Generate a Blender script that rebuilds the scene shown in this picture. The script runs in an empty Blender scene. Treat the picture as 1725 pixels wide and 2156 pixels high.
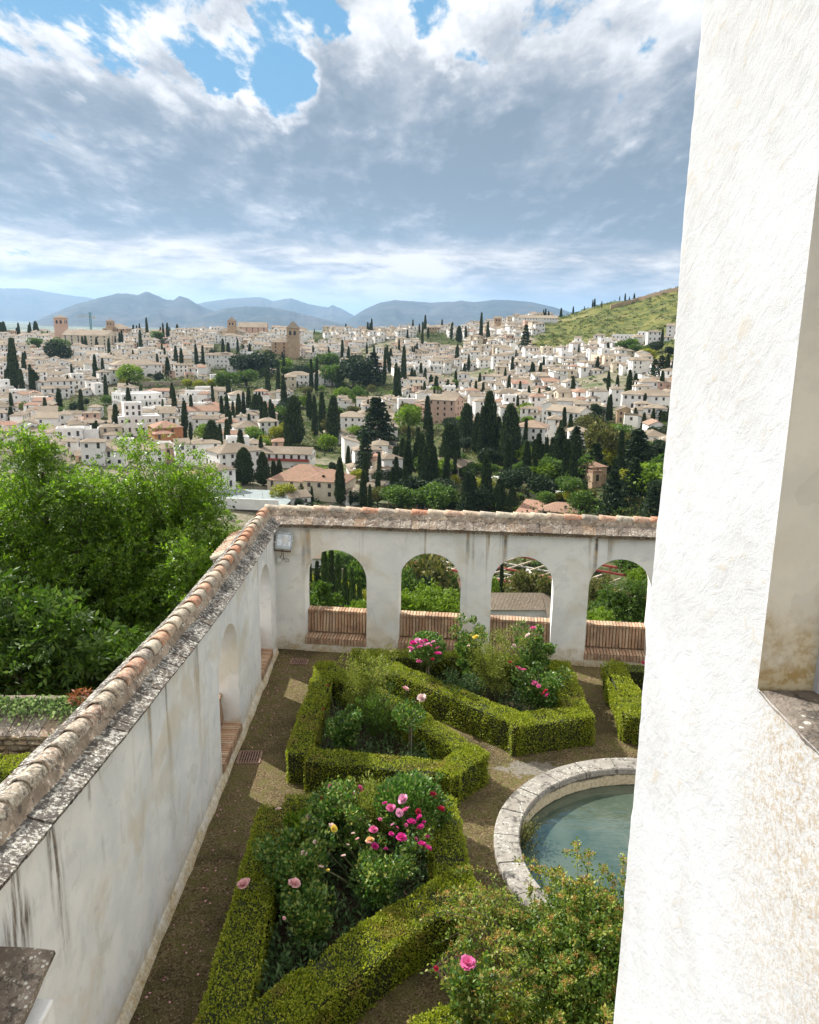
import bpy, bmesh, math, random
import numpy as np
from mathutils import Vector, Matrix, noise
SC = bpy.context.scene
COL = SC.collection
RAD = math.radians
rng = np.random.default_rng(7)
random.seed(7)

# ------------------------------------------------------------------ camera
FPX, PITCH, ROLL, EYE = 1728.0, RAD(-13.0), 0.015, 8.0
cp, sp = math.cos(PITCH), math.sin(PITCH)
cr, sr = math.cos(ROLL), math.sin(ROLL)
def ray(px, py):
    u = (px - 862.5) / FPX; v = -(py - 1078) / FPX
    u, v = u * cr - v * sr, u * sr + v * cr
    return np.array([u, cp - v * sp, sp + v * cp])
cam_d = bpy.data.cameras.new('camera')
cam = bpy.data.objects.new('camera', cam_d); COL.objects.link(cam)
X = Vector((1, 0, 0)); U = Vector((0, -sp, cp)); Fw = Vector((0, cp, sp))
right = cr * X + sr * U; up = -sr * X + cr * U
M = Matrix.Identity(4)
for i in range(3):
    M[i][0] = right[i]; M[i][1] = up[i]; M[i][2] = -Fw[i]
M[2][3] = EYE
cam.matrix_world = M
cam_d.sensor_fit = 'HORIZONTAL'; cam_d.sensor_width = 36; cam_d.lens = 36 * FPX / 1725
cam_d.clip_start = 0.05; cam_d.clip_end = 120000
SC.camera = cam

# ------------------------------------------------------------------ light
SUN_DIR = Vector((0.60, -0.48, -0.64)).normalized()       # the way the light travels
sun_el = math.asin(-SUN_DIR.z)
sun_az = math.atan2(-SUN_DIR.x, -SUN_DIR.y)                 # clockwise from +Y
sl = bpy.data.lights.new('sun', 'SUN'); sl.energy = 4.5; sl.angle = RAD(0.55); sl.color = (1.0, 0.972, 0.93)
so = bpy.data.objects.new('sun', sl); COL.objects.link(so)
so.rotation_euler = SUN_DIR.to_track_quat('-Z', 'Y').to_euler()
so.location = (-30, 25, 60)
SC.view_settings.view_transform = 'Standard'
SC.view_settings.look = 'None'
SC.view_settings.exposure = 0.98
SC.view_settings.gamma = 1.0
SC.view_settings.use_curve_mapping = False
SC.render.engine = 'CYCLES'
SC.cycles.use_denoising = True
SC.cycles.max_bounces = 6
SC.cycles.diffuse_bounces = 3
SC.cycles.glossy_bounces = 2
SC.cycles.transmission_bounces = 4
SC.cycles.volume_bounces = 0
SC.cycles.transparent_max_bounces = 6
SC.cycles.sample_clamp_indirect = 6


class NT:
    """tiny helper to write node trees"""
    def __init__(s, tree):
        s.t = tree; s.t.nodes.clear()
    def n(s, typ, ins=None, **props):
        nd = s.t.nodes.new(typ)
        for k, v in props.items():
            setattr(nd, k, v)
        for k, v in (ins or {}).items():
            s.put(nd.inputs[k], v)
        return nd
    def put(s, sock, v):
        if isinstance(v, bpy.types.NodeSocket):
            s.t.links.new(v, sock)
        elif v is not None:
            if sock.type in ('RGBA',) and not isinstance(v, (int, float)) and len(v) == 3:
                v = (*v, 1)
            sock.default_value = v
    def m(s, op, a, b=None, c=None, clamp=False):
        nd = s.t.nodes.new('ShaderNodeMath'); nd.operation = op; nd.use_clamp = clamp
        s.put(nd.inputs[0], a)
        if b is not None: s.put(nd.inputs[1], b)
        if c is not None: s.put(nd.inputs[2], c)
        return nd.outputs[0]
    def rng(s, v, a, b, c=0.0, d=1.0, smooth=True):
        nd = s.t.nodes.new('ShaderNodeMapRange')
        nd.interpolation_type = 'SMOOTHSTEP' if smooth else 'LINEAR'
        for i, q in enumerate((v, a, b, c, d)): s.put(nd.inputs[i], q)
        return nd.outputs[0]
    def mix(s, f, a, b, blend='MIX'):
        nd = s.t.nodes.new('ShaderNodeMix'); nd.data_type = 'RGBA'; nd.blend_type = blend
        s.put(nd.inputs[0], f); s.put(nd.inputs[6], a); s.put(nd.inputs[7], b)
        return nd.outputs[2]
    def noise(s, vec, scale, detail=5, rough=0.55, dist=0.0, out=0):
        nd = s.t.nodes.new('ShaderNodeTexNoise')
        s.put(nd.inputs['Vector'], vec); s.put(nd.inputs['Scale'], scale)
        nd.inputs['Detail'].default_value = detail; nd.inputs['Roughness'].default_value = rough
        nd.inputs['Distortion'].default_value = dist
        return nd.outputs[out]
    def vmath(s, op, a, b=None):
        nd = s.t.nodes.new('ShaderNodeVectorMath'); nd.operation = op
        s.put(nd.inputs[0], a)
        if b is not None: s.put(nd.inputs[1], b)
        return nd.outputs[0]


def make_world():
    w = bpy.data.worlds.new('World'); SC.world = w; w.use_nodes = True
    t = NT(w.node_tree)
    sky = t.n('ShaderNodeTexSky'); sky.sky_type = 'NISHITA'; sky.sun_disc = False
    sky.sun_elevation = sun_el; sky.sun_rotation = sun_az; sky.air_density = 1.0; sky.dust_density = 0.6
    tc = t.n('ShaderNodeTexCoord').outputs['Generated']
    sep = t.n('ShaderNodeSeparateXYZ', {0: tc})
    x, y, z = sep.outputs
    el = t.m('MAXIMUM', z, 0.0)
    k = t.m('ADD', el, 0.12)
    cx = t.m('DIVIDE', x, k); cy = t.m('MULTIPLY', t.m('DIVIDE', y, k), 0.42)
    P = t.n('ShaderNodeCombineXYZ', {0: cx, 1: cy, 2: 14.3}).outputs[0]
    Ps = t.vmath('ADD', P, (-0.09, -0.10, 0.0))                 # a step toward the sun
    def deck(v):
        a = t.noise(v, 0.8, 2, 0.5, 0.3)
        b = t.noise(v, 2.6, 8, 0.56, 0.1)
        return t.m('ADD', t.m('MULTIPLY', a, 0.45), t.m('MULTIPLY', b, 0.55))
    d0 = deck(P); d1 = deck(Ps)
    f0 = t.noise(P, 6.0, 9, 0.62, 0.15); f1 = t.noise(t.vmath('ADD', P, (-0.035, -0.045, 0.0)), 6.0, 6, 0.62, 0.15)
    wv = t.vmath('MULTIPLY', t.vmath('SUBTRACT', t.noise(P, 3.0, 5, 0.6, 0.0, out=1), (0.5, 0.5, 0.5)), (0.22, 0.22, 0.22))
    tw = t.n('ShaderNodeVectorMath', {0: t.vmath('ADD', tc, wv)}, operation='NORMALIZE').outputs[0]
    def spot(px, py, inner, outer):
        r = Vector(ray(px, py)).normalized()
        dn = t.n('ShaderNodeVectorMath', {0: tw, 1: r}, operation='DOT_PRODUCT').outputs['Value']
        return t.rng(dn, math.cos(outer), math.cos(inner))
    g = None
    for a in ((240, 60, 0, .075), (420, 120, 0, .06), (540, 130, 0, .075), (600, 20, 0, .06), (925, 20, 0, .07), (60, -420, 0.05, .30), (1200, -620, 0.05, .35)):
        q = spot(*a); g = q if g is None else t.m('MAXIMUM', g, q)
    hi = t.rng(el, 0.42, 0.75)
    cov = t.m('ADD', t.m('MULTIPLY', t.m('SUBTRACT', d0, 0.5), 0.9), t.m('MULTIPLY', t.m('SUBTRACT', f0, 0.5), 1.15))
    cov = t.m('ADD', cov, 0.30)
    cov = t.m('SUBTRACT', cov, t.m('MULTIPLY', g, 0.395))
    cov = t.m('SUBTRACT', cov, t.m('MULTIPLY', hi, 0.10))
    mask = t.rng(cov, -0.06, 0.10)
    relief = t.m('ADD', t.m('MULTIPLY', t.m('SUBTRACT', d0, d1), 3.2), t.m('MULTIPLY', t.m('SUBTRACT', f0, f1), 1.3))
    band = t.m('MULTIPLY', t.rng(el, 0.05, 0.10), t.rng(el, 0.36, 0.14))   # heavy grey bases
    thick = t.rng(d0, 0.38, 0.62, smooth=False)
    edge = t.rng(cov, 0.0, 0.34)
    dark = t.m('ADD', t.m('MULTIPLY', band, 0.60), t.m('MULTIPLY', t.m('SUBTRACT', thick, 0.35), 0.70))
    dark = t.m('MULTIPLY', dark, t.m('ADD', 0.1, t.m('MULTIPLY', edge, 0.95)))
    dark = t.m('SUBTRACT', dark, relief)
    dark = t.m('SUBTRACT', dark, t.m('MULTIPLY', t.m('SUBTRACT', f0, 0.5), 0.75))
    dark = t.m('SUBTRACT', t.m('ADD', dark, 0.10), t.m('MULTIPLY', t.rng(el, 0.25, 0.8), 0.25))
    # low streaks at the horizon
    Pl = t.n('ShaderNodeCombineXYZ', {0: t.m('MULTIPLY', x, 9.0), 1: t.m('MULTIPLY', z, 40.0), 2: y}).outputs[0]
    st = t.noise(Pl, 1.3, 9, 0.62, 0.25)
    low = t.rng(el, 0.105, 0.07)
    left = t.rng(x, 0.22, -0.05)
    low_d = t.m('ADD', t.m('MULTIPLY', t.m('SUBTRACT', 0.50, st), 2.9), t.m('SUBTRACT', 0.60, t.m('MULTIPLY', left, 0.42)))
    dark = t.n('ShaderNodeMix', {0: low, 2: dark, 3: low_d}).outputs[0]
    ramp = t.n('ShaderNodeValToRGB', {0: dark})
    e = ramp.color_ramp
    e.elements[0].position = 0.0; e.elements[0].color = (6.7, 6.65, 6.7, 1)
    e.elements[1].position = 1.0; e.elements[1].color = (1.42, 1.80, 2.2, 1)
    for pos, c in ((0.22, (5.2, 5.25, 5.4)), (0.46, (3.35, 3.5, 3.8)), (0.74, (2.0, 2.33, 2.75))):
        q = e.elements.new(pos); q.color = (*c, 1)
    blue = t.mix(0.9, sky.outputs[0], (0.85, 2.5, 4.2))
    col = t.mix(mask, blue, ramp.outputs[0])
    # unseen cloud overhead is brightened to add fill light on the shaded walls
    col = t.mix(1.0, col, t.mix(t.rng(el, 0.34, 0.8), (1, 1, 1), (1.35, 1.33, 1.3)), 'MULTIPLY')
    col = t.mix(t.m('MULTIPLY', low, 0.9), col, t.mix(1.0, col, (1.10, 0.98, 0.86), 'MULTIPLY'))
    hz = t.rng(el, 0.045, 0.0)
    col = t.mix(t.m('MULTIPLY', hz, 0.6), col, (3.7, 4.0, 4.4))
    col = t.mix(t.rng(z, -0.01, -0.08), col, (1.6, 1.6, 1.4))
    bg = t.n('ShaderNodeBackground', {0: col, 1: 0.083})
    t.n('ShaderNodeOutputWorld', {0: bg.outputs[0]})
    w.cycles.sampling_method = 'MANUAL'; w.cycles.sample_map_resolution = 512
make_world()

# ------------------------------------------------------------------ helpers
def G(px, py, z=0.0):
    r = ray(px, py); t = (z - EYE) / r[2]
    return np.array([r[0] * t, r[1] * t, z])
def proj(x, y, z):
    z = z - EYE
    Z = y * cp + z * sp; v = (-y * sp + z * cp) / Z; u = x / Z
    u, v = u * cr + v * sr, -u * sr + v * cr
    return 862.5 + u * FPX, 1078 - v * FPX

def tag(o, label=None, cat=None, group=None, kind=None):
    if label: o['label'] = label
    if cat: o['category'] = cat
    if group: o['group'] = group
    if kind: o['kind'] = kind
    return o
def link(o, parent=None):
    COL.objects.link(o)
    if parent is not None: o.parent = parent
    return o
def empty(name, loc=(0, 0, 0), rz=0.0):
    o = bpy.data.objects.new(name, None); COL.objects.link(o)
    o.location = loc; o.rotation_euler = (0, 0, rz); o.empty_display_size = 0.3
    return o
def npmesh(name, V, F, mats, mi=None, smooth=False):
    """V (n,3), F list of arrays or one (m,k) array"""
    V = np.asarray(V, dtype=np.float32)
    me = bpy.data.meshes.new(name)
    if isinstance(F, np.ndarray):
        k = F.shape[1]; m = len(F)
        me.vertices.add(len(V)); me.vertices.foreach_set('co', V.ravel())
        me.loops.add(m * k); me.loops.foreach_set('vertex_index', F.astype(np.int32).ravel())
        me.polygons.add(m)
        me.polygons.foreach_set('loop_start', np.arange(0, m * k, k, dtype=np.int32))
        me.polygons.foreach_set('loop_total', np.full(m, k, dtype=np.int32))
    else:
        me.from_pydata(V.tolist(), [], F)
    if not isinstance(mats, (list, tuple)): mats = [mats]
    for q in mats: me.materials.append(q)
    if mi is not None: me.polygons.foreach_set('material_index', np.asarray(mi, dtype=np.int32))
    if smooth: me.polygons.foreach_set('use_smooth', np.ones(len(me.polygons), dtype=bool))
    me.update(calc_edges=True)
    if not isinstance(F, np.ndarray): me.validate()
    return me
def ob(name, me, parent=None, loc=None, rz=None):
    o = bpy.data.objects.new(name, me); link(o, parent)
    if loc is not None: o.location = loc
    if rz is not None: o.rotation_euler = (0, 0, rz)
    return o

class MB:
    def __init__(s): s.v = []; s.f = []; s.m = []
    def add(s, vs, fs, mi=0):
        b = len(s.v); s.v.extend([tuple(map(float, q)) for q in vs])
        s.f.extend([tuple(b + i for i in f) for f in fs]); s.m.extend([mi] * len(fs))
    def box(s, c, size, rz=0.0, mi=0, taper=1.0, rx=0.0):
        hx, hy, hz = size[0] / 2, size[1] / 2, size[2] / 2
        vs = []
        ca, sa = math.cos(rz), math.sin(rz)
        for z in (-hz, hz):
            k = taper if z > 0 else 1
            for x, y in ((-hx, -hy), (hx, -hy), (hx, hy), (-hx, hy)):
                x, y = x * k, y * k
                y2, z2 = y * math.cos(rx) - z * math.sin(rx), y * math.sin(rx) + z * math.cos(rx)
                vs.append((c[0] + x * ca - y2 * sa, c[1] + x * sa + y2 * ca, c[2] + z2))
        s.add(vs, [(0, 3, 2, 1), (4, 5, 6, 7), (0, 1, 5, 4), (1, 2, 6, 5), (2, 3, 7, 6), (3, 0, 4, 7)], mi)
    def tube(s, pts, r0, r1=None, n=6, mi=0, cap=True):
        pts = [Vector(p) for p in pts]; r1 = r0 if r1 is None else r1
        vs = []; fs = []; K = len(pts)
        for i, p in enumerate(pts):
            d = (pts[min(i + 1, K - 1)] - pts[max(i - 1, 0)]).normalized()
            a = d.orthogonal().normalized(); b = d.cross(a)
            r = r0 + (r1 - r0) * i / max(1, K - 1)
            for k in range(n):
                t = 2 * math.pi * k / n
                vs.append(p + (a * math.cos(t) + b * math.sin(t)) * r)
        for i in range(K - 1):
            for k in range(n):
                fs.append((i * n + k, i * n + (k + 1) % n, (i + 1) * n + (k + 1) % n, (i + 1) * n + k))
        if cap:
            fs.append(tuple(range(n - 1, -1, -1))); fs.append(tuple((K - 1) * n + k for k in range(n)))
        s.add(vs, fs, mi)
    def mesh(s, name, mats, smooth=False):
        me = bpy.data.meshes.new(name); me.from_pydata(s.v, [], s.f)
        if not isinstance(mats, (list, tuple)): mats = [mats]
        for q in mats: me.materials.append(q)
        me.polygons.foreach_set('material_index', s.m)
        if smooth: me.polygons.foreach_set('use_smooth', [True] * len(s.f))
        me.update(); return me
    def ob(s, name, mats, parent=None, smooth=False):
        return ob(name, s.mesh(name, mats, smooth), parent)
def bevel(o, w=0.01, seg=2):
    b = o.modifiers.new('bevel', 'BEVEL'); b.width = w; b.segments = seg; b.limit_method = 'ANGLE'; return o

# ------------------------------------------------------------------ materials
def mat(name, build):
    m = bpy.data.materials.new(name); m.use_nodes = True
    t = NT(m.node_tree)
    co = t.n('ShaderNodeTexCoord').outputs['Object']
    geo = t.n('ShaderNodeNewGeometry')
    wp = geo.outputs['Position']
    col, rough, bump, extra = build(t, co, wp, geo)
    p = t.n('ShaderNodeBsdfPrincipled', {'Base Color': col, 'Roughness': rough, 'Specular IOR Level': extra.get('spec', 0.3), 'Metallic': extra.get('metal', 0.0)})
    if bump is not None:
        b = t.n('ShaderNodeBump', {'Height': bump, 'Strength': extra.get('bs', 0.5), 'Distance': extra.get('bd', 0.02)})
        t.put(p.inputs['Normal'], b.outputs[0])
    sh = p.outputs[0]
    if extra.get('transl'):
        tr = t.n('ShaderNodeBsdfTranslucent', {0: extra.get('tcol', col)})
        sh = t.n('ShaderNodeMixShader', {0: extra['transl'], 1: sh, 2: tr.outputs[0]}).outputs[0]
    t.n('ShaderNodeOutputMaterial', {0: sh})
    return m
def simple(name, c, rough=0.7, var=0.12, scale=4.0, **ex):
    def b(t, co, wp, geo):
        n = t.noise(wp, scale, 6, 0.6)
        c2 = tuple(q * (1 - var) for q in c); c3 = tuple(min(1, q * (1 + var)) for q in c)
        return t.mix(t.rng(n, 0.3, 0.7), c2, c3), rough, n if ex.get('bs') else None, ex
    return mat(name, b)
def ramp(t, f, stops):
    r = t.n('ShaderNodeValToRGB', {0: f}); e = r.color_ramp
    e.elements[0].position = stops[0][0]; e.elements[0].color = (*stops[0][1], 1)
    e.elements[1].position = stops[-1][0]; e.elements[1].color = (*stops[-1][1], 1)
    for p, c in stops[1:-1]:
        q = e.elements.new(p); q.color = (*c, 1)
    return r.outputs[0]
def leafmat(name, stops, transl=0.3, rough=0.5, patch=None, pscale=1.2, spec=0.3, tboost=1.15):
    """random tint for every leaf, patches of another growth over the plant"""
    def b(t, co, wp, geo):
        r = geo.outputs['Random Per Island']
        c = ramp(t, r, stops)
        if patch:
            n = t.noise(wp, pscale, 4, 0.6)
            c = t.mix(t.m('MULTIPLY', t.rng(n, 0.55, 0.68), t.rng(r, 0.1, 0.7)), c, patch)
        tc = t.mix(1.0, c, (tboost, tboost * 1.1, 0.7), 'MULTIPLY')
        return c, rough, None, dict(transl=transl, tcol=tc, spec=spec)
    return mat(name, b)

def plaster(name, dirt=1.0, streak=1.0, zbase=0.0, ztop=3.3, tone=(0.88, 0.86, 0.82), bs=0.35, bd=0.02, stains=None, ztop2=3.6):
    def b(t, co, wp, geo):
        sp_ = t.n('ShaderNodeSeparateXYZ', {0: wp}); z = sp_.outputs[2]
        n1 = t.noise(wp, 0.9, 6, 0.6, 0.3); n2 = t.noise(wp, 4.5, 7, 0.62); n3 = t.noise(wp, 22, 5, 0.65)
        c = t.mix(t.rng(n1, 0.40, 0.62), tone, (tone[0] * 0.87, tone[1] * 0.89, tone[2] * 0.91))
        c = t.mix(t.m('MULTIPLY', t.rng(n2, 0.52, 0.62), 0.28), c, (tone[0] * 0.76, tone[1] * 0.79, tone[2] * 0.82))
        # warm lime wash blotches
        n4 = t.noise(t.vmath('ADD', wp, (7, 3, 1)), 0.7, 5, 0.6, 0.4)
        c = t.mix(t.m('MULTIPLY', t.rng(n4, 0.5, 0.66), 0.55), c, (0.66, 0.57, 0.41))
        # run off streaks: noise stretched down the wall
        sv = t.vmath('MULTIPLY', wp, (4.5, 4.5, 0.16))
        s1 = t.noise(sv, 1.0, 5, 0.6)
        s2 = t.noise(t.vmath('MULTIPLY', wp, (1.1, 1.1, 0.25)), 1.0, 3, 0.5)
        topf = t.rng(z, ztop - 1.7, ztop)
        sm = t.m('MULTIPLY', t.m('MULTIPLY', t.rng(s1, 0.54, 0.66), t.rng(s2, 0.48, 0.60)), t.m('ADD', t.m('MULTIPLY', topf, 0.9), 0.12))
        c = t.mix(t.m('MULTIPLY', sm, 0.9 * streak), c, t.mix(t.rng(n2, 0.4, 0.6), (0.40, 0.27, 0.12), (0.14, 0.12, 0.10)))
        for yc, wd, ln, st in (stains or ()):
            yy = t.m('ADD', sp_.outputs[1], t.m('MULTIPLY', t.m('SUBTRACT', t.noise(t.vmath('MULTIPLY', wp, (1, 1, 0.7)), 2.0, 3, 0.5), 0.5), wd * 2.2))
            mk = t.m('MULTIPLY', t.rng(t.m('ABSOLUTE', t.m('SUBTRACT', yy, yc)), wd, wd * 0.15), t.rng(t.m('ADD', z, t.m('MULTIPLY', t.m('SUBTRACT', n2, 0.5), 1.2)), ztop2 - ln, ztop2 - ln * 0.25))
            mk = t.m('MULTIPLY', mk, t.rng(t.noise(t.vmath('MULTIPLY', wp, (9, 9, 0.7)), 1.6, 6, 0.65), 0.40, 0.60))
            c = t.mix(t.m('MULTIPLY', mk, st), c, t.mix(t.rng(n3, 0.35, 0.65), (0.09, 0.08, 0.07), (0.26, 0.20, 0.14)))
        # rising damp near the ground
        basef = t.rng(t.m('ADD', z, t.m('MULTIPLY', t.m('SUBTRACT', n2, 0.5), 1.3)), zbase + 0.55, zbase - 0.1)
        c = t.mix(t.m('MULTIPLY', basef, 0.75 * dirt), c, t.mix(t.rng(n3, 0.4, 0.6), (0.42, 0.30, 0.14), (0.58, 0.50, 0.34)))
        # flaked patches with an edge
        v = t.noise(t.vmath('ADD', wp, (1, 9, 4)), 2.2, 4, 0.5, 0.8)
        fl = t.rng(v, 0.615, 0.625)
        c = t.mix(t.m('MULTIPLY', fl, 0.22), c, (0.52, 0.50, 0.45))
        h = t.m('ADD', t.m('MULTIPLY', n2, 0.8), t.m('ADD', t.m('MULTIPLY', n3, 0.35), t.m('MULTIPLY', fl, -0.15)))
        return c, 0.85, h, dict(bs=bs, bd=bd, spec=0.15)
    return mat(name, b)

def lichen_stone(name, base=(0.16, 0.13, 0.10), light=(0.50, 0.46, 0.38), amount=0.52, warm=(0.42, 0.26, 0.14), rnd=True, fine=1.0):
    def b(t, co, wp, geo):
        n1 = t.noise(wp, 3.0, 6, 0.65); n2 = t.noise(wp, 22 * fine, 6, 0.7, 0.2); n3 = t.noise(wp, 60 * fine, 4, 0.6)
        c = t.mix(t.rng(n1, 0.35, 0.65), base, tuple(q * 1.9 for q in base))
        if rnd:
            oi = t.n('ShaderNodeObjectInfo').outputs['Random']
            c = t.mix(t.rng(oi, 0.45, 1.0, 0, 0.55), c, warm)
        thr = t.m('SUBTRACT', 1.02 - amount * 0.9, t.m('MULTIPLY', t.m('SUBTRACT', n1, 0.5), 0.35))
        lm = t.rng(t.m('SUBTRACT', n2, thr), -0.015, 0.03)
        c = t.mix(t.m('MULTIPLY', lm, 0.85), c, t.mix(t.rng(n3, 0.4, 0.6), light, tuple(q * 0.7 for q in light)))
        vo = t.n('ShaderNodeTexVoronoi', {'Vector': wp, 'Scale': 17 * fine}, feature='F1').outputs[0]
        spots = t.m('MULTIPLY', t.rng(vo, 0.27, 0.20), t.rng(n1, 0.46, 0.54))
        c = t.mix(spots, c, (0.62, 0.60, 0.53))
        dk = t.rng(t.noise(t.vmath('ADD', wp, (3, 3, 3)), 9 * fine, 5, 0.7), 0.54, 0.62)
        c = t.mix(t.m('MULTIPLY', dk, 0.7), c, (0.045, 0.04, 0.036))
        h = t.m('ADD', t.m('MULTIPLY', n2, 1.0), t.m('MULTIPLY', n3, 0.5))
        return c, 0.9, h, dict(bs=0.8, bd=0.02, spec=0.15)
    return mat(name, b)

M_ = {}
M_['wall'] = plaster('aged_limewash', stains=((5.98, 0.24, 2.1, 1.0), (5.6, 0.12, 1.3, 0.7), (6.72, 0.15, 2.1, 0.95), (7.55, 0.07, 0.7, 0.7), (7.85, 0.06, 0.5, 0.6), (9.9, 0.035, 1.0, 0.8), (12.3, 0.035, 0.8, 0.8)))
M_['wall_warm'] = plaster('aged_limewash_warm', dirt=1.25, streak=1.15, tone=(0.88, 0.85, 0.785))
def tower_m(t, co, wp, geo):
    n1 = t.noise(wp, 1.1, 6, 0.6, 0.3)
    rot = t.n('ShaderNodeVectorRotate', {0: wp}); rot.rotation_type = 'X_AXIS'; t.put(rot.inputs['Angle'], 0.55)
    sv = t.vmath('MULTIPLY', rot.outputs[0], (6, 4.0, 9))
    n2 = t.noise(sv, 1.5, 8, 0.62, 0.7); n3 = t.noise(wp, 45, 5, 0.7); n5 = t.noise(wp, 120, 3, 0.6)
    c = t.mix(t.rng(n1, 0.4, 0.65), (0.490, 0.493, 0.493), (0.44, 0.44, 0.434))
    c = t.mix(t.m('MULTIPLY', t.rng(n2, 0.56, 0.68), t.rng(n1, 0.42, 0.6, 0.05, 0.5)), c, (0.42, 0.36, 0.27))
    # grimy run below the sill
    s = t.n('ShaderNodeSeparateXYZ', {0: wp}); y = s.outputs[1]; z = s.outputs[2]
    lim = t.m('ADD', t.m('SUBTRACT', z, 6.65), t.m('MULTIPLY', t.m('SUBTRACT', n1, 0.5), 1.6))
    w = t.m('MULTIPLY', t.rng(lim, 0.25, -0.1), t.rng(lim, -2.6, -0.2))
    w = t.m('MULTIPLY', w, t.rng(t.m('ADD', y, t.m('MULTIPLY', t.m('SUBTRACT', n1, 0.5), 1.2)), 3.45, 2.9))
    sp2 = t.m('ADD', t.m('MULTIPLY', t.rng(n3, 0.46, 0.60), 0.75), 0.12)
    c = t.mix(t.m('MULTIPLY', w, sp2), c, (0.36, 0.29, 0.20))
    # hair cracks
    wv = t.n('ShaderNodeTexVoronoi', {'Vector': t.vmath('ADD', wp, t.vmath('MULTIPLY', t.n('ShaderNodeTexNoise', {'Vector': wp, 'Scale': 3.0}).outputs[1], (0.5, 0.5, 0.5))), 'Scale': 0.9}, feature='DISTANCE_TO_EDGE').outputs[0]
    c = t.mix(t.m('MULTIPLY', t.m('MULTIPLY', t.rng(wv, 0.006, 0.001), t.rng(n1, 0.56, 0.60)), 0.30), c, (0.45, 0.38, 0.30))
    h = t.m('ADD', t.m('MULTIPLY', n2, 1.0), t.m('ADD', t.m('MULTIPLY', n3, 0.45), t.m('MULTIPLY', n5, 0.2)))
    return c, 0.9, h, dict(bs=0.8, bd=0.010, spec=0.12)
M_['tower'] = mat('rough_whitewash', tower_m)
M_['jamb'] = plaster('window_jamb_plaster', dirt=1.6, streak=0.3, zbase=6.5, ztop=12, tone=(0.84, 0.79, 0.69), bs=0.3)
M_['slab'] = lichen_stone('lichened_coping', base=(0.075, 0.066, 0.056), light=(0.52, 0.49, 0.42), amount=0.55, warm=(0.16, 0.12, 0.085))
M_['slab_warm'] = lichen_stone('weathered_coping_tile', base=(0.15, 0.120, 0.095), light=(0.44, 0.40, 0.32), amount=0.52, warm=(0.34, 0.22, 0.13))
M_['sill'] = lichen_stone('window_sill_stone', base=(0.13, 0.11, 0.09), amount=0.36, rnd=False)
M_['mortar'] = lichen_stone('coping_mortar', base=(0.20, 0.155, 0.11), light=(0.42, 0.36, 0.28), amount=0.48, rnd=False)
M_['rim'] = lichen_stone('pool_rim_stone', base=(0.22, 0.20, 0.17), light=(0.31, 0.29, 0.25), amount=0.58, warm=(0.30, 0.26, 0.21))
def tile_m(t, co, wp, geo):
    oi = t.n('ShaderNodeObjectInfo').outputs['Random']
    c = ramp(t, oi, [(0.0, (0.46, 0.19, 0.10)), (0.18, (0.52, 0.30, 0.19)), (0.34, (0.50, 0.38, 0.27)), (0.5, (0.55, 0.47, 0.34)), (0.62, (0.27, 0.22, 0.18)), (0.8, (0.44, 0.36, 0.26)), (1.0, (0.50, 0.24, 0.13))])
    n1 = t.noise(wp, 5, 6, 0.65); n2 = t.noise(wp, 26, 6, 0.7); n3 = t.noise(wp, 70, 3, 0.6)
    sepy = t.n('ShaderNodeSeparateXYZ', {0: wp}).outputs[1]
    old = t.rng(sepy, 11.0, 7.5)                                # the older near end of the run is overgrown
    c = t.mix(t.m('MULTIPLY', old, 0.8), c, (0.29, 0.245, 0.185))
    c = t.mix(t.m('MULTIPLY', t.rng(n2, 0.50, 0.58), t.m('ADD', 0.45, t.m('MULTIPLY', old, 0.4))), c, (0.58, 0.53, 0.43))
    dk = t.m('MULTIPLY', t.rng(t.noise(t.vmath('ADD', wp, (5, 1, 2)), 14, 5, 0.7), 0.51, 0.57), t.m('ADD', 0.6, t.m('MULTIPLY', old, 0.4)))
    c = t.mix(t.m('MULTIPLY', dk, 0.7), c, (0.07, 0.06, 0.05))
    return c, 0.88, t.m('ADD', n2, t.m('MULTIPLY', n3, 0.4)), dict(bs=0.7, bd=0.012, spec=0.15)
M_['tile'] = mat('ridge_tile_clay', tile_m)
def brick_m(t, co, wp, geo):
    oi = t.n('ShaderNodeObjectInfo').outputs['Random']
    c = ramp(t, oi, [(0.0, (0.33, 0.19, 0.115)), (0.4, (0.43, 0.27, 0.17)), (0.75, (0.50, 0.36, 0.24)), (1.0, (0.32, 0.21, 0.14))])
    n2 = t.noise(wp, 18, 6, 0.7); n1 = t.noise(wp, 3, 4, 0.6)
    c = t.mix(t.rng(n2, 0.45, 0.7, 0, 0.45), c, (0.58, 0.45, 0.31))
    c = t.mix(t.rng(n1, 0.52, 0.64, 0, 0.4), c, (0.14, 0.10, 0.07))
    return c, 0.9, n2, dict(bs=0.6, bd=0.01, spec=0.15)
M_['brick'] = mat('bench_brick', brick_m)
M_['grout'] = simple('bench_mortar', (0.36, 0.26, 0.17), 0.95, 0.2, 12)
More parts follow.
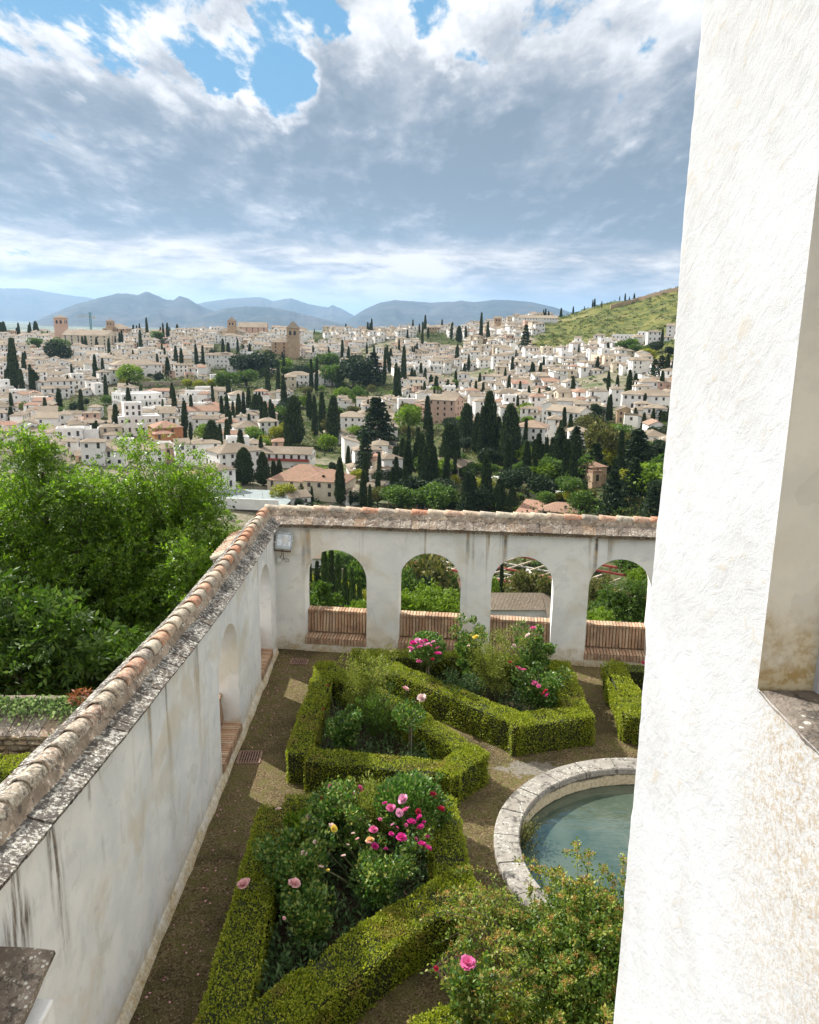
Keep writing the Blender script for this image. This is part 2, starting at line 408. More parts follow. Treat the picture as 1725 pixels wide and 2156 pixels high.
def soil_m(t, co, wp, geo):
    n0 = t.noise(wp, 0.8, 5, 0.6, 0.5); n1 = t.noise(wp, 5, 6, 0.65); n2 = t.noise(wp, 34, 6, 0.75); n3 = t.noise(wp, 110, 4, 0.7)
    c = t.mix(t.rng(n2, 0.38, 0.62), (0.062, 0.038, 0.019), (0.29, 0.220, 0.115))
    c = t.mix(t.m('MULTIPLY', t.rng(n1, 0.44, 0.60), 0.75), c, t.mix(t.rng(n3, 0.4, 0.6), (0.055, 0.055, 0.015), (0.22, 0.20, 0.065)))
    c = t.mix(t.m('MULTIPLY', t.rng(n0, 0.47, 0.62), 0.7), c, t.mix(t.rng(n2, 0.45, 0.6), (0.050, 0.036, 0.020), (0.13, 0.105, 0.055)))
    vo = t.n('ShaderNodeTexVoronoi', {'Vector': wp, 'Scale': 42.0}).outputs[0]
    c = t.mix(t.m('MULTIPLY', t.rng(vo, 0.2, 0.12), t.rng(n1, 0.5, 0.6, 0.25, 0.8)), c, (0.48, 0.43, 0.33))
    # worn limestone showing by the pool rim
    s = t.n('ShaderNodeSeparateXYZ', {0: wp})
    dx = t.m('SUBTRACT', s.outputs[0], 2.35); dy = t.m('SUBTRACT', s.outputs[1], 13.75)
    d = t.m('SQRT', t.m('ADD', t.m('MULTIPLY', t.m('MULTIPLY', dx, dx), 0.8), t.m('MULTIPLY', t.m('MULTIPLY', dy, dy), 4.0)))
    d = t.m('ADD', d, t.m('MULTIPLY', t.m('SUBTRACT', n1, 0.5), 2.2))
    c = t.mix(t.m('MULTIPLY', t.rng(d, 0.60, 0.42), t.rng(n2, 0.36, 0.52)), c, (0.26, 0.235, 0.19))
    h = t.m('ADD', n2, t.m('MULTIPLY', n3, 0.7))
    return c, 0.95, h, dict(bs=1.0, bd=0.03, spec=0.1)
M_['soil'] = mat('mossy_gravel', soil_m)
M_['bed'] = simple('bed_earth', (0.060, 0.042, 0.028), 0.95, 0.5, 25, bs=1.0, bd=0.03, spec=0.1)
M_['hedge'] = leafmat('box_leaves', [(0.0, (0.11, 0.145, 0.012)), (0.4, (0.23, 0.28, 0.018)), (0.75, (0.36, 0.385, 0.030)), (1.0, (0.46, 0.45, 0.07))], 0.35, 0.5, patch=(0.36, 0.27, 0.08), pscale=1.3)
M_['hedge_core'] = simple('hedge_twigs', (0.030, 0.036, 0.012), 0.95, 0.5, 20)
M_['rose_leaf'] = leafmat('rose_leaves', [(0.0, (0.030, 0.080, 0.014)), (0.5, (0.070, 0.160, 0.026)), (0.8, (0.15, 0.26, 0.05)), (1.0, (0.38, 0.42, 0.14))], 0.3, 0.45, spec=0.5)
M_['sage'] = leafmat('grey_green_leaves', [(0.0, (0.040, 0.085, 0.028)), (0.6, (0.080, 0.145, 0.050)), (1.0, (0.15, 0.21, 0.09))], 0.2, 0.6)
M_['spirea'] = leafmat('spirea_leaves', [(0.0, (0.06, 0.11, 0.02)), (0.45, (0.15, 0.22, 0.03)), (0.8, (0.28, 0.33, 0.06)), (1.0, (0.42, 0.42, 0.12))], 0.35, 0.5)
M_['bronze'] = leafmat('bronze_seed_heads', [(0.0, (0.34, 0.20, 0.07)), (0.5, (0.55, 0.30, 0.10)), (1.0, (0.60, 0.42, 0.16))], 0.2, 0.7)
M_['airy'] = leafmat('airy_yellow_green_leaves', [(0.0, (0.10, 0.14, 0.02)), (0.6, (0.21, 0.25, 0.04)), (1.0, (0.36, 0.33, 0.09))], 0.35, 0.5)
M_['ash'] = leafmat('ash_leaves', [(0.0, (0.050, 0.100, 0.010)), (0.5, (0.098, 0.178, 0.014)), (0.85, (0.165, 0.262, 0.024)), (1.0, (0.27, 0.35, 0.05))], 0.45, 0.42, spec=0.4, tboost=1.5)
M_['ash_dark'] = leafmat('walnut_leaves', [(0.0, (0.030, 0.066, 0.008)), (0.6, (0.062, 0.122, 0.014)), (1.0, (0.13, 0.20, 0.03))], 0.35, 0.45)
M_['cypress'] = leafmat('cypress_foliage', [(0.0, (0.012, 0.025, 0.010)), (0.55, (0.036, 0.062, 0.022)), (1.0, (0.12, 0.155, 0.05))], 0.08, 0.8)
M_['cypress_l'] = leafmat('young_cypress_foliage', [(0.0, (0.030, 0.060, 0.016)), (0.6, (0.070, 0.120, 0.030)), (1.0, (0.14, 0.20, 0.05))], 0.12, 0.8)
M_['tree_mid'] = leafmat('broadleaf_green', [(0.0, (0.035, 0.075, 0.012)), (0.6, (0.075, 0.140, 0.018)), (1.0, (0.15, 0.22, 0.03))], 0.3, 0.6)
M_['tree_bright'] = leafmat('spring_green', [(0.0, (0.08, 0.14, 0.012)), (0.6, (0.16, 0.25, 0.02)), (1.0, (0.27, 0.35, 0.04))], 0.35, 0.6)
M_['tree_yellow'] = leafmat('yellow_green', [(0.0, (0.15, 0.16, 0.012)), (0.6, (0.27, 0.27, 0.022)), (1.0, (0.38, 0.36, 0.05))], 0.35, 0.6)
M_['tree_olive'] = leafmat('olive_brown_green', [(0.0, (0.06, 0.07, 0.018)), (0.6, (0.12, 0.125, 0.03)), (1.0, (0.22, 0.19, 0.06))], 0.25, 0.7)
M_['tree_dark'] = leafmat('dark_evergreen', [(0.0, (0.012, 0.026, 0.011)), (0.6, (0.028, 0.052, 0.018)), (1.0, (0.06, 0.09, 0.03))], 0.12, 0.75)
M_['ivy'] = leafmat('ivy_leaves', [(0.0, (0.10, 0.17, 0.06)), (0.6, (0.24, 0.34, 0.14)), (1.0, (0.48, 0.55, 0.32))], 0.2, 0.35, spec=0.5)
M_['red_leaf'] = leafmat('red_young_leaves', [(0.0, (0.22, 0.07, 0.03)), (1.0, (0.36, 0.13, 0.07))], 0.3, 0.5)
M_['grass'] = leafmat('short_grass', [(0.0, (0.09, 0.10, 0.02)), (1.0, (0.24, 0.24, 0.07))], 0.3, 0.7)
M_['bark'] = simple('bark', (0.11, 0.085, 0.06), 0.95, 0.4, 8, bs=0.8, bd=0.03)
M_['bark_pale'] = simple('pale_bark', (0.30, 0.27, 0.22), 0.9, 0.35, 8)
M_['stem'] = simple('rose_cane', (0.10, 0.10, 0.045), 0.8, 0.4, 20)
def pool_wall_m(t, co, wp, geo):
    z = t.n('ShaderNodeSeparateXYZ', {0: wp}).outputs[2]
    n1 = t.noise(wp, 2.5, 6, 0.65, 0.3); n2 = t.noise(wp, 18, 5, 0.7)
    c = t.mix(t.rng(n2, 0.4, 0.62), (0.56, 0.48, 0.33), (0.40, 0.33, 0.21))
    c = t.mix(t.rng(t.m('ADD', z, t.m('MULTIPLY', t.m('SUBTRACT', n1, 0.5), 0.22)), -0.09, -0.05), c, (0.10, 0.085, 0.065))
    c = t.mix(t.rng(t.m('ADD', z, t.m('MULTIPLY', t.m('SUBTRACT', n1, 0.5), 0.06)), -0.245, -0.265), c, (0.035, 0.045, 0.02))
    return c, 0.8, n2, dict(bs=0.5, bd=0.01)
M_['poolwall'] = mat('pool_wall_render', pool_wall_m)
M_['white'] = simple('village_whitewash', (0.76, 0.735, 0.69), 0.9, 0.07, 0.6)
M_['cream'] = simple('village_cream', (0.62, 0.53, 0.40), 0.9, 0.08, 0.6)
M_['tan'] = simple('old_brick_tan', (0.44, 0.31, 0.20), 0.9, 0.15, 0.6)
M_['rust'] = simple('terracotta_render', (0.45, 0.20, 0.10), 0.9, 0.12, 0.6)
M_['pinkish'] = simple('pink_render', (0.56, 0.38, 0.29), 0.9, 0.1, 0.6)
def roof_m(t, co, wp, geo):
    oi = t.n('ShaderNodeObjectInfo').outputs['Random']
    n0 = t.noise(wp, 0.09, 3, 0.5); n1 = t.noise(wp, 0.7, 6, 0.7); n2 = t.noise(wp, 3.2, 5, 0.75)
    c = t.mix(t.rng(t.m('ADD', n0, t.m('MULTIPLY', t.m('SUBTRACT', oi, 0.5), 0.35)), 0.32, 0.68), (0.19, 0.155, 0.112), (0.30, 0.245, 0.18))
    c = t.mix(t.rng(oi, 0.86, 0.93), c, (0.31, 0.18, 0.12))
    c = t.mix(t.rng(n1, 0.45, 0.65, 0, 0.6), c, (0.20, 0.15, 0.105))
    c = t.mix(t.rng(n2, 0.5, 0.62, 0, 0.5), c, (0.42, 0.35, 0.27))
    return c, 0.95, n2, dict(bs=0.8, bd=0.25, spec=0.1)
M_['roof'] = mat('village_roof_tiles', roof_m)
M_['roof_red'] = simple('red_roof_tiles', (0.30, 0.17, 0.115), 0.95, 0.3, 2.5)
M_['window'] = simple('dark_window', (0.035, 0.037, 0.042), 0.25, 0.3, 2.0, spec=0.5)
M_['shutter'] = simple('brown_shutter', (0.12, 0.075, 0.05), 0.6, 0.3, 2.0)
M_['terr'] = simple('garden_wall_stone', (0.36, 0.30, 0.22), 0.95, 0.3, 0.8, bs=0.6, bd=0.2)
def terrain_m(t, co, wp, geo):
    a = t.n('ShaderNodeAttribute', attribute_name='green').outputs['Fac']
    gd = t.n('ShaderNodeAttribute', attribute_name='garden').outputs['Fac']
    n0 = t.noise(wp, 0.012, 5, 0.6); n1 = t.noise(wp, 0.07, 6, 0.65); n2 = t.noise(wp, 0.5, 5, 0.7)
    town = t.mix(t.rng(n2, 0.35, 0.65), (0.24, 0.205, 0.15), (0.11, 0.11, 0.06))
    town = t.mix(t.rng(n1, 0.52, 0.60, 0, 0.8), town, (0.06, 0.09, 0.025))
    hill = t.mix(t.rng(n1, 0.40, 0.60), (0.15, 0.145, 0.036), (0.070, 0.085, 0.024))
    hill = t.mix(t.rng(n2, 0.50, 0.64, 0, 0.75), hill, (0.045, 0.065, 0.018))
    hill = t.mix(t.rng(n0, 0.52, 0.66, 0, 0.7), hill, (0.30, 0.25, 0.11))
    c = t.mix(a, town, hill)
    c = t.mix(gd, c, t.mix(t.rng(n2, 0.4, 0.62), (0.035, 0.05, 0.015), (0.11, 0.105, 0.045)))
    # the far plain: fields, groves and pale suburbs
    s = t.n('ShaderNodeVectorMath', {0: wp}, operation='LENGTH').outputs['Value']
    f0 = t.noise(wp, 0.0009, 5, 0.6); f1 = t.noise(wp, 0.012, 4, 0.7)
    far = t.mix(t.rng(f0, 0.4, 0.6), (0.06, 0.09, 0.04), (0.17, 0.17, 0.09))
    far = t.mix(t.m('MULTIPLY', t.rng(f1, 0.56, 0.62), t.rng(f0, 0.42, 0.55)), far, (0.55, 0.52, 0.47))
    c = t.mix(t.rng(s, 1300, 1800), c, far)
    return c, 0.95, n2, dict(bs=0.5, bd=0.6, spec=0.1)
M_['terrain'] = mat('valley_ground', terrain_m)
def mount_m(t, co, wp, geo):
    n0 = t.noise(wp, 0.0011, 7, 0.65); n1 = t.noise(wp, 0.008, 5, 0.7)
    z = t.n('ShaderNodeSeparateXYZ', {0: wp}).outputs[2]
    c = t.mix(t.rng(n0, 0.42, 0.6), (0.018, 0.028, 0.022), (0.060, 0.058, 0.048))
    c = t.mix(t.m('MULTIPLY', t.rng(n1, 0.5, 0.62), 0.45), c, (0.13, 0.12, 0.105))
    return c, 0.95, n1, dict(bs=0.8, bd=30, spec=0.05)
M_['mount'] = mat('mountain_scrub_and_rock', mount_m)
M_['metal'] = simple('grey_painted_metal', (0.42, 0.45, 0.46), 0.45, 0.06, 8, metal=0.3)
M_['rustmetal'] = simple('rusty_bracket', (0.13, 0.06, 0.035), 0.8, 0.3, 30)
M_['glass'] = simple('lamp_glass', (0.62, 0.65, 0.67), 0.12, 0.35, 9, spec=0.8)
M_['plastic'] = simple('white_plastic', (0.70, 0.69, 0.65), 0.5, 0.05, 8)
M_['cable'] = simple('brown_cable', (0.16, 0.08, 0.05), 0.6, 0.1, 8)
M_['grate'] = simple('rusty_grate', (0.26, 0.16, 0.12), 0.7, 0.25, 20)
M_['redsteel'] = simple('red_steel', (0.30, 0.06, 0.045), 0.6, 0.2, 2)
M_['concrete'] = simple('concrete', (0.45, 0.42, 0.36), 0.9, 0.2, 1.0)
M_['asphalt'] = simple('playground_asphalt', (0.24, 0.27, 0.26), 0.9, 0.1, 0.3)
M_['crane'] = simple('teal_crane_steel', (0.06, 0.20, 0.19), 0.6, 0.1, 1)
M_['stone'] = lichen_stone('rubble_stone', base=(0.15, 0.115, 0.075), light=(0.46, 0.42, 0.34), amount=0.46, warm=(0.30, 0.21, 0.12))
M_['petal'] = simple('fallen_petals', (0.60, 0.30, 0.33), 0.7, 0.3, 40)
for nm, c in dict(magenta=(0.62, 0.03, 0.26), pink=(0.72, 0.16, 0.36), lilac=(0.78, 0.38, 0.55), pale=(0.80, 0.46, 0.46), red=(0.42, 0.015, 0.05), yellow=(0.78, 0.62, 0.10), peach=(0.80, 0.52, 0.24), blush=(0.80, 0.60, 0.55)).items():
    def fb(t, co, wp, geo, c=c):
        r = geo.outputs['Random Per Island']
        return t.mix(r, tuple(q * 0.82 for q in c), tuple(min(0.9, q * 1.12 + 0.03) for q in c)), 0.55, None, dict(transl=0.25, spec=0.2)
    M_['rose_' + nm] = mat('rose_petal_' + nm, fb)
def water_m():
    m = bpy.data.materials.new('pool_water'); m.use_nodes = True; t = NT(m.node_tree)
    wp = t.n('ShaderNodeNewGeometry').outputs['Position']
    n = t.noise(t.vmath('MULTIPLY', wp, (1.2, 3.0, 1)), 2.2, 3, 0.5, 0.3)
    b = t.n('ShaderNodeBump', {'Height': n, 'Strength': 0.10, 'Distance': 0.05})
    n0 = t.noise(wp, 0.9, 4, 0.6)
    c = t.mix(t.rng(n0, 0.35, 0.65), (0.040, 0.064, 0.044), (0.078, 0.100, 0.070))
    body = t.n('ShaderNodeBsdfPrincipled', {'Base Color': c, 'Roughness': 0.6, 'Specular IOR Level': 0.0})
    gl = t.n('ShaderNodeBsdfGlossy', {'Color': (1, 1, 1, 1), 'Roughness': 0.02, 'Normal': b.outputs[0]})
    fr = t.n('ShaderNodeFresnel', {'IOR': 1.36, 'Normal': b.outputs[0]})
    f = t.m('MINIMUM', t.m('MULTIPLY', fr.outputs[0], 2.2), 1.0)
    mx = t.n('ShaderNodeMixShader', {0: f, 1: body.outputs[0], 2: gl.outputs[0]})
    t.n('ShaderNodeOutputMaterial', {0: mx.outputs[0]}); return m
M_['water'] = water_m()
#PART2

# ------------------------------------------------------------------ foliage helpers
def unit(v):
    return v / np.maximum(np.linalg.norm(v, axis=-1, keepdims=True), 1e-9)
def leaves(P, N, L, W, spread=0.8, fold=0.0):
    """one rhombic leaf per point: root at P, pointing along N with a random spread"""
    n = len(P)
    L = np.broadcast_to(np.asarray(L, float), (n,)); W = np.broadcast_to(np.asarray(W, float), (n,))
    a = unit(N + spread * unit(rng.normal(size=(n, 3))))
    b = unit(np.cross(a, unit(rng.normal(size=(n, 3)))))
    c = np.cross(a, b)
    lw = (0.75 + 0.5 * rng.random(n))
    L = (L * lw)[:, None]; W = (W * lw)[:, None] * 0.5
    mid = P + a * L * 0.45 - c * L * fold
    V = np.stack([P, mid + b * W, P + a * L, mid - b * W], 1).reshape(-1, 3)
    F = np.arange(4 * n).reshape(-1, 4)
    return V, F
def pinnate(P, A, n_leaf, R, L, W, droop=0.3):
    """compound leaves: a rachis of length R along A carrying pairs of leaflets"""
    n = len(P)
    A = unit(A); S = unit(np.cross(A, unit(rng.normal(size=(n, 3))))); Nn = np.cross(A, S)
    Vs = []
    sc = (0.7 + 0.6 * rng.random(n))[:, None]
    for i in range(n_leaf):
        t = 0.25 + 0.75 * (i // 2) / max(1, (n_leaf // 2))
        side = 0 if i == n_leaf - 1 else (1 if i % 2 else -1)
        root = P + A * R * t * sc - np.array([0, 0, 1]) * R * droop * t * t * sc
        a = unit(A * (0.45 if side else 1) + S * side * 0.95 + rng.normal(size=(n, 3)) * 0.22 - np.array([0, 0, 1]) * droop * 0.6)
        b = unit(np.cross(a, Nn + rng.normal(size=(n, 3)) * 0.35))
        mid = root + a * L * 0.45 * sc
        Vs.append(np.stack([root, mid + b * W * 0.5 * sc, root + a * L * sc, mid - b * W * 0.5 * sc], 1))
    V = np.stack(Vs, 1).reshape(-1, 3)
    return V, np.arange(len(V)).reshape(-1, 4)
def join(parts):
    Vs, Fs, o = [], [], 0
    for V, F in parts:
        Vs.append(V); Fs.append(F + o); o += len(V)
    return np.concatenate(Vs), np.concatenate(Fs)
def in_ball(n):
    p = unit(rng.normal(size=(n, 3))); return p * (rng.random((n, 1)) ** (1 / 3))
def icomesh(name, c, r, m, sub=2, amp=0.15, freq=2.0, parent=None):
    bm = bmesh.new(); bmesh.ops.create_icosphere(bm, subdivisions=sub, radius=1)
    for v in bm.verts:
        k = 1 + amp * noise.noise(v.co * freq + Vector(c))
        v.co = Vector((v.co.x * r[0] * k + c[0], v.co.y * r[1] * k + c[1], v.co.z * r[2] * k + c[2]))
    me = bpy.data.meshes.new(name); bm.to_mesh(me); bm.free(); me.materials.append(m)
    return ob(name, me, parent)

# ------------------------------------------------------------------ garden ground
PC = np.array([4.2, 11.25]); RO, RI = 2.8, 2.39
def garden_ground():
    nA, nR = 144, 46
    V = []; x0, x1, y0, y1 = -3.7, 13.0, -4.0, 19.9
    for i in range(nA):
        a = 2 * math.pi * i / nA; dx, dy = math.cos(a), math.sin(a)
        tx = ((x1 if dx > 0 else x0) - PC[0]) / dx if abs(dx) > 1e-6 else 1e9
        ty = ((y1 if dy > 0 else y0) - PC[1]) / dy if abs(dy) > 1e-6 else 1e9
        R = min(tx, ty)
        for j in range(nR + 1):
            r = 2.5 + (R - 2.5) * (j / nR)
            p = Vector((PC[0] + dx * r, PC[1] + dy * r, 0))
            z = 0.02 * noise.noise(p * 0.9) + 0.009 * noise.noise(p * 4) if r > 2.9 else -0.012
            V.append((p.x, p.y, z - 0.012))
    n = nR + 1
    F = [(i * n + j, i * n + j + 1, ((i + 1) % nA) * n + j + 1, ((i + 1) % nA) * n + j) for i in range(nA) for j in range(nR)]
    b = len(V)
    me = npmesh('garden_ground', V, np.array(F), M_['soil'], smooth=True)
    tag(ob('garden_ground', me), kind='structure')
    # the garden stands on a tall retaining terrace
    mb = MB()
    for (a, c) in (((-3.75, -4), (-3.75, 19.8)), ((-3.75, 19.8), (13, 18.0)), ((13, 18.0), (13, -4))):
        mb.add([(a[0], a[1], -22), (c[0], c[1], -22), (c[0], c[1], -0.05), (a[0], a[1], -0.05)], [(0, 1, 2, 3)])
    tag(mb.ob('terrace_wall', M_['terr']), kind='structure')
garden_ground()

def pebbles():
    n = 5200
    P = np.stack([rng.uniform(-3.2, 4.2, n), rng.uniform(6.3, 19.0, n), np.full(n, -0.01)], 1)
    keep = (np.hypot(P[:, 0] - PC[0], P[:, 1] - PC[1]) > RO + .02)
    P = P[keep]; n = len(P); s = rng.uniform(0.004, 0.013, n)[:, None]
    base = np.array([[1, 0, 0], [-.5, .87, 0], [-.5, -.87, 0], [0, 0, .9]])
    th = rng.random(n) * 6.28; c, q = np.cos(th), np.sin(th)
    V = np.stack([np.stack([b[0] * c - b[1] * q, b[0] * q + b[1] * c, np.full(n, b[2])], 1) * s + P for b in base], 1).reshape(-1, 3)
    F = (np.arange(n)[:, None, None] * 4 + np.array([[0, 1, 3], [1, 2, 3], [2, 0, 3]])[None]).reshape(-1, 3)
    tag(ob('gravel', npmesh('gravel', V, F, M_['terr'])), 'small loose pebbles scattered over the mossy garden paths', 'gravel', kind='stuff')
    n = 9000
    P = np.stack([rng.uniform(-3.2, 4.2, n), rng.uniform(6.3, 19.0, n), np.full(n, -0.012)], 1)
    k = np.array([noise.noise(Vector((p[0] * 1.1, p[1] * 1.1, 4))) + 0.5 * noise.noise(Vector((p[0] * 4, p[1] * 4, 1))) for p in P]) > 0.12
    P = P[k & (np.hypot(P[:, 0] - PC[0], P[:, 1] - PC[1]) > RO + .02)]
    V, F = leaves(P, np.tile([0, 0, 1.0], (len(P), 1)), 0.03, 0.012, 0.9)
    tag(ob('moss', npmesh('moss', V, F, M_['grass'])), 'low moss and grass tufts growing on the garden paths', 'moss', kind='stuff')
    n = 110
    t = rng.random(n)
    P = np.stack([-3.15 + np.abs(rng.normal(0, .35, n)), rng.uniform(7, 18.8, n), np.full(n, 0.006)], 1)
    V, F = leaves(P, np.tile([1, 0, 0.15], (n, 1)), 0.035, 0.03, 0.6)
    tag(ob('fallen_petals', npmesh('fallen_petals', V, F, M_['petal'])), 'pink rose petals fallen on the dark path by the left wall', 'petals', kind='stuff')
pebbles()

# ------------------------------------------------------------------ plaster walls with arched openings
AO = np.array([-2.58, 19.2]); AD = np.array([0.99414, -0.10806]); AN = np.array([0.10806, 0.99414])
def map_arc(s, t, z): 
    p = AO + AD * s + AN * t; return (p[0], p[1], z)
def map_left(s, t, z): return (-3.25 - t, s, z)
def arch_wall(mapf, s0, s1, top, openings, th, ds=0.16, nz=14, flare=0.0, jit=0.010, zb=-0.08):
    cuts = [s0]; ops = []
    for (a, b, apex) in openings: ops.append((a, b, apex))
    MBs = {'front': ([], []), 'back': ([], []), 'rev': ([], [])}
    def P(s, t, z):
        q = Vector(mapf(s, t, z)); k = q * 1.7
        d = jit * noise.noise(k) + jit * 0.5 * noise.noise(k * 4)
        d2 = jit * noise.noise(k + Vector((9, 9, 9)))
        return tuple(Vector(mapf(s + d2, t + d, z + 0.3 * d)))
    def grid(which, pts):
        V, F = MBs[which]; b = len(V); m, n = len(pts), len(pts[0])
        for row in pts: V.extend(row)
        for i in range(m - 1):
            for j in range(n - 1):
                F.append((b + i * n + j, b + (i + 1) * n + j, b + (i + 1) * n + j + 1, b + i * n + j + 1))
    def arcz(o, s):
        a, b, apex = o; R = (b - a) / 2; c = (a + b) / 2; x = min(1, abs(s - c) / R)
        return apex - R + R * math.sqrt(max(0, 1 - x * x))
    segs = []; cur = s0
    for o in ops:
        segs.append(('w', cur, o[0], None)); segs.append(('o', o[0], o[1], o)); cur = o[1]
    segs.append(('w', cur, s1, None))
    for kind, a, b, o in segs:
        if kind == 'w':
            k = max(1, round((b - a) / ds)); ss = np.linspace(a, b, k + 1)
            for side, t in (('front', 0.0), ('back', th)):
                grid(side, [[P(s, t, zb + (top(s) - zb) * j / nz) for j in range(nz + 1)] for s in ss])
        else:
            R = (b - a) / 2; c = (a + b) / 2
            ss = [c - R * math.cos(math.pi * i / 18) for i in range(19)]
            for side, t in (('front', 0.0), ('back', th)):
                grid(side, [[P(s, t, arcz(o, s) + (top(s) - arcz(o, s)) * j / 4) for j in range(5)] for s in ss])
            ts = np.linspace(0, th, 5)
            grid('rev', [[P(s, t, arcz(o, s)) for t in ts] for s in ss])
            for s in (a, b):
                zs = np.linspace(zb, o[2] - R, 10)
                grid('rev', [[P(s, t, z) for t in ts] for z in zs])
    ss = np.linspace(s0, s1, 60)
    grid('rev', [[P(s, t, top(s)) for t in (0, th / 2, th)] for s in ss])
    for s in (s0, s1):
        grid('rev', [[P(s, t, zb + (top(s) - zb) * j / 4) for t in (0, th)] for j in range(5)])
    V = []; F = []
    for k in ('front', 'back', 'rev'):
        b = len(V); V += MBs[k][0]; F += [tuple(b + i for i in f) for f in MBs[k][1]]
    return V, np.array(F)

def frame_at(mapf, s, t, z, rise=0.0, h=0.05):
    """matrix with x along the wall, y across it (outward), z up"""
    p = Vector(mapf(s, t, z)); q = Vector(mapf(s + h, t, z + rise * h)); r = Vector(mapf(s, t + h, z))
    x = (q - p).normalized(); y = (r - p); y = (y - x * y.dot(x)).normalized(); zz = x.cross(y)
    if zz.z < 0: zz = -zz; y = zz.cross(x)
    return Matrix(((x.x, y.x, zz.x, p.x), (x.y, y.y, zz.y, p.y), (x.z, y.z, zz.z, p.z), (0, 0, 0, 1)))

# shared meshes ------------------------------------------------------
def half_tile_mesh(L, r0, r1, th, mname, seed):
    n = 10; V = []; F = []
    K = 5
    for k in range(K):
        y = L * k / (K - 1); r = r0 + (r1 - r0) * k / (K - 1)
        for j in range(n + 1):
            a = math.pi * j / n
            w = 1 + 0.03 * noise.noise(Vector((j * .5, k * .9, seed)))
            V.append((y - L / 2, math.cos(a) * r * w, math.sin(a) * r * w))
        for j in range(n + 1):
            a = math.pi * j / n
            V.append((y - L / 2, math.cos(a) * (r - th), math.sin(a) * (r - th)))
    m = 2 * (n + 1)
    for k in range(K - 1):
        for j in range(n):
            F.append((k * m + j, k * m + j + 1, (k + 1) * m + j + 1, (k + 1) * m + j))
            o = n + 1
            F.append((k * m + o + j + 1, k * m + o + j, (k + 1) * m + o + j, (k + 1) * m + o + j + 1))
    for k in (0, K - 1):
        for j in range(n):
            F.append((k * m + j, k * m + n + 1 + j, k * m + n + 2 + j, k * m + j + 1))
    me = npmesh(mname, V, np.array(F), M_['tile'], smooth=False)
    sm = np.zeros(len(me.polygons), bool); sm[:(K - 1) * n * 2] = True
    me.polygons.foreach_set('use_smooth', sm)
    return me
def rough_box(name, sx, sy, sz, m, seed, amp=0.006, n=(4, 4, 1)):
    bm = bmesh.new(); bmesh.ops.create_cube(bm, size=1)
    bmesh.ops.subdivide_edges(bm, edges=[e for e in bm.edges if abs((e.verts[0].co - e.verts[1].co).z) < .1], cuts=2, use_grid_fill=True)
    for v in bm.verts:
        v.co = Vector((v.co.x * sx, v.co.y * sy, v.co.z * sz))
        v.co += Vector([amp * noise.noise(v.co * 12 + Vector((seed * 3.1 + q, q * 5, seed))) for q in range(3)])
    me = bpy.data.meshes.new(name); bm.to_mesh(me); bm.free(); me.materials.append(m)
    return me
RT = [half_tile_mesh(0.46, 0.120, 0.106, 0.014, 'ridge_tile', s) for s in range(3)]

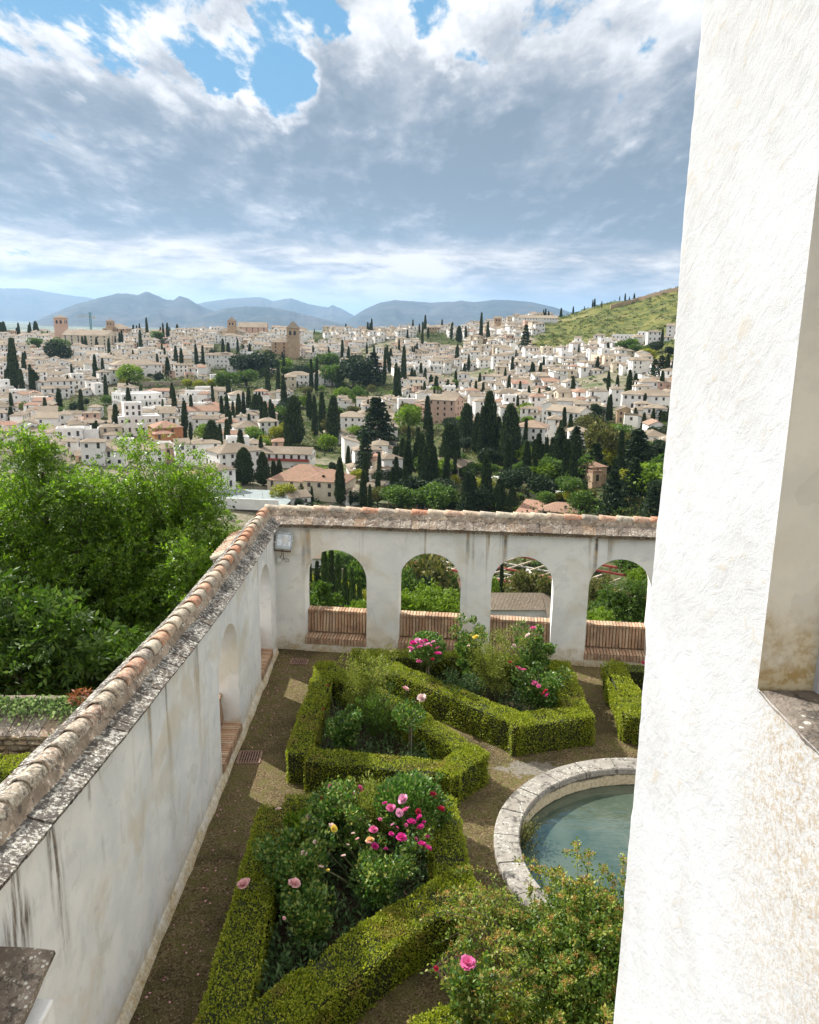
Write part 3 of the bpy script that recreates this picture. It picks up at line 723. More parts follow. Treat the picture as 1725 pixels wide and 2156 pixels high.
def coping(root, mapf, s0, s1, top, th, rise, slabw, smat, name='coping', over=0.15, outer_over=0.15, tile_pitch=0.36):
    """mortar bed, sloping slabs on both sides and a run of half-round tiles on the ridge"""
    V = []; F = []
    ss = np.linspace(s0, s1, 70)
    prof = lambda s: [(-over + .03, top(s) - 0.01), (-over + .03, top(s) + 0.012), (th / 2 - .19, top(s) + rise(s) - .12), (th / 2 - .115, top(s) + rise(s) + .012), (th / 2, top(s) + rise(s) + .045), (th / 2 + .115, top(s) + rise(s) + .012), (th / 2 + .19, top(s) + rise(s) - .12), (th + outer_over - .03, top(s) + 0.012), (th + outer_over - .03, top(s) - 0.01)]
    for i, s in enumerate(ss):
        for (t, z) in prof(s):
            q = Vector(mapf(s, t, z)); d = 0.012 * noise.noise(q * 6)
            V.append((q.x + d, q.y + d, q.z + d))
    m = 9
    for i in range(len(ss) - 1):
        for j in range(m - 1): F.append((i * m + j, (i + 1) * m + j, (i + 1) * m + j + 1, i * m + j + 1))
        F.append((i * m + m - 1, (i + 1) * m + m - 1, (i + 1) * m, i * m))
    cp_ = ob(name, npmesh(name, V, np.array(F), M_['mortar']), root, loc=-Vector(root.location))
    k = 0; s = s0 + 0.02
    meshes = {}
    while s < s1:
        w = slabw * random.uniform(0.75, 1.3)
        for side in (0, 1):
            wq = round(w * 20) / 20
            r = rise(s + w / 2) - 0.105
            if side == 0: ta, tb, za, zb_ = -over, th / 2 - 0.16, 0.03, r
            else: ta, tb, za, zb_ = th + outer_over, th / 2 + 0.16, 0.03, r
            ln = math.hypot(tb - ta, zb_ - za)
            key = (wq, side, k % 4)
            if key not in meshes: meshes[key] = rough_box('coping_slab', wq, 1.0, 0.045, smat, k % 7 + side, 0.009)
            tmid, zmid = (ta + tb) / 2, (za + zb_) / 2
            sl = (top(s + w + .05) - top(s - .05)) / (w + .1)
            Mx = frame_at(mapf, s + w / 2, tmid, top(s + w / 2) + zmid + random.uniform(-.005, .007), sl)
            ang = math.atan2(zb_ - za, tb - ta)
            yl = Mx.to_3x3() @ Vector((0, 1, 0))
            Mx = Mx @ Matrix.Rotation(math.atan2(zb_ - za, abs(tb - ta)) * (1 if side == 0 else -1), 4, 'X') @ Matrix.Rotation(random.uniform(-.02, .02), 4, 'Z') @ Matrix.Diagonal((w / wq * 0.975, ln, 1, 1))
            o = ob('coping_slab', meshes[key], cp_); o.matrix_local = Mx
        s += w; k += 1
    s = s0 + 0.1; i = 0
    while s < s1 + .05:
        sl = (top(s + .2) + rise(s + .2) - top(s - .2) - rise(s - .2)) / .4
        Mx = frame_at(mapf, s, th / 2, top(s) + rise(s) + .0, sl)
        Mx = Mx @ Matrix.Translation((0, random.uniform(-.008, .008), random.uniform(0, .008))) @ Matrix.Rotation(RAD(2.6), 4, 'Y') @ Matrix.Rotation(random.uniform(-.03, .03), 4, 'Z')
        o = ob('ridge_tile', RT[i % 3], cp_); o.matrix_local = Mx
        s += tile_pitch * random.uniform(.96, 1.04); i += 1
    # thin brick course under the eaves
    mb = MB()
    return cp_

def bench(root, mapf, a, b, name='bench'):
    w = b - a; c = (a + b) / 2
    mb = MB()
    def bx(t0, t1, z0, z1, s0=a, s1=b, mi=0):
        vs = [mapf(s, t, z) for z in (z0, z1) for s, t in ((s0, t0), (s1, t0), (s1, t1), (s0, t1))]
        mb.add(vs, [(0, 3, 2, 1), (4, 5, 6, 7), (0, 1, 5, 4), (1, 2, 6, 5), (2, 3, 7, 6), (3, 0, 4, 7)], mi)
    bx(-0.03, 0.5, -0.1, 0.165, mi=0)
    bx(0.0, 0.5, 0.165, 0.30, mi=1)
    bx(0.40, 0.54, 0.30, 0.90, mi=1)
    body = mb.ob(name, [M_['wall_warm'], M_['grout']], root); body.location = -Vector(root.location)
    n = int(w / 0.076); p = w / n
    for i in range(n):
        s = a + p * (i + .5)
        for kind in range(4):
            if kind == 0: t, z, sz, rot = 0.15, 0.315, (p * .76, .36, .055), 0.03      # seat
            elif kind == 1: t, z, sz, rot = -0.012, 0.235, (p * .76, .055, .12), 0    # front of the seat
            elif kind == 2: t, z, sz, rot = 0.375, 0.63, (p * .74, .06, .50), -0.10   # back rest
            else: t, z, sz, rot = 0.47, 0.915, (p * .80, .27, .06), 0.04              # cap
            key = (round(sz[0], 3), kind)
            if key not in BM: BM[key] = rough_box('brick', *sz, M_['brick'], kind, 0.003)
            o = ob('brick', BM[key], body)
            Mx = frame_at(mapf, s, t, z) @ Matrix.Rotation(rot + random.uniform(-.02, .02), 4, 'X') @ Matrix.Rotation(random.uniform(-.035, .035), 4, 'Y') @ Matrix.Translation((0, random.uniform(-.004, .004), random.uniform(-.004, .004)))
            o.matrix_local = Mx
BM = {}

# arcade ---------------------------------------------------------------
def arcade():
    root = empty('arcade_wall', (-2.0, 19.2, 0))
    tag(root, 'white plastered garden wall with round arches and brick benches across the end of the terrace', 'wall')
    ops = [(0.03, 1.57, 2.62), (2.36, 3.86, 2.64), (4.59, 6.05, 2.66), (6.87, 8.32, 2.70), (9.15, 10.6, 2.72)]
    top = lambda s: 3.21 + 0.006 * s + 0.012 * noise.noise(Vector((s * .6, 0, 0)))
    V, F = arch_wall(map_arc, -1.2, 12.2, top, ops, 0.52, ds=0.13, nz=18)
    w = ob('plaster_wall', npmesh('plaster_wall', V, F, M_['wall_warm'], smooth=True), root, loc=-Vector(root.location))
    # brick course below the eaves
    mb = MB(); 
    for i in range(125):
        s = -0.72 + i * 0.103
        Mx = frame_at(map_arc, s, -0.05, top(s) - 0.028)
        vs = [Mx @ Vector((x, y, z + random.uniform(-.003, .003))) for z in (-.02, .02) for x, y in ((-.045, -.06), (.045, -.06), (.045, .06), (-.045, .06))]
        mb.add(vs, [(0, 3, 2, 1), (4, 5, 6, 7), (0, 1, 5, 4), (1, 2, 6, 5), (2, 3, 7, 6), (3, 0, 4, 7)])
    e = mb.ob('eaves_course', M_['slab_warm'], root); e.location = -Vector(root.location); e['kind'] = 'stuff'
    coping(root, map_arc, -0.86, 12.2, top, 0.52, lambda s: 0.30, 0.24, M_['slab_warm'], tile_pitch=0.40)
    for (a, b, _) in ops: bench(root, map_arc, a, b)
arcade()

ys = [3.5, 5, 5.5, 6.3, 7.64, 8.7, 9.67, 11, 12.8, 14, 15.9, 17.4, 19.3]
zs_ = [3.84, 3.72, 3.68, 3.62, 3.52, 3.44, 3.40, 3.31, 3.22, 3.20, 3.18, 3.18, 3.20]
ltop = lambda s: float(np.interp(s, ys, zs_))
lrise = lambda s: float(np.interp(s, [5, 8, 12, 19], [0.19, 0.20, 0.25, 0.29]))
def left_wall():
    root = empty('side_wall', (-3.25, 9.0, 0))
    tag(root, 'long white plastered wall with lichened coping running away along the left path', 'wall')
    ops = [(13.13, 14.72, 2.62), (17.02, 18.40, 2.62)]
    V, F = arch_wall(map_left, 2.5, 19.28, ltop, ops, 0.5, ds=0.16, nz=22)
    ob('plaster_wall', npmesh('plaster_wall', V, F, M_['wall'], smooth=True), root, loc=-Vector(root.location))
    coping(root, map_left, 3.2, 19.25, ltop, 0.5, lrise, 0.20, M_['slab'], tile_pitch=0.36)
    for (a, b, _) in ops: bench(root, map_left, a, b)
    # low plinth along the foot
    mb = MB()
    for i in range(60):
        a, b = 4 + i * 0.25, 4.25 + i * .25
        if 13.1 < a < 14.7 or 17 < a < 18.4: pass
        w0 = .035 + .03 * noise.noise(Vector((a * 2, 0, 0))); w1 = .035 + .03 * noise.noise(Vector((b * 2, 0, 0)))
        mb.add([(-3.26, a, -.05), (-3.25 + w0 + .05, a, -.05), (-3.25 + w1 + .05, b, -.05), (-3.26, b, -.05), (-3.26, a, .16), (-3.25 + w0, a, .10), (-3.25 + w1, b, .10), (-3.26, b, .16)],
               [(1, 2, 6, 5), (5, 6, 7, 4), (0, 1, 5, 4)])
    p = mb.ob('plinth', M_['wall_warm'], root, smooth=True); p.location = -Vector(root.location)
left_wall()

def cross_wall():
    root = empty('buttress_wall', (-3.0, 5.4, 0))
    tag(root, 'stub of white wall with a dark lichened stone cap at the bottom left corner', 'wall')
    mb = MB(); mb.box((-3.05, 5.32, 1.36), (0.50, 0.44, 2.62))
    o = mb.ob('plaster_wall', M_['wall'], root); o.location = -Vector(root.location); bevel(o, .02)
    me = rough_box('coping_slab', 0.62, 0.62, 0.07, M_['slab_warm'], 3, 0.012)
    o = ob('coping_slab', me, root); o.location = Vector((-3.13, 5.36, 2.93)) - Vector(root.location); o.rotation_euler = (RAD(16), 0, RAD(-3))
    me = rough_box('coping_slab', 0.60, 0.16, 0.05, M_['slab_warm'], 5, 0.010)
    o = ob('coping_slab', me, root); o.location = Vector((-3.12, 5.05, 2.76)) - Vector(root.location); o.rotation_euler = (RAD(16), 0, 0)
cross_wall()

# lean-to roof on the outer side of the far left corner ------------------
def lean_to():
    root = empty('outer_roof', (-4.4, 18.0, 0))
    tag(root, 'pale tiled lean-to roof behind the far corner of the left wall', 'roof')
    mb = MB(); mb.add([(-3.6, 20.1, 2.56), (-3.6, 22.7, 2.56), (-5.0, 22.7, 2.02), (-5.0, 20.1, 2.02), (-3.6, 20.1, 2.46), (-3.6, 22.7, 2.46), (-5.0, 22.7, 1.92), (-5.0, 20.1, 1.92)],
                      [(0, 3, 2, 1), (4, 5, 6, 7), (0, 1, 5, 4), (1, 2, 6, 5), (2, 3, 7, 6), (3, 0, 4, 7)])
    o = mb.ob('roof_bed', M_['slab_warm'], root); o.location = -Vector(root.location)
    mb = MB(); mb.box((-4.25, 21.4, -1.2), (1.2, 2.3, 5.9)); o = mb.ob('wall', M_['wall_warm'], root); o.location = -Vector(root.location)
    sl = math.atan2(.70, 1.80)
    for i in range(11):
        for k in range(4):
            y = 20.2 + i * 0.232; x = -4.84 + k * 0.38
            o = ob('roof_tile', RT[(i + k) % 3], root)
            z = 2.03 + (x + 5.0) / 1.80 * .70 - k * .004
            o.matrix_local = Matrix.Translation(-Vector(root.location)) @ Matrix.Translation((x, y, z)) @ Matrix.Rotation(-sl, 4, 'Y') @ Matrix.Rotation(math.pi, 4, 'Z') @ Matrix.Rotation(random.uniform(-.04, .04), 4, 'Z') @ Matrix.Rotation(RAD(-2), 4, 'Y') @ Matrix.Diagonal((1.0, .8, .75, 1)) @ Matrix.Rotation(math.pi, 4, 'Z')
lean_to()

# tower at the right --------------------------------------------------------
def tower():
    root = empty('tower', (1.5, 4.0, 0))
    tag(root, 'rough whitewashed tower wall close by with a window recess and stone sill', 'tower')
    x0 = 1.5; y1 = 4.86; zs, zt = 6.5, 8.62; ya, yb = 1.75, 3.25
    def h(y, z):
        p = Vector((0, y, z))
        q = Vector((0, (y * 0.80 + z * 0.6) * 1.5, (-y * .6 + z * .8) * 5.5))
        am = .5 + .9 * max(0, noise.noise(p * .9 + Vector((2, 2, 2))) + .3)
        d = 0.011 * noise.noise(p * 1.1) + 0.005 * am * noise.noise(q * 1.1) + 0.0028 * am * noise.noise(q * 3 + Vector((3, 1, 2))) + 0.0018 * noise.noise(p * 14) + 0.0012 * noise.noise(p * 30)
        return d
    dy = 0.02
    def grid(ya_, yb_, za_, zb_, step):
        ny = max(2, round((yb_ - ya_) / step)); nz = max(2, round((zb_ - za_) / step))
        Y = np.linspace(ya_, yb_, ny + 1); Z = np.linspace(za_, zb_, nz + 1)
        V = []
        for y in Y:
            for z in Z:
                d = h(y, z)
                yy = y
                if abs(y - y1) < 1e-6:
                    yy = y + 0.016 * noise.noise(Vector((0, 0, z * 3.1))) + 0.007 * noise.noise(Vector((0, 4, z * 15))) + 0.005 * noise.noise(Vector((7, 4, z * 40)))
                xx = x0 - d
                e = y1 - y
                if e < 0.05: xx += (0.05 - e) ** 2 * 9
                V.append((xx, yy + (-(z - 7) * 0.010 if y > 3.3 else 0) * (y - 3.25) / 1.6, z))
        n = nz + 1
        F = [(i * n + j, i * n + j + 1, (i + 1) * n + j + 1, (i + 1) * n + j) for i in range(ny) for j in range(nz)]
        return np.array(V), np.array(F)
    parts = [grid(yb, y1, 2.6, 12.6, 0.0235), grid(ya, yb, 4.0, zs, 0.022), grid(ya, yb, zt, 12.6, 0.05), grid(-1.5, ya, 2.6, 12.6, 0.08), grid(ya, yb, 2.6, 4.0, .06)]
    V, F = join(parts)
    ob('wall_face', npmesh('wall_face', V, F, M_['tower'], smooth=True), root, loc=-Vector(root.location))
    mb = MB()
    mb.box((3.0, -3.3, 6.6), (2.97, 3.5, 12.0)); mb.box((3.0, 4.05, 6.6), (2.97, 1.55, 12.0)); mb.box((3.0, 0.1, 6.6), (2.97, 3.2, 12.0))
    mb.box((3.0, 2.5, 3.2), (2.97, 1.6, 6.4)); mb.box((3.0, 2.5, 10.62), (2.97, 1.6, 4.0)); mb.box((3.4, 2.5, 7.54), (1.9, 1.6, 2.2)); mb.box((1.62, 1.5, 1.35), (.22, 6.6, 2.7))
    o = mb.ob('wall_core', M_['jamb'], root); o.location = -Vector(root.location)
    # recess: far jamb, white arris, inner reveal, sill
    def sheet(name, mt, pts, n=14):
        (a, b, c, d) = [Vector(p) for p in pts]; Vv = []
        for i in range(n + 1):
            for j in range(n + 1):
                u, v = i / n, j / n
                p = (a * (1 - u) + b * u) * (1 - v) + (d * (1 - u) + c * u) * v
                q = p * 2.2; p = p + Vector((.006 * noise.noise(q), .008 * noise.noise(q + Vector((3, 3, 3))), 0)) if 0 < i < n else p
                Vv.append(p)
        Ff = [(i * (n + 1) + j, (i + 1) * (n + 1) + j, (i + 1) * (n + 1) + j + 1, i * (n + 1) + j + 1) for i in range(n) for j in range(n)]
        return ob(name, npmesh(name, Vv, np.array(Ff), mt, smooth=True), root, loc=-Vector(root.location))
    sheet('window_jamb', M_['jamb'], [(1.497, yb, zs - .02), (1.735, yb - .012, zs - .02), (1.735, yb - .012, zt), (1.497, yb, zt)])
    mb = MB(); mb.box((1.748, yb - .03, (zs + zt) / 2), (.04, .06, zt - zs + .04))
    o = mb.ob('jamb_arris', M_['tower'], root); o.location = -Vector(root.location); bevel(o, .012)
    sheet('inner_reveal', M_['jamb'], [(1.765, yb - .02, zs - .02), (2.46, yb - .02, zs - .02), (2.46, yb - .02, zt), (1.765, yb - .02, zt)])
    me = bpy.data.meshes.new('sill')
    bm = bmesh.new(); bmesh.ops.create_grid(bm, x_segments=30, y_segments=40, size=0.5)
    for v in bm.verts:
        x = 1.49 + (v.co.x + .5) * 0.97; y = ya + .005 + (v.co.y + .5) * (yb - ya - .03)
        z = zs + 0.008 * noise.noise(Vector((x, y, 0)) * 7) + .004 * noise.noise(Vector((x, y, 3)) * 25)
        if v.co.x < -.49: x += 0.012 * noise.noise(Vector((0, y * 9, 0))); z -= 0.006
        v.co = Vector((x, y, z))
    bm.to_mesh(me); bm.free(); me.materials.append(M_['sill'])
    ob('sill', me, root, loc=-Vector(root.location))
tower()

# floodlight -------------------------------------------------------------
def floodlight():
    loc = Vector(map_arc(-0.42, -0.16, 2.82))
    root = empty('floodlight', loc, 0)
    tag(root, 'grey square floodlight tilted down on the left pier of the arcade', 'floodlight')
    R = Matrix.Rotation(RAD(10), 4, 'Z') @ Matrix.Rotation(RAD(-26), 4, 'X') @ Matrix.Rotation(RAD(7), 4, 'Y')
    def part(name, mb, m, smooth=False, bv=0.0):
        o = mb.ob(name, m, root, smooth); o.matrix_local = R
        if bv: bevel(o, bv, 2)
        return o
    mb = MB()   # tapered body, front is -y
    a, b = (0.19, 0.20), (0.12, 0.13)
    vs = [(-a[0], -.05, -a[1]), (a[0], -.05, -a[1]), (a[0], -.05, a[1]), (-a[0], -.05, a[1]), (-b[0], .09, -b[1]), (b[0], .09, -b[1]), (b[0], .09, b[1]), (-b[0], .09, b[1])]
    mb.add(vs, [(0, 3, 2, 1), (4, 5, 6, 7), (0, 1, 5, 4), (1, 2, 6, 5), (2, 3, 7, 6), (3, 0, 4, 7)])
    part('housing', mb, M_['metal'], bv=.015)
    mb = MB()
    for x, z, sx, sz in ((0, .185, .40, .035), (0, -.165, .40, .075), (-.185, 0, .03, .40), (.185, 0, .03, .40)): mb.box((x, -.065, z), (sx, .035, sz))
    part('frame', mb, M_['metal'], bv=.006)
    mb = MB(); mb.box((0, -.058, .02), (.33, .006, .30)); part('glass', mb, M_['glass'])
    mb = MB(); mb.box((.03, -.066, .03), (.11, .008, .16)); mb.box((.10, -.067, .05), (.05, .008, .05)); part('reflector', mb, M_['plastic'], bv=.003)
    for x, z in ((-.12, .21), (.10, .21), (-.21, -.05), (.21, .02)):
        mb = MB(); mb.box((x, -.06, z), (.035, .03, .03)); part('clip', mb, M_['plastic'], bv=.006)
    mb = MB(); mb.box((-.02, .10, -.22), (.42, .02, .025)); mb.box((-.20, .05, -.20), (.02, .12, .02)); mb.box((.17, .05, -.20), (.02, .12, .02)); part('bracket', mb, M_['rustmetal'])
    mb = MB(); pts = [(-.03, .02, -.2), (-.03, .03, -.32), (-.02, .05, -.45), (.03, .06, -.53), (.10, .06, -.52), (.10, .05, -.46), (.03, .05, -.45), (-.05, .06, -.46)]
    mb.tube(pts, .008, n=5); mb.tube([(-.06, .02, -.2), (-.07, .04, -.33), (-.10, .06, -.44)], .007, n=5)
    o = mb.ob('cable', M_['cable'], root, True)
    mb = MB(); mb.box((-.13, .10, -.50), (.13, .05, .13)); o = mb.ob('junction_box', M_['plastic'], root); o.rotation_euler = (0, RAD(20), 0); o.location = (.16, 0, -.07); bevel(o, .015)
floodlight()

# drain grates -------------------------------------------------------------
def grate(cx, cy, w, d, rz, label):
    root = empty('drain_grate', (cx, cy, 0.006), rz); tag(root, label, 'drain grate', 'drain grates in the garden paths')
    mb = MB()
    for x, y, sx, sy in ((0, d / 2, w, .02), (0, -d / 2, w, .02), (w / 2, 0, .02, d - .022), (-w / 2, 0, .02, d - .022)): mb.box((x, y, .006), (sx, sy, .022))
    mb.ob('frame', M_['grate'], root)
    n = 9
    for i in range(n):
        mb = MB(); mb.box((-w / 2 + w * (i + .5) / n, 0, .004), (.018, d - .024, .014)); mb.ob('bar', M_['grate'], root)
    mb = MB(); mb.box((0, 0, -.009), (w, d, .008)); mb.box((0, d * .17, .002), (w - .03, .012, .012)); mb.box((0, -d * .17, .002), (w - .03, .012, .012)); mb.ob('pit', M_['bed'], root)
grate(-2.93, 13.95, 0.42, 0.44, RAD(2), 'rusty drain grate beside the nearer bench in the left wall')
grate(-2.60, 18.42, 0.40, 0.30, RAD(-5), 'pale drain grate below the floodlight at the foot of the arcade')
grate(0.66, 8.82, 0.40, 0.36, RAD(32), 'grate in the dark path between the front hedge and the bronze shrub')

# pool ----------------------------------------------------------------------
def pool():
    root = empty('round_basin', (PC[0], PC[1], 0))
    tag(root, 'round garden pool with a broad pale stone rim at the right', 'pool')
    N = 24; step = 2 * math.pi / N
    for k in range(3):
        pass
    shared = []
    for k in range(4):
        V = []; n = 8
        for j in range(n + 1):
            a = (j / n - .5) * (step - 0.008)
            for r in (RI, RI + .02, (RI + RO) / 2, RO - .02, RO):
                for z in (0,):
                    zz = 0.075 + .005 * noise.noise(Vector((j * .6, r * 3, k * 4))) - (0.02 if r in (RI, RO) else 0)
                    V.append((math.cos(a) * r, math.sin(a) * r, zz))
            V.append((math.cos(a) * RO, math.sin(a) * RO, -.06)); V.append((math.cos(a) * RI, math.sin(a) * RI, -.03))
        F = []; m = 7
        for j in range(n):
            for q in range(5): F.append((j * m + q, (j + 1) * m + q, (j + 1) * m + q + 1, j * m + q + 1))
            F.append((j * m + 6, j * m, (j + 1) * m, (j + 1) * m + 6)[::-1])
        F2 = [tuple(f) for f in F] + [(6, 0, 1, 2, 3, 4, 5), tuple(n * m + i for i in (5, 4, 3, 2, 1, 0, 6))]
        me = npmesh('rim_stone', V, F2, M_['rim'])
        shared.append(me)
    for i in range(N):
        o = ob('rim_stone', shared[i % 4], root); o.rotation_euler = (0, 0, i * step); o.location = (0, 0, random.uniform(-.004, .004))
    V = []; F = []; n = 96
    for i in range(n):
        a = 2 * math.pi * i / n
        for z in (-.035, -.12, -.25, -.4, -.8):
            r = RI + .025 + .010 * noise.noise(Vector((math.cos(a) * 4, math.sin(a) * 4, z * 6))) - (.012 if z < -.2 else 0)
            V.append((math.cos(a) * r, math.sin(a) * r, z))
    for i in range(n):
        for j in range(4): F.append((i * 5 + j, i * 5 + j + 1, ((i + 1) % n) * 5 + j + 1, ((i + 1) % n) * 5 + j))
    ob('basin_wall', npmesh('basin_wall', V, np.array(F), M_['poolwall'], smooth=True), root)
    V = [(0, 0, 0)] + [(math.cos(2 * math.pi * i / n) * (RI + .03), math.sin(2 * math.pi * i / n) * (RI + .03), 0) for i in range(n)]
    me = npmesh('water', V, [(0, 1 + i, 1 + (i + 1) % n) for i in range(n)], M_['water'])
    o = ob('water', me, loc=(PC[0], PC[1], -.27)); o['kind'] = 'structure'
    # ferny tuft in a joint of the pool wall
    c = G(1115, 1755, -.1)
    P = np.array([c[0] - .05, c[1], -.02]) + rng.normal(size=(700, 3)) * np.array([.10, .15, .07])
    P[:, 2] -= np.abs(rng.normal(size=700)) * .08
    V, F = leaves(P, np.tile([.5, 0, .2], (700, 1)), .05, .018, 1.0)
    tag(ob('wall_fern', npmesh('wall_fern', V, F, M_['tree_olive'])), 'small brownish fern hanging from the pool wall at its left edge', 'fern', kind='stuff')
pool()
#PART3

# ------------------------------------------------------------------ clipped hedges
def strip_points(pl, w, h, dens):
    """random points with normals on the top and sides of a strip following a polyline"""
    P, N = [], []
    pl = [np.array(p, float) for p in pl]
    for i in range(len(pl) - 1):
        a, b = pl[i], pl[i + 1]; d = b - a; L = np.linalg.norm(d); d = d / L; nrm = np.array([-d[1], d[0]])
        a2 = a - d * w / 2; L2 = L + w
        n = int(L2 * w * dens)
        s = rng.random(n) * L2; t = (rng.random(n) - .5) * w
        P.append(np.c_[a2 + np.outer(s, d) + np.outer(t, nrm), np.full(n, h)]); N.append(np.tile([0, 0, 1.0], (n, 1)))
        for sd in (-1, 1):
            n = int(L2 * h * dens * .8)
            s = rng.random(n) * L2; z = rng.random(n) * h
            P.append(np.c_[a2 + np.outer(s, d) + nrm * sd * w / 2, z]); N.append(np.tile([nrm[0] * sd, nrm[1] * sd, 0.25], (n, 1)))
        for sd, e in ((-1, a2), (1, b + d * w / 2)):
            n = int(w * h * dens * .8)
            t = (rng.random(n) - .5) * w; z = rng.random(n) * h
            P.append(np.c_[e + np.outer(t, nrm), z]); N.append(np.tile([d[0] * sd, d[1] * sd, 0.25], (n, 1)))
    return np.concatenate(P), np.concatenate(N)
def inside_strip(P, pl, w, h, eps):
    ins = np.zeros(len(P), bool)
    for i in range(len(pl) - 1):
        a, b = np.array(pl[i], float), np.array(pl[i + 1], float); d = b - a; L = np.linalg.norm(d); d /= L
        q = P[:, :2] - a; s = q @ d; t = q @ np.array([-d[1], d[0]])
        ins |= (s > -w / 2 + eps) & (s < L + w / 2 - eps) & (np.abs(t) < w / 2 - eps)
    return ins & (P[:, 2] < h - eps)
def hedge(paths, h, label, dens=3600, leaf=0.020, bump=0.042, lump=0.0, m='hedge', group='clipped box hedges round the rose beds', z0=0.0):
    first = np.array(paths[0][0][0])
    root = empty('box_hedge', (first[0], first[1], z0)); tag(root, label, 'hedge', group)
    mb = MB(); Ps, Ns = [], []
    for pl, w in paths:
        for i in range(len(pl) - 1):
            a, b = np.array(pl[i], float), np.array(pl[i + 1], float); d = b - a; L = np.linalg.norm(d); c = (a + b) / 2
            jz = random.uniform(-.004, .004)
            mb.box((c[0], c[1], (h - .05) / 2 + jz), (L + w - .07, w - .07 + jz, h - .05), math.atan2(d[1], d[0]))
        P, N = strip_points(pl, w, h, dens)
        for pl2, w2 in paths:
            k = ~inside_strip(P, pl2, w2, h, 0.035); P, N = P[k], N[k]
        Ps.append(P); Ns.append(N)
    core = mb.ob('hedge_core', M_['hedge_core'], root); core.location = (-first[0], -first[1], 0)
    P = np.concatenate(Ps); N = np.concatenate(Ns)
    q = np.array([noise.noise(Vector(p * 2.2)) + 0.6 * noise.noise(Vector(p * 6.5)) for p in P]) if len(P) < 260000 else np.zeros(len(P))
    if lump: q = q + np.array([noise.noise(Vector(p * 1.3 + 5)) for p in P]) * lump / bump
    keep = ~((q < -0.42) & (rng.random(len(P)) < 0.65))
    P, N, q = P[keep], N[keep], q[keep]
    P = P + N * (q * bump + rng.normal(size=len(P)) * .008)[:, None]
    stray = rng.random(len(P)) < .02
    P[stray] += N[stray] * (rng.random(stray.sum()) * .03)[:, None]
    V, F = leaves(P - N * .008, N, leaf * 1.5, leaf, 0.95)
    o = ob('hedge_leaves', npmesh('hedge_leaves', V, F, M_[m]), root); o['kind'] = 'stuff'; o.location = (-first[0], -first[1], 0)
    return root
H = 0.60
hedge([([(-1.90, 13.30), (-1.80, 16.95)], .42), ([(-1.75, 16.85), (0.20, 14.52), (1.18, 13.22)], .44)], H, 'left bed hedge: long side by the path and its far diagonal')
hedge([([(-1.52, 13.03), (0.74, 12.68)], .44), ([(0.74, 12.68), (1.16, 13.18)], .45)], H, 'short front hedge of the left bed, its end corner pointing at the pool')
hedge([([(-1.05, 17.60), (1.4, 17.52), (3.36, 17.06)], .46), ([(3.40, 17.0), (3.36, 14.82)], .48), ([(3.36, 14.80), (2.15, 14.44)], .50), ([(2.15, 14.46), (-0.85, 17.32)], .46)], H + .02, 'wedge shaped hedge around the far bed below the arcade')
hedge([([(-2.02, 11.30), (-2.00, 9.6), (-1.95, 6.4)], .50), ([(-1.75, 11.62), (0.56, 11.60)], .36), ([(0.56, 11.5), (0.70, 9.75)], .50), ([(0.70, 9.65), (-0.15, 8.90), (-1.15, 7.80), (-1.95, 6.9)], .58)], H, 'large front hedge around the bed of magenta roses')
hedge([([(4.62, 17.0), (4.62, 15.9), (4.50, 14.9), (5.4, 14.4)], .46), ([(4.8, 17.1), (7.4, 16.8)], .46)], H, 'lumpy hedge at the right edge beside the tower', lump=.09)
hedge([([(-0.55, 6.35), (0.42, 7.35), (1.25, 7.68), (2.2, 7.6)], .52)], H, 'hedge at the bottom edge under the bronze shrub')

# bed soil
for pts in ([(-1.7, 13.2), (1.0, 13.0), (.1, 14.5), (-1.7, 16.7)], [(-.6, 17.4), (3.2, 17), (3.2, 14.9), (2.1, 14.6)], [(-1.8, 11.5), (.4, 11.5), (.5, 9.7), (-.2, 9.1), (-1.2, 7.9), (-1.8, 7.3)], [(0.3, 7.2), (1.3, 7.7), (3.4, 7.6), (3.4, 5.5), (-.4, 5.5)]):
    me = npmesh('bed_soil', [(x, y, .02) for x, y in pts], [tuple(range(len(pts)))], M_['bed'])
    tag(ob('bed_soil', me), kind='structure')

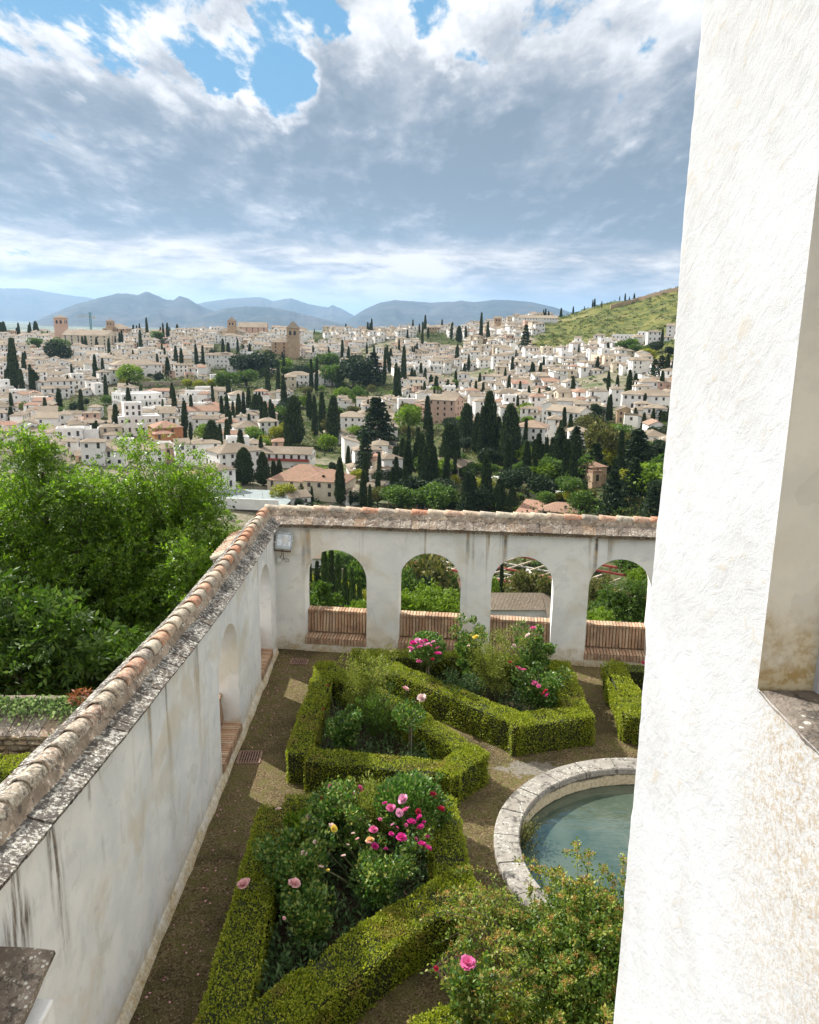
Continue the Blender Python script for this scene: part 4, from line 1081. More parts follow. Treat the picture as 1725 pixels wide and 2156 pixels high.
# ------------------------------------------------------------------ plants in the beds
def plant(name, label, cat, c, r, h, n, L, W, m, spread=0.9, upward=0.4, z0=0.03, stems=5, group=None, hollow=0.0, clump=24, droop=0, m2=None, f2=0.0, crad=0.30):
    """a shrub: canes from the ground and leaves gathered in loose clumps along them"""
    root = empty(name, (c[0], c[1], z0)); tag(root, label, cat, group)
    mb = MB(); cent = []
    per = max(1, clump // stems)
    for i in range(stems):
        a = 2 * math.pi * (i + random.random() * .6) / stems; rr = r * random.uniform(.35, 1.0)
        tip = Vector((math.cos(a) * rr, math.sin(a) * rr, h * random.uniform(.72, 1.0)))
        mid = Vector((tip.x * .35, tip.y * .35, tip.z * .6)) + Vector((random.uniform(-.05, .05), random.uniform(-.05, .05), 0))
        if droop: tip.z -= droop * (rr / r) ** 2
        pts = [Vector((tip.x * .08, tip.y * .08, 0)), mid, tip]
        mb.tube([pts[0], pts[0].lerp(pts[1], .5) + Vector((.01, .01, 0)), pts[1], pts[1].lerp(pts[2], .5), pts[2]], .011, .004, 5)
        for k in range(per):
            t = (k + .6) / per; t = 0.25 + .75 * t
            q = pts[0].lerp(pts[1], t * 2) if t < .5 else pts[1].lerp(pts[2], t * 2 - 1)
            cent.append(q + Vector((random.uniform(-1, 1), random.uniform(-1, 1), random.uniform(-.5, .6))) * r * .28)
    mb.ob('stems', M_['stem'], root, True)
    cent = np.array(cent); k = rng.integers(0, len(cent), n)
    off = in_ball(n) * r * crad * (0.6 + .8 * rng.random((len(cent), 1)))[k]
    P = cent[k] + off; P[:, 2] = np.maximum(P[:, 2], .02)
    N = unit(P - np.array([0, 0, h * .35])) + np.array([0, 0, upward])
    if f2:
        sel = (P[:, 2] > h * .55) & (rng.random(n) < f2)
        V, F = leaves(P[~sel], unit(N[~sel]), L, W, spread)
        o = ob('leaves', npmesh('leaves', V, F, M_[m]), root); o['kind'] = 'stuff'
        V, F = leaves(P[sel], unit(N[sel]), L * .8, W, spread)
        o = ob('young_leaves', npmesh('young_leaves', V, F, M_[m2]), root); o['kind'] = 'stuff'
    else:
        V, F = leaves(P, unit(N), L, W, spread)
        o = ob('leaves', npmesh('leaves', V, F, M_[m]), root); o['kind'] = 'stuff'
    return root

def rose_mesh(m, seed, mname):
    r_ = random.Random(seed); V = []; F = []
    rings = [(5, .012, 1.15, .030), (5, .024, .85, .034), (6, .036, .5, .036), (7, .046, .12, .036)]
    for (n, rad, tilt, sz) in rings:
        for i in range(n):
            a = 2 * math.pi * (i + r_.random() * .5) / n; b = len(V)
            ca, sa = math.cos(a), math.sin(a); tx, ty = -sa, ca
            tl = tilt + r_.uniform(-.15, .15); s = sz * r_.uniform(.85, 1.15)
            ux, uz = math.cos(tl), math.sin(tl)
            for (u, w, cup) in ((0, .35, 0), (.5, .62, .12), (.5, -.62, .12), (0, -.35, 0), (1.0, .42, .05), (1.0, -.42, .05), (.55, 0, -.05)):
                rr = rad * .35 + s * u * ux - s * cup * .5; z = s * u * uz * 1.0 + s * cup + .004
                V.append((ca * rr + tx * w * s, sa * rr + ty * w * s, z))
            F += [(b, b + 1, b + 6), (b, b + 6, b + 3), (b + 3, b + 6, b + 2), (b + 1, b + 4, b + 6), (b + 4, b + 5, b + 6), (b + 5, b + 2, b + 6)]
    return npmesh(mname, V, np.array(F), m)
ROSE = {}
def flower(root, pos, colr, size):
    if colr not in ROSE: ROSE[colr] = [rose_mesh(M_['rose_' + colr], s, 'rose_flower') for s in range(2)]
    o = ob('rose_flower', random.choice(ROSE[colr]), root)
    o.location = Vector(pos) - Vector(root.location); s = size * .84 / 0.085
    o.scale = (s, s, s * random.uniform(.85, 1.1)); o.rotation_euler = (random.uniform(-.1, .8), random.uniform(-.45, .35), random.random() * 6)
    return o
def rose_bush(c, h, r, n, label, fl, m='rose_leaf', stems=6, f2=.12, standard=False, L=.062):
    if standard:
        root = empty('rose_bush', (c[0], c[1], .03)); tag(root, label, 'rose bush', 'rose bushes in the beds')
        mb = MB(); mb.tube([(0, 0, 0), (.02, 0, h * .3), (0, .01, h * .65)], .014, .011, 6)
        for i in range(6):
            a = i * 1.05; mb.tube([(0, .01, h * .62), (math.cos(a) * r * .5, math.sin(a) * r * .5, h * .8), (math.cos(a) * r * .8, math.sin(a) * r * .8, h * .97)], .008, .004, 5)
        mb.ob('stems', M_['bark'], root, True)
        P = in_ball(n) * np.array([r, r, h * .24]) + np.array([0, 0, h * .78])
        V, F = leaves(P, unit(P - np.array([0, 0, h * .6])) + np.array([0, 0, .3]), L, L * .6, .8)
        o = ob('leaves', npmesh('leaves', V, F, M_[m]), root); o['kind'] = 'stuff'
        mb = MB(); mb.tube([(.05, -.03, 0), (.05, -.03, h * .7)], .010, .010, 5); mb.ob('stake', M_['bark_pale'], root)
    else:
        root = plant('rose_bush', label, 'rose bush', c, r, h, n, L, L * .6, m, stems=stems, group='rose bushes in the beds', m2='airy', f2=f2, clump=stems * 5)
    for (px, py, z, colr, size) in fl:
        p = G(px, py, z); p = p if abs(p[0] - c[0]) < 1.6 else p
        flower(root, p, colr, size)
        b = Vector((p[0], p[1], p[2])) - Vector(root.location)
        q = Vector((b.x * .45, b.y * .45, max(.2, b.z * .55)))
        mb = MB(); mb.tube([q, q.lerp(b, .5) + Vector((.01, 0, .02)), b], .005, .0035, 4); mb.ob('flower_stalk', M_['stem'], root, True)
    return root

# front bed (zoom coordinates of the photograph turned into points at flower height)
z6 = lambda x, y: (342.2 + .5952 * x, 1654.2 + .5952 * y)
z5 = lambda x, y: (570.4 + .4795 * x, 1311.9 + .4795 * y)
def fl6(l): return [(*z6(x, y), z, c, s) for x, y, z, c, s in l]
def fl5(l): return [(*z5(x, y), z, c, s) for x, y, z, c, s in l]
rose_bush((0.06, 10.75), 1.45, .50, 4420, 'tall rose bush crowded with magenta and pink roses in the front bed',
          fl6([(853, 48, 1.45, 'lilac', .15), (808, 80, 1.42, 'pink', .13), (838, 97, 1.4, 'lilac', .12), (862, 88, 1.42, 'pink', .12), (787, 64, 1.35, 'magenta', .08), (905, 93, 1.35, 'red', .09), (882, 131, 1.32, 'magenta', .13), (910, 114, 1.35, 'magenta', .10), (915, 147, 1.28, 'magenta', .10), (747, 157, 1.25, 'pink', .12), (752, 215, 1.1, 'magenta', .10), (735, 195, 1.15, 'peach', .12), (730, 205, 1.14, 'pale', .10), (770, 120, 1.3, 'pink', .06), (815, 140, 1.25, 'lilac', .07), (830, 150, 1.2, 'pink', .06), (700, 120, 1.2, 'blush', .05), (790, 225, 1.05, 'magenta', .06), (895, 190, 1.15, 'pink', .07), (935, 180, 1.2, 'magenta', .07), (925, 130, 1.3, 'magenta', .06), (862, 140, 1.3, 'pink', .06), (675, 170, 1.1, 'blush', .06), (810, 172, 1.22, 'magenta', .08), (845, 186, 1.2, 'magenta', .15), (918, 211, 1.15, 'magenta', .13), (941, 222, 1.15, 'magenta', .10), (905, 150, 1.2, 'red', .06)]), standard=True)
rose_bush((-1.05, 11.0), 1.25, .55, 4080, 'rose bush with small deep pink roses at the back left of the front bed',
          fl6([(592, 6, 1.2, 'pink', .11), (664, 28, 1.25, 'magenta', .13), (620, 78, 1.15, 'pink', .11), (700, 8, 1.2, 'pink', .09), (566, 45, 1.0, 'red', .06), (705, 22, 1.15, 'red', .06)]))
rose_bush((0.45, 11.15), 1.3, .32, 1530, 'slim bush with dark red roses at the back right corner of the front bed',
          fl6([(808, 18, 1.25, 'red', .11), (957, 36, 1.35, 'red', .13), (984, 86, 1.25, 'red', .13), (768, 32, 1.2, 'red', .07), (590, 5, 1.2, 'red', .03)]))
rose_bush((-1.45, 9.75), 1.15, .60, 5780, 'broad leafy rose bush with pale pink blooms leaning over the path',
          fl6([(286, 352, 1.0, 'pale', .16), (465, 348, 1.1, 'pale', .17), (411, 85, 1.3, 'blush', .10), (517, 110, 1.2, 'pale', .09), (300, 335, .98, 'pale', .07)]), f2=.22)
rose_bush((-0.75, 10.45), 1.35, .42, 2550, 'rose bush with one large yellow peach bloom in the middle of the front bed',
          fl6([(600, 148, 1.35, 'blush', .12), (606, 153, 1.36, 'yellow', .10)]), f2=.3)
rose_bush((-1.15, 8.95), .95, .46, 3600, 'low leafy rose bush filling the front point of the front bed', fl6([(430, 470, .9, 'pale', .05)]), f2=.25)
rose_bush((-.35, 9.75), 1.15, .50, 4200, 'bushy rose with pale buds in the centre of the front bed', fl6([(640, 250, 1.15, 'blush', .07), (560, 290, 1.1, 'blush', .08), (585, 300, 1.1, 'yellow', .05), (500, 240, 1.15, 'blush', .09), (655, 210, 1.2, 'blush', .05), (690, 190, 1.2, 'pale', .06), (540, 200, 1.2, 'blush', .06)]), f2=.25)
plant('seedling_shrub', 'fresh yellow green leafy shrub at the back of the front bed', 'shrub', (-0.45, 11.1), .5, 1.3, 3639, .055, .02, 'airy', stems=9, clump=60)
plant('tall_weed_shrub', 'dark stemmed leafy plant at the left edge of the front bed', 'shrub', (-1.6, 10.6), .30, 1.25, 1120, .075, .05, 'tree_bright', stems=3, clump=12)
def under(poly, n, L, W, hmax, label, m='sage', zt=.55):
    xs = [p[0] for p in poly]; ys = [p[1] for p in poly]
    P = np.c_[rng.uniform(min(xs), max(xs), n), rng.uniform(min(ys), max(ys), n)]
    def inside(x, y):
        c = False; j = len(poly) - 1
        for i in range(len(poly)):
            if (poly[i][1] > y) != (poly[j][1] > y) and x < (poly[j][0] - poly[i][0]) * (y - poly[i][1]) / (poly[j][1] - poly[i][1]) + poly[i][0]: c = not c
            j = i
        return c
    P = np.array([p for p in P if inside(*p)])
    # shoots, each carrying pairs of upright leaves
    Vs = []
    hs = hmax * (.45 + .55 * rng.random(len(P)))
    for k in range(9):
        z = hs * (k + 1) / 9; off = rng.normal(size=(len(P), 2)) * .02
        Q = np.c_[P + off, z]; a = rng.random(len(P)) * 6.28
        N = np.c_[np.cos(a), np.sin(a), np.full(len(P), .5 + .1 * k)]
        Vs.append(leaves(Q, unit(N), L * (1.1 - .05 * k), W, .35))
    V, F = join(Vs)
    tag(ob('underplanting', npmesh('underplanting', V, F, M_[m])), label, 'ground cover', kind='stuff')
under([(-1.65, 11.2), (.3, 11.2), (.4, 9.8), (-.3, 9.2), (-1.2, 8.2), (-1.65, 7.9)], 620, .115, .034, .55, 'grey green woolly leaved shoots filling the front bed')
under([(-1.6, 16.0), (-1.6, 13.35), (.65, 13.0), (.85, 13.3), (.1, 14.2)], 620, .085, .022, .5, 'silvery green shoots filling the left bed')
under([(-.2, 17.2), (3.1, 16.9), (3.05, 15.0), (2.1, 14.8)], 620, .085, .022, .48, 'silvery green shoots filling the far bed')
# left bed
rose_bush((-1.15, 13.95), .95, .45, 4420, 'dark leafed bush with a few red buds in the left bed', fl5([(250, 275, .9, 'red', .06), (230, 380, .8, 'red', .06)]), f2=.03)
plant('arching_shrub', 'tall airy yellow green shrub arching over the left bed', 'shrub', (-0.85, 15.0), .62, 1.65, 7279, .040, .020, 'airy', stems=11, clump=70, crad=.24)
plant('arching_shrub', 'dense small leaved shrub in the middle of the left bed', 'shrub', (-0.55, 14.35), .42, 1.2, 4480, .036, .020, 'tree_mid', stems=8, clump=50, crad=.3)
rose_bush((.05, 13.9), 1.15, .30, 620, 'thin rose bush with two pale pink roses in the left bed', fl5([(590, 290, 1.35, 'pale', .15), (663, 330, 1.3, 'blush', .17)]), standard=True)
# far bed
rose_bush((.42, 16.6), 1.45, .40, 2210, 'standard rose with a round head of magenta roses below the arcade',
          fl5([(625, 90, 1.5, 'magenta', .16), (612, 112, 1.45, 'pink', .13), (645, 78, 1.5, 'lilac', .14), (662, 84, 1.5, 'pink', .12), (680, 78, 1.5, 'magenta', .10), (686, 97, 1.45, 'lilac', .15), (655, 107, 1.42, 'pink', .13), (622, 118, 1.4, 'lilac', .13), (714, 86, 1.5, 'lilac', .12), (733, 112, 1.4, 'pink', .13), (733, 138, 1.35, 'magenta', .17), (700, 100, 1.45, 'pink', .10), (652, 172, 1.2, 'pink', .13), (647, 166, 1.2, 'magenta', .09), (711, 160, 1.25, 'red', .08)]), standard=True)
rose_bush((1.35, 16.75), 1.7, .42, 3400, 'rose bush with a yellow rose and whitish buds in the far bed', fl5([(900, 64, 1.8, 'yellow', .13), (880, 55, 1.75, 'yellow', .06), (868, 100, 1.6, 'blush', .06)]), f2=.2)
plant('arching_shrub', 'feathery olive green shrub in the middle of the far bed', 'shrub', (1.85, 16.1), .62, 1.7, 9100, .036, .016, 'airy', stems=12, clump=90, crad=.26)
rose_bush((2.75, 16.5), 1.75, .50, 4080, 'tall rose bush reaching before the third arch with pale blooms', fl5([(1153, 24, 2.0, 'pink', .14), (1130, 57, 1.9, 'blush', .14), (1068, 98, 1.7, 'blush', .08), (1050, 172, 1.3, 'red', .08)]), f2=.15)
rose_bush((2.75, 15.7), 1.1, .50, 3740, 'bronze leaved rose bush with small crimson roses in the far bed corner',
          fl5([(1082, 196, 1.2, 'red', .09), (1112, 208, 1.2, 'pink', .12), (1092, 200, 1.2, 'pink', .08), (1160, 266, 1.0, 'pink', .12), (1176, 278, 1.0, 'pink', .10), (1208, 300, .95, 'red', .11), (1216, 318, .9, 'magenta', .10), (1196, 312, .9, 'red', .07), (1152, 256, 1.0, 'pink', .07)]), f2=.1)
plant('grey_shrub', 'grey green bushy plant at the left side of the far bed', 'shrub', (1.15, 15.9), .40, .85, 2520, .06, .02, 'sage', stems=7, clump=40)
rose_bush((5.5, 16.2), 1.0, .4, 1360, 'bush with a single red rose in the bed behind the tower edge', [(1356, 1397, 1.1, 'red', .12)])
# bottom right
rose_bush((.70, 7.45), 1.45, .34, 2890, 'rose bush with one big pink rose at the bottom edge', fl6([(1080, 630, 1.55, 'pink', .17), (968, 648, 1.4, 'red', .06)]), f2=.55)
def spirea():
    root = empty('bronze_shrub', (2.15, 8.4, 0.03)); tag(root, 'big arching shrub with bronze seed heads hiding the near side of the pool', 'shrub')
    mb = MB(); Ps = []; As = []; heads = []
    for i in range(270):
        a = random.uniform(0, 6.28); rr = random.uniform(.15, 1.25); hz = random.uniform(.85, 1.7)
        bx, by = random.uniform(-.75, .9), random.uniform(-1.2, .55)
        if i < 34: a = math.pi + random.uniform(-.5, .5); rr = random.uniform(.9, 1.45); bx = random.uniform(-.7, 0); by = random.uniform(-.1, .6)
        tip = Vector((bx + math.cos(a) * rr, by + math.sin(a) * rr, hz - rr * .45))
        base = Vector((bx * .5, by * .5, 0)); mid = Vector(((bx + tip.x) / 2, (by + tip.y) / 2, hz))
        pts = []
        for k in range(9):
            t = k / 8; p = base * (1 - t) ** 2 + mid * 2 * t * (1 - t) + tip * t * t; pts.append(p)
        mb.tube(pts[::2], .007, .003, 4, cap=False)
        for k in range(26):
            t = .25 + .75 * k / 25; p = base * (1 - t) ** 2 + mid * 2 * t * (1 - t) + tip * t * t
            for q in range(5): Ps.append(p + Vector((random.gauss(0, .03), random.gauss(0, .03), random.gauss(0, .03))))
            if t > .62 and random.random() < .46: heads.append(p + Vector((random.gauss(0, .02), random.gauss(0, .02), .03)))
    mb.ob('stems', M_['bark'], root, True)
    P = np.array(Ps); P[:, 2] = np.maximum(P[:, 2], .05)
    V, F = leaves(P, np.tile([0, 0, .6], (len(P), 1)), .046, .026, 1.0)
    o = ob('leaves', npmesh('leaves', V, F, M_['spirea']), root); o['kind'] = 'stuff'
    Hd = np.repeat(np.array(heads), 13, axis=0); Hd += in_ball(len(Hd)) * np.array([.036, .036, .022])
    V, F = leaves(Hd, np.tile([0, 0, 1.0], (len(Hd), 1)), .017, .014, .8)
    o = ob('seed_heads', npmesh('seed_heads', V, F, M_['bronze']), root); o['kind'] = 'stuff'
    P = in_ball(14000) * np.array([1.05, 1.1, .75]) + np.array([.1, -.4, .75])
    V, F = leaves(P, np.tile([0, 0, .5], (len(P), 1)), .05, .03, 1.0)
    o = ob('inner_leaves', npmesh('inner_leaves', V, F, M_['tree_mid']), root); o['kind'] = 'stuff'
spirea()

# ------------------------------------------------------------------ terrace outside the left wall
def outside():
    mb = MB(); mb.box((-17.5, 6.0, -.85), (27.4, 18.0, .8))
    tag(mb.ob('terrace_ground', M_['soil']), kind='structure')
    # rubble wall with slab coping
    root = empty('rubble_wall', (-9, 14.6, -.1)); tag(root, 'low rubble stone wall with sloping slab coping and ivy at the left edge', 'wall')
    off = -Vector(root.location)
    mb = MB(); mb.box((-10.0, 14.35, -.10), (12.6, .56, .9)); c = mb.ob('wall_core', M_['grout'], root); c.location = off
    shared = []
    for k in range(6):
        bm = bmesh.new(); bmesh.ops.create_icosphere(bm, subdivisions=2, radius=.5)
        for v in bm.verts:
            v.co *= 1 + .25 * noise.noise(v.co * 2 + Vector((k * 3, 0, 0)))
            v.co.y *= .8
        me = bpy.data.meshes.new('stone'); bm.to_mesh(me); bm.free(); me.materials.append(M_['stone']); shared.append(me)
    z = -.47
    while z < .27:
        hrow = random.uniform(.09, .17); x = -10.2
        while x < -4.0:
            w = random.uniform(.14, .40) * (1.25 if hrow > .13 else 1)
            o = ob('stone', random.choice(shared), c); o.location = (x + w / 2, 14.06, z + hrow / 2)
            o.scale = (w * 1.08, .22, hrow * 1.12); o.rotation_euler = (0, random.uniform(-.1, .1), 0)
            x += w
        z += hrow
    me = [rough_box('coping_slab', .30, .56, .05, M_['slab_warm'], k, .012) for k in range(4)]
    x = -11.0; i = 0
    while x < -4.2:
        for row in range(2):
            o = ob('coping_slab', me[(i + row) % 4], c); w = random.uniform(.8, 1.15)
            o.location = (x + row * .13, 14.28 + row * .48, .41 + row * .16 + random.uniform(-.01, .01)); o.rotation_euler = (RAD(18), random.uniform(-.03, .03), random.uniform(-.03, .03)); o.scale = (w, 1, 1)
        x += .305; i += 1
    n = 3600
    cx = np.array([-10.5, -9.2, -8.2, -7.5, -6.9, -6.3, -5.6])
    k = rng.integers(0, len(cx), n); hh = np.abs(rng.normal(0, .16, n))
    P = np.c_[cx[k] + rng.normal(0, .34, n), 14.75 - np.abs(rng.normal(0, .20, n)) , np.full(n, .86)]
    P[:, 2] = .46 + (P[:, 1] - 14.3) * .33 + .05 + hh * .4
    V, F = leaves(P, np.tile([0, -.5, 1.0], (n, 1)), .075, .075, .5)
    tag(ob('ivy', npmesh('ivy', V, F, M_['ivy'])), 'pale green ivy spilling over the rubble wall', 'ivy', kind='stuff')
    P = in_ball(160) * np.array([.22, .15, .2]) + np.array([-6.3, 14.6, .84])
    V, F = leaves(P, np.tile([0, 0, .4], (160, 1)), .11, .035, .9)
    r2 = empty('red_sapling', (-6.3, 14.6, .5)); tag(r2, 'small sapling with reddish young leaves behind the rubble wall', 'sapling')
    mb = MB(); mb.tube([(0, 0, -.2), (0, 0, .4)], .01, .006, 5); mb.ob('stem', M_['stem'], r2)
    o = ob('leaves', npmesh('leaves', V, F, M_['red_leaf']), r2); o.location = -Vector(r2.location); o['kind'] = 'stuff'
    hedge([([(-11, 13.42), (-4.3, 13.42)], .60)], .58, 'dark hedge with a sunlit yellow top below the rubble wall', dens=2300, leaf=.028, group='clipped box hedges round the rose beds', z0=-.44)
    plant('lavender', 'grey green lavender beside the hedge at the left edge', 'lavender', (-6.7, 12.2), .5, .75, 3639, .07, .012, 'sage', upward=1.6, spread=.5, stems=14, clump=90, z0=-.44)
    plant('lavender', 'small leafy shoot in the corner left of the hedge', 'lavender', (-7.9, 13.0), .4, .7, 1680, .06, .02, 'tree_mid', stems=8, clump=30, z0=-.44)
outside()

# ------------------------------------------------------------------ big trees on the left
def crown_tree(name, label, cat, base, H_, crown, nclump, nspray, m, kind='pinnate', leaf=(.30, .105, .042), trunk=.22, group=None, clr=.62, barkm='bark', seed=0, lean=(0, 0)):
    """crown: list of (cx, cy, cz, rx, ry, rz) relative to the base"""
    r_ = random.Random(seed)
    root = empty(name, base); tag(root, label, cat, group)
    mb = MB()
    cent = []
    tot = sum(c[3] * c[4] * c[5] for c in crown)
    for (cx, cy, cz, rx, ry, rz) in crown:
        k = max(3, int(nclump * rx * ry * rz / tot))
        for i in range(k):
            v = Vector((r_.gauss(0, 1), r_.gauss(0, 1), r_.gauss(0, 1))).normalized() * (r_.random() ** .45)
            if r_.random() < .35 and v.z < 0: v.z = -v.z
            cent.append(Vector((cx + v.x * rx, cy + v.y * ry, cz + v.z * rz)))
    top = Vector((lean[0], lean[1], H_ * .86))
    tp = [Vector((0, 0, -1)), Vector((lean[0] * .1, lean[1] * .1, H_ * .25)), Vector((lean[0] * .4, lean[1] * .4, H_ * .5)), top]
    mb.tube(tp, trunk, trunk * .25, 8)
    lim = MB()
    for c in cent:
        t = min(.95, max(.2, (c.z / H_) * .75)); q = tp[1].lerp(tp[3], t) if t > .25 else tp[0].lerp(tp[1], .9)
        mid = q.lerp(c, .5) + Vector((r_.gauss(0, .15), r_.gauss(0, .15), .1))
        r0 = .012 + .018 * r_.random() + .004 * (q - c).length
        lim.tube([q, mid, c], r0, .006, 5, cap=False)
        for j in range(3):
            e = c + Vector((r_.gauss(0, 1), r_.gauss(0, 1), r_.gauss(0, .8))).normalized() * clr * .9
            lim.tube([mid.lerp(c, .6), e], .008, .003, 4, cap=False)
    mb.ob('trunk', M_[barkm], root, True); o = lim.ob('limbs', M_[barkm], root, True)
    C = np.array([tuple(c) for c in cent]); k = rng.integers(0, len(C), nspray)
    size = (0.65 + .7 * rng.random(len(C)))[k][:, None]
    off = unit(rng.normal(size=(nspray, 3))) * (rng.random((nspray, 1)) ** .55) * clr * size * np.array([1.1, 1.1, .75])
    P = C[k] + off
    if kind == 'pinnate':
        A = unit(off + np.array([0, 0, .12]) + .5 * rng.normal(size=(nspray, 3)))
        V, F = pinnate(P, A, 9, leaf[0], leaf[1], leaf[2])
    else:
        V, F = leaves(P, unit(off) + np.array([0, 0, .3]), leaf[1], leaf[2], .9)
    o = ob('crown', npmesh('crown', V, F, M_[m]), root); o['kind'] = 'stuff'
    return root
def at(px, py, y):
    r = ray(px, py); t = y / r[1]; return np.array([r[0] * t, y, EYE + r[2] * t])
GZ = -5.5
p = at(80, 890, 24)
crown_tree('ash_tree', 'tall bright green tree with a narrow peak at the left edge', 'tree', (p[0], 24, GZ), p[2] - GZ, [(-.2, 0, 9.5 + (p[2] - 4.9), .55, .6, 1.3), (-.5, 0, 7.6, 1.9, 1.8, 2.2), (.2, -1, 4.3, 3.0, 2.2, 2.8), (-2.6, .5, 6.3, 2.2, 2.2, 2.6)], 190, 12500, 'ash', seed=1, group='leafy trees beyond the left wall')
p = at(300, 905, 24)
crown_tree('ash_tree', 'broad bright green tree in front of the white school', 'tree', (p[0] + .3, 24, GZ), p[2] - GZ, [(-.3, 0, 8.7, 1.3, 1.3, 1.5), (1.0, 0, 7.6, 1.5, 1.5, 1.6), (-.6, 0, 6.5, 2.1, 2.0, 2.2), (.9, -.6, 4.0, 2.4, 2.0, 3.0), (1.9, -.4, 5.4, 1.2, 1.2, 1.8)], 190, 13000, 'ash', seed=2, group='leafy trees beyond the left wall', lean=(.5, 0))
p = at(195, 1010, 23.5)
crown_tree('ash_tree', 'lower green tree filling the dip between the two taller ones', 'tree', (p[0], 23.4, GZ), 9.2, [(0, 0, 7.9, 1.6, 1.3, 1.6), (0, 0, 6.2, 1.9, 1.4, 1.7), (0, -.6, 4.2, 2.3, 1.8, 2.8)], 120, 8500, 'ash', seed=3, group='leafy trees beyond the left wall')
p = at(90, 1330, 17.5)
crown_tree('walnut_tree', 'dark broad leaved tree low behind the rubble wall', 'tree', (p[0], 18.2, -4), 4.6, [(-.6, 0, 4.0, 2.4, 1.2, 1.5), (1.6, .4, 3.0, 2.0, 1.2, 1.4), (-3, .5, 4.6, 2.0, 1.3, 1.8)], 120, 6500, 'ash_dark', seed=4, leaf=(.34, .17, .07), clr=.55, group='leafy trees beyond the left wall')
p = at(500, 1085, 27)
crown_tree('maple_tree', 'yellow green tree top beside the lean-to roof', 'tree', (p[0] - .2, 27, -6), p[2] + 6, [(0, 0, p[2] + 4.7, 1.1, 1.1, 1.0), (-.6, 0, p[2] + 3.0, 1.4, 1.2, 1.6)], 50, 2600, 'tree_bright', seed=5, group='leafy trees beyond the left wall')
p = at(420, 1260, 21.5)
crown_tree('ash_tree', 'green tree crown right behind the middle of the left wall', 'tree', (p[0] + .1, 21.8, -5), 7.0, [(-.1, 0, 5.6, 1.1, 1.3, 1.9), (-.9, 0, 3.4, 1.5, 1.5, 2.2)], 60, 4200, 'ash', seed=6, group='leafy trees beyond the left wall')
#PART4

# ------------------------------------------------------------------ the valley and the town hill
COLS = [-500, 60, 350, 650, 930, 1150, 1300, 1430, 1900]
NEARL = [(4, -6), (20, -6), (32, -8), (60, -22), (100, -31), (135, -44.5)]
NEAR = [(4, -12), (20, -15), (35, -18), (60, -22), (100, -31), (135, -44.5)]
TBL = {
 -500: (NEARL, [(1300, 175), (1160, 215), (1080, 245), (1000, 300), (900, 430), (800, 620), (750, 800), (716, 1000)]),
 60: (NEARL, [(1300, 175), (1160, 215), (1080, 245), (1000, 300), (900, 430), (800, 620), (750, 800), (712, 1000)]),
 350: (NEARL, [(1300, 175), (1160, 215), (1080, 245), (1000, 300), (900, 430), (800, 610), (750, 790), (705, 1000)]),
 650: (NEAR, [(1300, 175), (1160, 215), (1080, 248), (1000, 300), (900, 430), (800, 620), (750, 800), (703, 1000)]),
 930: (NEAR, [(1300, 175), (1160, 215), (1080, 245), (1000, 295), (900, 410), (800, 590), (750, 780), (698, 1000)]),
 1150: (NEAR, [(1300, 172), (1160, 210), (1080, 235), (1000, 280), (900, 385), (800, 540), (740, 700), (690, 880), (668, 1020)]),
 1300: (NEAR, [(1300, 168), (1160, 202), (1080, 228), (1000, 270), (900, 365), (800, 500), (740, 640), (690, 800), (633, 1000)]),
 1430: (NEAR, [(1300, 165), (1160, 198), (1080, 222), (1000, 262), (900, 350), (800, 470), (740, 590), (680, 760), (604, 980)]),
 1900: (NEAR, [(1300, 165), (1160, 198), (1080, 222), (1000, 262), (900, 350), (800, 470), (720, 590), (640, 760), (560, 980)]),
}
AZ, CR, CZ = [], [], []
RS = np.concatenate([np.linspace(4, 60, 15), np.linspace(66, 400, 60), np.linspace(408, 1400, 110), np.geomspace(1450, 70000, 36)])
for c in COLS:
    near, rows = TBL[c]
    r0 = ray(c, 800); AZ.append(math.atan2(r0[0], r0[1]))
    rr = [n[0] for n in near]; zz = [n[1] for n in near]
    for row, d in rows:
        q = ray(c, row); rr.append(d); zz.append(EYE + d * q[2] / math.hypot(q[0], q[1]))
    last = zz[-1]
    rr += [rr[-1] + 130, rr[-1] + 380, rr[-1] + 900, 3500, 70000]; zz += [last - 6, last - 40 - max(0, last) * .5, -75, -95, -95]
    CZ.append(np.interp(RS, rr, zz))
AZ = np.array(AZ); CZ = np.array(CZ)
# smooth along the distance a little so the slopes have no creases
for _ in range(3):
    CZ[:, 18:-2] = .25 * CZ[:, 17:-3] + .5 * CZ[:, 18:-2] + .25 * CZ[:, 19:-1]
def tz(x, y):
    r = math.hypot(x, y); az = math.atan2(x, y)
    i = int(np.clip(np.searchsorted(AZ, az) - 1, 0, len(AZ) - 2)); f = float(np.clip((az - AZ[i]) / (AZ[i + 1] - AZ[i]), 0, 1)); f = f * f * (3 - 2 * f)
    z = (1 - f) * np.interp(r, RS, CZ[i]) + f * np.interp(r, RS, CZ[i + 1])
    am = min(1, max(0, (r - 40) / 200)) * (1 if r < 2500 else .3)
    return float(z) + am * (2.2 * noise.noise(Vector((x * .012, y * .012, 0))) + .8 * noise.noise(Vector((x * .05, y * .05, 3))))
def on_terrain(px, row):
    while True:
        q = ray(px, row); h = math.hypot(q[0], q[1]); d = 70.0; step = 3.0
        while d < 1250:
            if EYE + d * q[2] / h <= tz(q[0] * d / h, q[1] * d / h): break
            d += step
        if d < 1250: break
        row += 1.5                                   # the ray passed over the crest: take the crest itself
    for _ in range(12):
        step /= 2; s = EYE + d * q[2] / h <= tz(q[0] * d / h, q[1] * d / h); d += -step if s else step
    return np.array([q[0] * d / h, q[1] * d / h, tz(q[0] * d / h, q[1] * d / h)]), d

